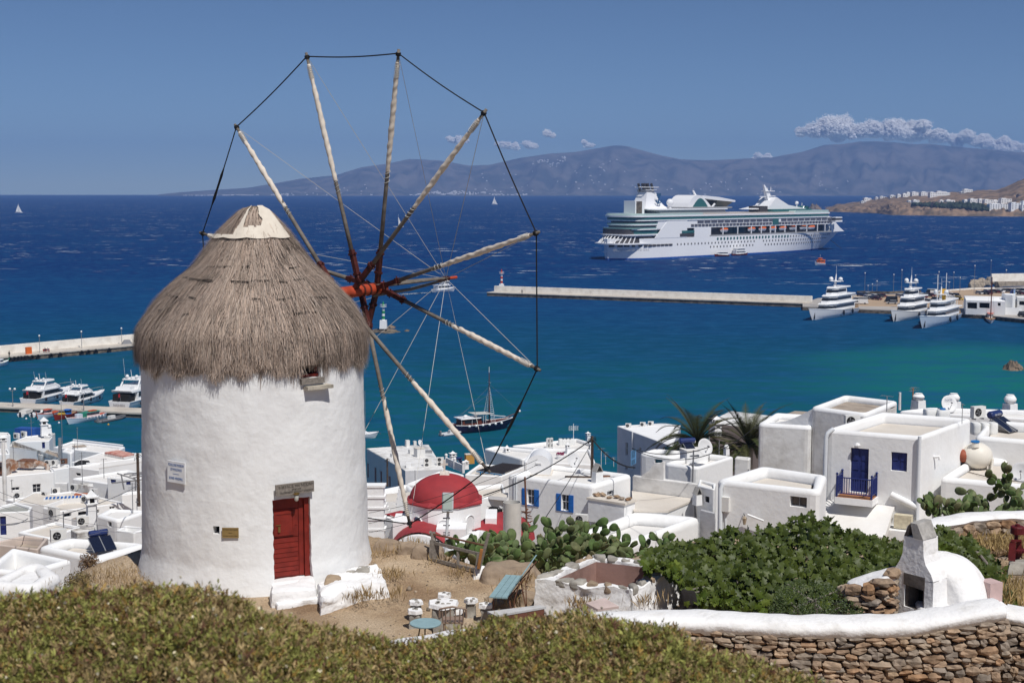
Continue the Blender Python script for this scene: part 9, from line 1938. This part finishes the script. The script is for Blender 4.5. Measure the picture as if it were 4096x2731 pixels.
person('person in dark top sitting at the left of the red bench',bq-dQ*.45+Vector((0,0,0)),1.7,BLK,REDC,True,atan2(dQ.y,dQ.x));person('person in grey top sitting at the right of the red bench',bq+dQ*.35,1.6,GREYM,REDC,True,atan2(dQ.y,dQ.x))
block('orange box standing against the breakwater wall',zA(400,402),1.5,(1.6,.7,1.9),atan2(dQ.y,dQ.x),ORNG,'orange_box','box');block('covered grey heap beside the breakwater lamp post',zA(1770,262),1.5,(3.0,1.4,1.2),.5,GREYM,'covered_heap','heap',taper=.5)if True else 0
person('person in dark clothes walking on the long mole near the lighthouse',atZ(*zK(316,210),1.7),1.8,BLK,BLK);person('person standing on the quay by the white terminal building',atZ(*zB(1663,430),1.5),1.8,BLK,BLK);person('person in red standing by the parked cars behind the yellow funnel',atZ(*zB(1560,368),1.6),1.8,REDC,BLK);person('person in pale clothes beside the white minibus',atZ(*zB(712,420),1.5),1.8,WCL,TARP);person('person in yellow top by the white van',atZ(*zB(2095,500),1.5),1.8,YEL,BLK)
zQ=1.5;fp=[atZ(*zB(x,y),0)for x,y in((150,475),(330,480),(620,497),(1000,512),(1650,545),(1930,560),(2160,585),(2352,605),(2700,640))];bp_=[atZ(*zB(x,y),1.6)for x,y in((2900,190),(2352,235),(1950,250),(1830,253),(1600,285),(1330,305),(1000,312),(690,312),(560,330),(300,352),(150,400))]
poly=[(p.x,p.y)for p in fp+bp_];mb=MB();mb.prism(poly,-2,zQ-.3);tag(mb.build('quay_base',QROCK),'rough dark stone quay base',kind='structure');mb=MB();mb.prism(poly,zQ-.3,zQ);tag(mb.build('quay_road',ASPH),'pale asphalt harbour road along the quay',kind='structure')
mb=MB();mb.prism([(p.x,p.y)for p in[atZ(*zB(x,y),zQ)for x,y in((600,432),(1330,440),(1740,450),(1745,395),(2352,300),(2352,262),(1830,268),(1330,315),(700,322),(640,345))]],zQ,zQ+.03);tag(mb.build('car_park_ground',TAN),'tan gravel car park behind the quay',kind='structure')
random.seed(44)
for k in range(34):c=atZ(*zB(random.uniform(1840,2420),0),1);x=random.uniform(1835,2400);y=interp([1835,1900,2010,2352],[225,185,165,160],x)+random.uniform(4,26 if x<2010 else 12);c=atZ(*zB(x,y+14),1.5);w=random.uniform(1.5,3.4);vv,ff=lump([c+Vector((a*w,b*w*.8,-1))for a,b in((-1,-1),(1,-1),(1,1),(-1,1))]+[c+Vector((a*w*.6,b*w*.5,w*random.uniform(.6,1.0)))for a,b in((-1,-1),(1,-1),(1,1),(-1,1))],n=5,amp=.8,fr=.3,seed=k,round_=.3);mb=MB();mb.v=vv;mb.f=ff;mb.m=[0]*len(ff);solo(mb,'breakwater_boulder',mat('pale_boulder',(.40,.34,.27),1.,col2=(.24,.20,.16),vscale=.8),'pale boulder in the rock mound at the far corner of the harbour','rock',group='boulders of the harbour rock mound')
def qwall(label,pts,z0,z1,th,m,name='harbour_wall'):
 P_=[atZ(*zB(x,y),z0)for x,y in pts];mb=MB();mb.loft([[(p.x,p.y,z0),(p.x,p.y+th,z0),(p.x,p.y+th,z1),(p.x,p.y,z1)]for p in P_]);solo(mb,name,m,label,'wall')
qwall('pale stone retaining wall below the harbour rock mound',[(2070,250),(2160,238),(2380,232)],1.5,5.5,2,mat('rubble_wall',(.42,.36,.29),1.,col2=(.27,.23,.19),vscale=.6,bump=.6,bscale=1));qwall('white concrete sea wall running over the rock mound',[(2030,190),(2130,188),(2400,184)],4.5,8.0,1.5,WALLW);qwall('low stone kerb wall at the sea side of the car park',[(690,306),(1000,312),(1330,300)],1.6,2.6,.6,QROCK);qwall('low kerb wall dividing the upper car park',[(1500,292),(1830,268),(2060,262)],1.6,2.3,.5,WALLW)
hs2=lambda label,px,Z,**k:house(label,px,Z=Z,zf=zB,r=0,**k)
hs2('white flat-roofed harbour terminal with dark open front',[(1752,345),(1895,380),(2170,372),(2010,325)][:4],7.0,depth=6.5,rim=.3,drop=.4,roof=RF_WHITE)if False else None
hT=house('white flat-roofed harbour terminal with dark open front',[(1775,372),(2168,385),(2130,335),(1755,325)],Z=6.6,zf=zB,depth=5.2,rim=.3,drop=.5,r=0,wins=[W(0,(1785,398,1885,460),st='dark',deep=2.),W(0,(1905,400,2010,455),st='dark',deep=2.),W(0,(2090,400,2120,432),st='dark',deep=.5)])
house('taller white block rising from the harbour terminal roof',[(2170,318),(2240,322),(2268,308),(2130,302)],Z=8.6,zf=zB,depth=7,rim=.2,drop=.3,r=0);house('white ribbed wall of the harbour terminal annexe',[(2172,372),(2280,376),(2270,350),(2165,345)],Z=6.0,zf=zB,depth=4.6,rim=.15,drop=.2,r=0,wall=WALLW);house('white harbour building cut by the right border, beyond the annexe',[(2285,345),(2480,355),(2470,330),(2270,332)],Z=7.2,zf=zB,depth=6,rim=.2,drop=.3,r=0,wins=[W(0,(2300,385,2400,425),st='dark',deep=1.)])
block('white notice board wall at the quay steps',zB(2245,520),1.5,(5.5,.3,2.6),-.2,GEL,'notice_board','notice board')
def car_proto(name,L,W_,h_,van=False):
 mb=MB();mb.loft([[(-L/2,-W_/2,.35),(L/2,-W_/2,.35),(L/2,W_/2,.35),(-L/2,W_/2,.35)],[(-L/2,-W_/2,.85),(L/2,-W_/2,.75),(L/2,W_/2,.75),(-L/2,W_/2,.85)]]);a,b=(-L*.49,L*.34)if van else(-L*.46,L*.18);mb.k=1;mb.loft([[(a,-W_*.48,.85),(b+L*.12,-W_*.48,.8),(b+L*.12,W_*.48,.8),(a,W_*.48,.85)],[(a+.25,-W_*.42,h_-.1),(b-.1,-W_*.42,h_-.1),(b-.1,W_*.42,h_-.1),(a+.25,W_*.42,h_-.1)]]);mb.k=0;mb.box(((a+b)/2+.05,0,h_-.05),(b-a-.35,W_*.84,.1))
 if van:mb.box((a+(b-a)*.35,0,1.2),((b-a)*.66,W_*.97,h_-1.0))
 mb.k=2
 for x in(-.3,.31):
  for y in(-.5,.5):mb.lathe([(.33,-.1),(.33,.1)],(L*x,W_*y*.94,.33),10,(0,1,0))
 return mb
CARC=dict(white=(.75,.75,.75),silver=(.42,.43,.45),black=(.02,.02,.022),dark_grey=(.09,.09,.10),red=(.28,.02,.02),blue=(.03,.07,.22),maroon=(.12,.015,.03),cream=(.6,.55,.42),yellow=(.6,.4,.04));CM={}
for nm,c in CARC.items():
 CM[nm]=[mat('car_paint_'+nm,c,.3,spec=.5),BGL,BLACKM]
cps={}
def car(px,colr,rz,label,kind='car',z=1.53):
 key=(kind,colr)
 if key not in cps:dims={'car':(4.2,1.75,1.5),'van':(5.2,2.0,2.4),'minibus':(6.8,2.1,2.7)}[kind];cps[key]=car_proto(kind,*dims,kind!='car').mesh(kind,CM[colr])
 o=bpy.data.objects.new('parked_'+kind,cps[key]);COL.objects.link(o);o.location=atZ(*zB(*px),z);o.rotation_euler=(0,0,rz);tag(o,label,kind,'vehicles parked at the harbour')
car((715,412),'white',2.95,'white minibus with dark windows at the quay front of the car park','minibus');car((1037,412),'silver',2.9,'silver car beside the dark van, left of the twin-domed yacht');car((1030,395),'black',2.9,'black van standing behind the silver car','van');car((1430,318),'white',2.8,'white van parked high on the car park behind the masts','van');car((2122,475),'white',-1.5,'white delivery van facing the quay by the terminal','van')
cl_=['white','silver','black','dark_grey','red','blue','maroon','black','silver','white'];random.seed(15)
rows=[((735,335),(800,330),2,'behind the minibus, by the sea-side kerb'),((800,362),(890,372),3,'in the first row right of the minibus'),((870,350),(945,345),3,'in the second row right of the minibus'),((1120,345),(1190,352),2,'between the two superyachts'),((1300,360),(1345,352),3,'right of the twin-domed yacht'),((1330,335),(1430,338),3,'below the high white van'),((1400,395),(1480,380),2,'behind the yellow funnel'),((1590,362),(1700,372),3,'beside the terminal corner'),((1640,335),(1680,338),2,'above the terminal corner'),((1840,472),(2050,472),4,'before the dark terminal openings'),((1910,315),(2000,318),3,'behind the terminal roof, at the left end'),((1990,300),(2110,302),4,'in the upper row behind the terminal'),((2120,293),(2340,290),6,'in the long far row under the stone wall'),((2250,315),(2345,318),4,'right of the tall terminal block'),((2215,482),(2260,488),2,'by the flagpoles'),((2320,520),(2345,540),2,'at the right border of the quay')]
for(x0,y0),(x1,y1),n,where in rows:
 for k in range(n):f=k/max(1,n-1);c=cl_[(k*3+int(x0))%len(cl_)]if not(n==3 and x0==1590 and k==2)else 'yellow';car((x0+(x1-x0)*f,y0+(y1-y0)*f),c,-1.2+random.uniform(-.2,.2)if y0!=472 else-1.5,'%s car %s, %s'%(c.replace('_',' '),where,['first of its row','second of its row','third of its row','fourth of its row','fifth of its row','last of its row'][min(k,5)]))
for k,(x,y,h_)in enumerate(((767,300,8.5),(800,300,3),(843,298,3.5),(888,300,5),(1053,305,8),(1133,305,10),(1268,300,7.5),(1282,298,5),(1500,330,10),(1650,265,7.5),(1605,300,4.5),(1713,300,6.5),(1855,310,12),(2020,158,9),(2170,250,8))):lamp(['tall','short','low','medium'][k%4]+' harbour lamp post '+['above the minibus','right of the lamp above the minibus','behind the first car rows','beyond the second car row','left of the twin-domed yacht','as a bare flagpole beside the twin domes','right of the twin domes','close behind the lamp right of the twin domes','behind the classic yacht masts','on the sea kerb above the white van','at the tan slope','in the middle of the tan slope','in front of the rock mound','on top of the rock mound','over the white sea wall'][k],(x,y),zB,1.6,h_,'harbour lamp posts')
for k,x in enumerate((2240,2258)):c=atZ(*zB(x,495),1.5);t=thing('flagpole',['flagpole with plain blue flag by the notice board','flagpole with blue and white striped flag by the notice board'][k],'flagpole',tuple(c));tube_p(t,'pole',[(0,0,0),(0,0,9)],.07,METAL);mb=MB();mb.hexa([(0,0,6.6),(-1.2,0,5.8),(-1.2,.05,5.8),(0,.05,6.6),(0,0,8.6),(-1.1,0,7.6),(-1.1,.05,7.6),(0,.05,8.6)]);mb.build('flag',NAVY if k==0 else mat('flag_pale_blue',(.25,.38,.62),.8),t,local=True)
zH=zm(3450,680,646/2352);wm=mat('hotel_window',(.09,.11,.14),.4);STONEH=mat('hotel_stone',(.25,.20,.16),.9)
hb_=[(-40,452,30,475,0),(0,405,105,446,1),(165,395,225,419,0),(230,385,325,404,0),(375,370,480,396,0),(480,355,560,392,1),(560,345,640,392,1),(615,325,700,372,1),(690,320,805,372,2),(820,320,960,372,2),(950,325,1060,392,2),(1050,310,1190,372,1),(1150,325,1245,370,1),(1395,320,1440,338,0),(1440,280,1570,322,1),(640,447,715,470,0),(712,437,805,494,2),(1000,470,1200,512,-1),(1095,440,1190,470,0),(1190,437,1320,474,1),(1450,435,1540,488,1),(1535,418,1645,482,1),(1665,422,1750,482,1),(1745,432,1870,502,2),(1870,440,1985,500,1),(1980,418,2145,482,2),(1815,492,2130,567,3),(2130,485,2275,577,3),(2290,515,2420,567,2),(2238,358,2288,377,-1),(870,480,975,503,-1),(2300,460,2420,520,1)]
wds=['farthest out on the point','above the rocky point','at the bend of the white wall','beside the small bend house','at the foot of the upper hotel row','in the stepped part of the upper row','next in the stepped part of the upper row','left of the long upper block','long block of the upper row','second long block of the upper row','tall block below the crest','with the chimney on the crest','last of the upper row','tiny one beside the crest villa','villa alone on the crest','low one on the middle slope','white villa with terraces on the middle slope','stone villa with dark openings above the trees','white storey over the stone villa','white wing right of the stone villa','left end of the big hotel','upper left block of the big hotel','upper middle block of the big hotel','stepped middle block of the big hotel','centre block of the big hotel','highest block of the big hotel','long lower front of the big hotel','right-hand front of the big hotel','arched block at the right border','small tan hut on the upper slope','dark stone annexe on the middle slope','white block at the right border above the arches']
for(x0,y0,x1,y1,nw),wd in zip(hb_,wds):
 b=head_drop(*zH((x0+x1)/2,y1+3));s=ppm(b)/.2747;w,h_=(x1-x0)/s,(y1-y0)/s;m=STONEH if nw<0 else PL;t=thing('hotel_building',('brown stone ' if nw<0 else 'white ')+'headland building, '+wd,'building',tuple(b),.12,'buildings on the headland');mb=MB();mb.box((0,6,h_/2-3),(w,12,h_+6));mb.build('wall',m,t,local=True);mb=MB();mb.box((-w*.2,5,h_+.6),(w*.4,7,1.3));mb.build('roof_storey',m,t,local=True)
 mb=MB();nr=max(1,abs(nw));nc=max(2,int(w/4.5))
 for r in range(nr):
  for c in range(nc):mb.box((-w/2+w*(c+.5)/nc,-.03,h_*(r+.5)/nr),(1.4 if nw>0 else 3.2,.3,min(1.9,h_/nr*.55)))
 mb.build('window',wm,t,local=True)['kind']='stuff'
rng=np.random.default_rng(8);P_=[]
for _ in range(900):
 x=rng.uniform(700,1800);y=interp([700,900,1300,1500,1800],[512,520,528,530,575],x)+rng.uniform(-1,1)*interp([700,1100,1500,1700,1800],[6,24,48,42,20],x);P_.append(tuple(head_drop(*zH(x,y))+Vector((0,0,rng.uniform(.5,3)))))
V,F,C=scatter([(0,0,1),(1,0,0),(0,1,0),(-1,0,0),(0,-1,0),(0,0,-1)],[(0,1,2),(0,2,3),(0,3,4),(0,4,1),(5,2,1),(5,3,2),(5,4,3),(5,1,4)],np.array(P_),rots(rdir(900),rng.uniform(0,6,900)),rng.uniform(2,4.5,900),np.array([[.035,.052,.026]])*rng.uniform(.6,1.3,(900,1)))
np_obj('garden_trees',np_mesh('garden_trees',V,F,DRYM,C),None,'stuff','dark green trees of the hotel gardens on the headland','trees')
CLM2=bpy.data.materials.new('cloud_flake');CLM2.use_nodes=True;N_2,L_2=CLM2.node_tree.nodes,CLM2.node_tree.links;N_2.remove(N_2['Principled BSDF']);d1,t1,m1=N_2.new('ShaderNodeBsdfDiffuse'),N_2.new('ShaderNodeBsdfTranslucent'),N_2.new('ShaderNodeMixShader')
for q in(d1,t1):q.inputs['Color'].default_value=(.95,.95,.96,1)
m1.inputs[0].default_value=.4;L_2.new(d1.outputs[0],m1.inputs[1]);L_2.new(t1.outputs[0],m1.inputs[2]);L_2.new(m1.outputs[0],[q for q in N_2 if q.type=='OUTPUT_MATERIAL'][0].inputs['Surface'])
def cloud(label,blobs,Y,seed,dens=1.0,size=4.):
 rng=np.random.default_rng(seed);ps=FPX/Y/D_;PP,NN=[],[]
 for u,v,r in blobs:
  for _ in range(5):
   c=np.array(atY((u+rng.normal()*r*.5)*D_,(v+15+rng.normal()*r*.32)*D_,Y+rng.uniform(-150,150)));rr=r*1.2/ps*rng.uniform(.45,.85);n=int(4200*dens*(rr/90)**2)+200;d=rng.normal(size=(n,3));d/=np.linalg.norm(d,axis=1,keepdims=True)
   bump_=np.array([noise.fractal(Vector(q)*1.6+Vector(c)*.004,.9,2.,4)for q in d]);rad=rr*(rng.random(n)**.28)*(1+.34*bump_)*(1+np.abs(rng.normal(size=n))*.12);p=d*rad[:,None];p[:,2]=np.where(p[:,2]<0,p[:,2]*.6,p[:,2]);p[:,0]*=1.2;PP.append(c+p);NN.append(d*.5+np.array(SUN)*1.0+rng.normal(size=(n,3))*.22)
 P_=np.vstack(PP);n=len(P_);V,F,_c=scatter([(-1,-1,0),(1,-1,0),(1,1,0),(-1,1,0)],[(0,1,2,3)],P_,rots(np.vstack(NN),rng.uniform(0,6,n)),size*rng.uniform(.6,1.5,n));np_obj('cloud',np_mesh('cloud',V,F,CLM2),None,'stuff',label,'cloud')
cloud('long white cumulus bank resting on the high mountain at right',[(1848,291,11),(1872,286,17),(1900,281,21),(1930,282,22),(1958,291,17),(1985,287,18),(2010,288,19),(2040,289,19),(2068,287,21),(2090,286,21),(2115,293,19),(2140,303,16),(2165,303,17),(2190,307,14),(2220,306,16),(2245,311,15),(2270,318,13),(2300,318,14),(2330,323,13),(2360,326,13)],14900,3,1.2)
for k,(bl,l)in enumerate((([(1038,313,7),(1055,312,8),(1070,318,5)],'small white cloud puff left of the sail spar tip'),([(1165,328,9),(1185,331,8),(1150,325,6)],'small cloud puff just right of the long rim rope'),([(1213,327,8),(1225,329,7)],'round small cloud puff right of the pair'),([(1258,302,8),(1270,306,5)],'highest of the small cloud puffs'),([(1740,353,8),(1765,354,8)],'low faint cloud puff over the island saddle'),([(1340,320,6),(1350,328,6)],'faint small cloud puff over the island slope'))):cloud(l,[(a,b-8,c)for a,b,c in bl],15200,20+k,.28,4.5)
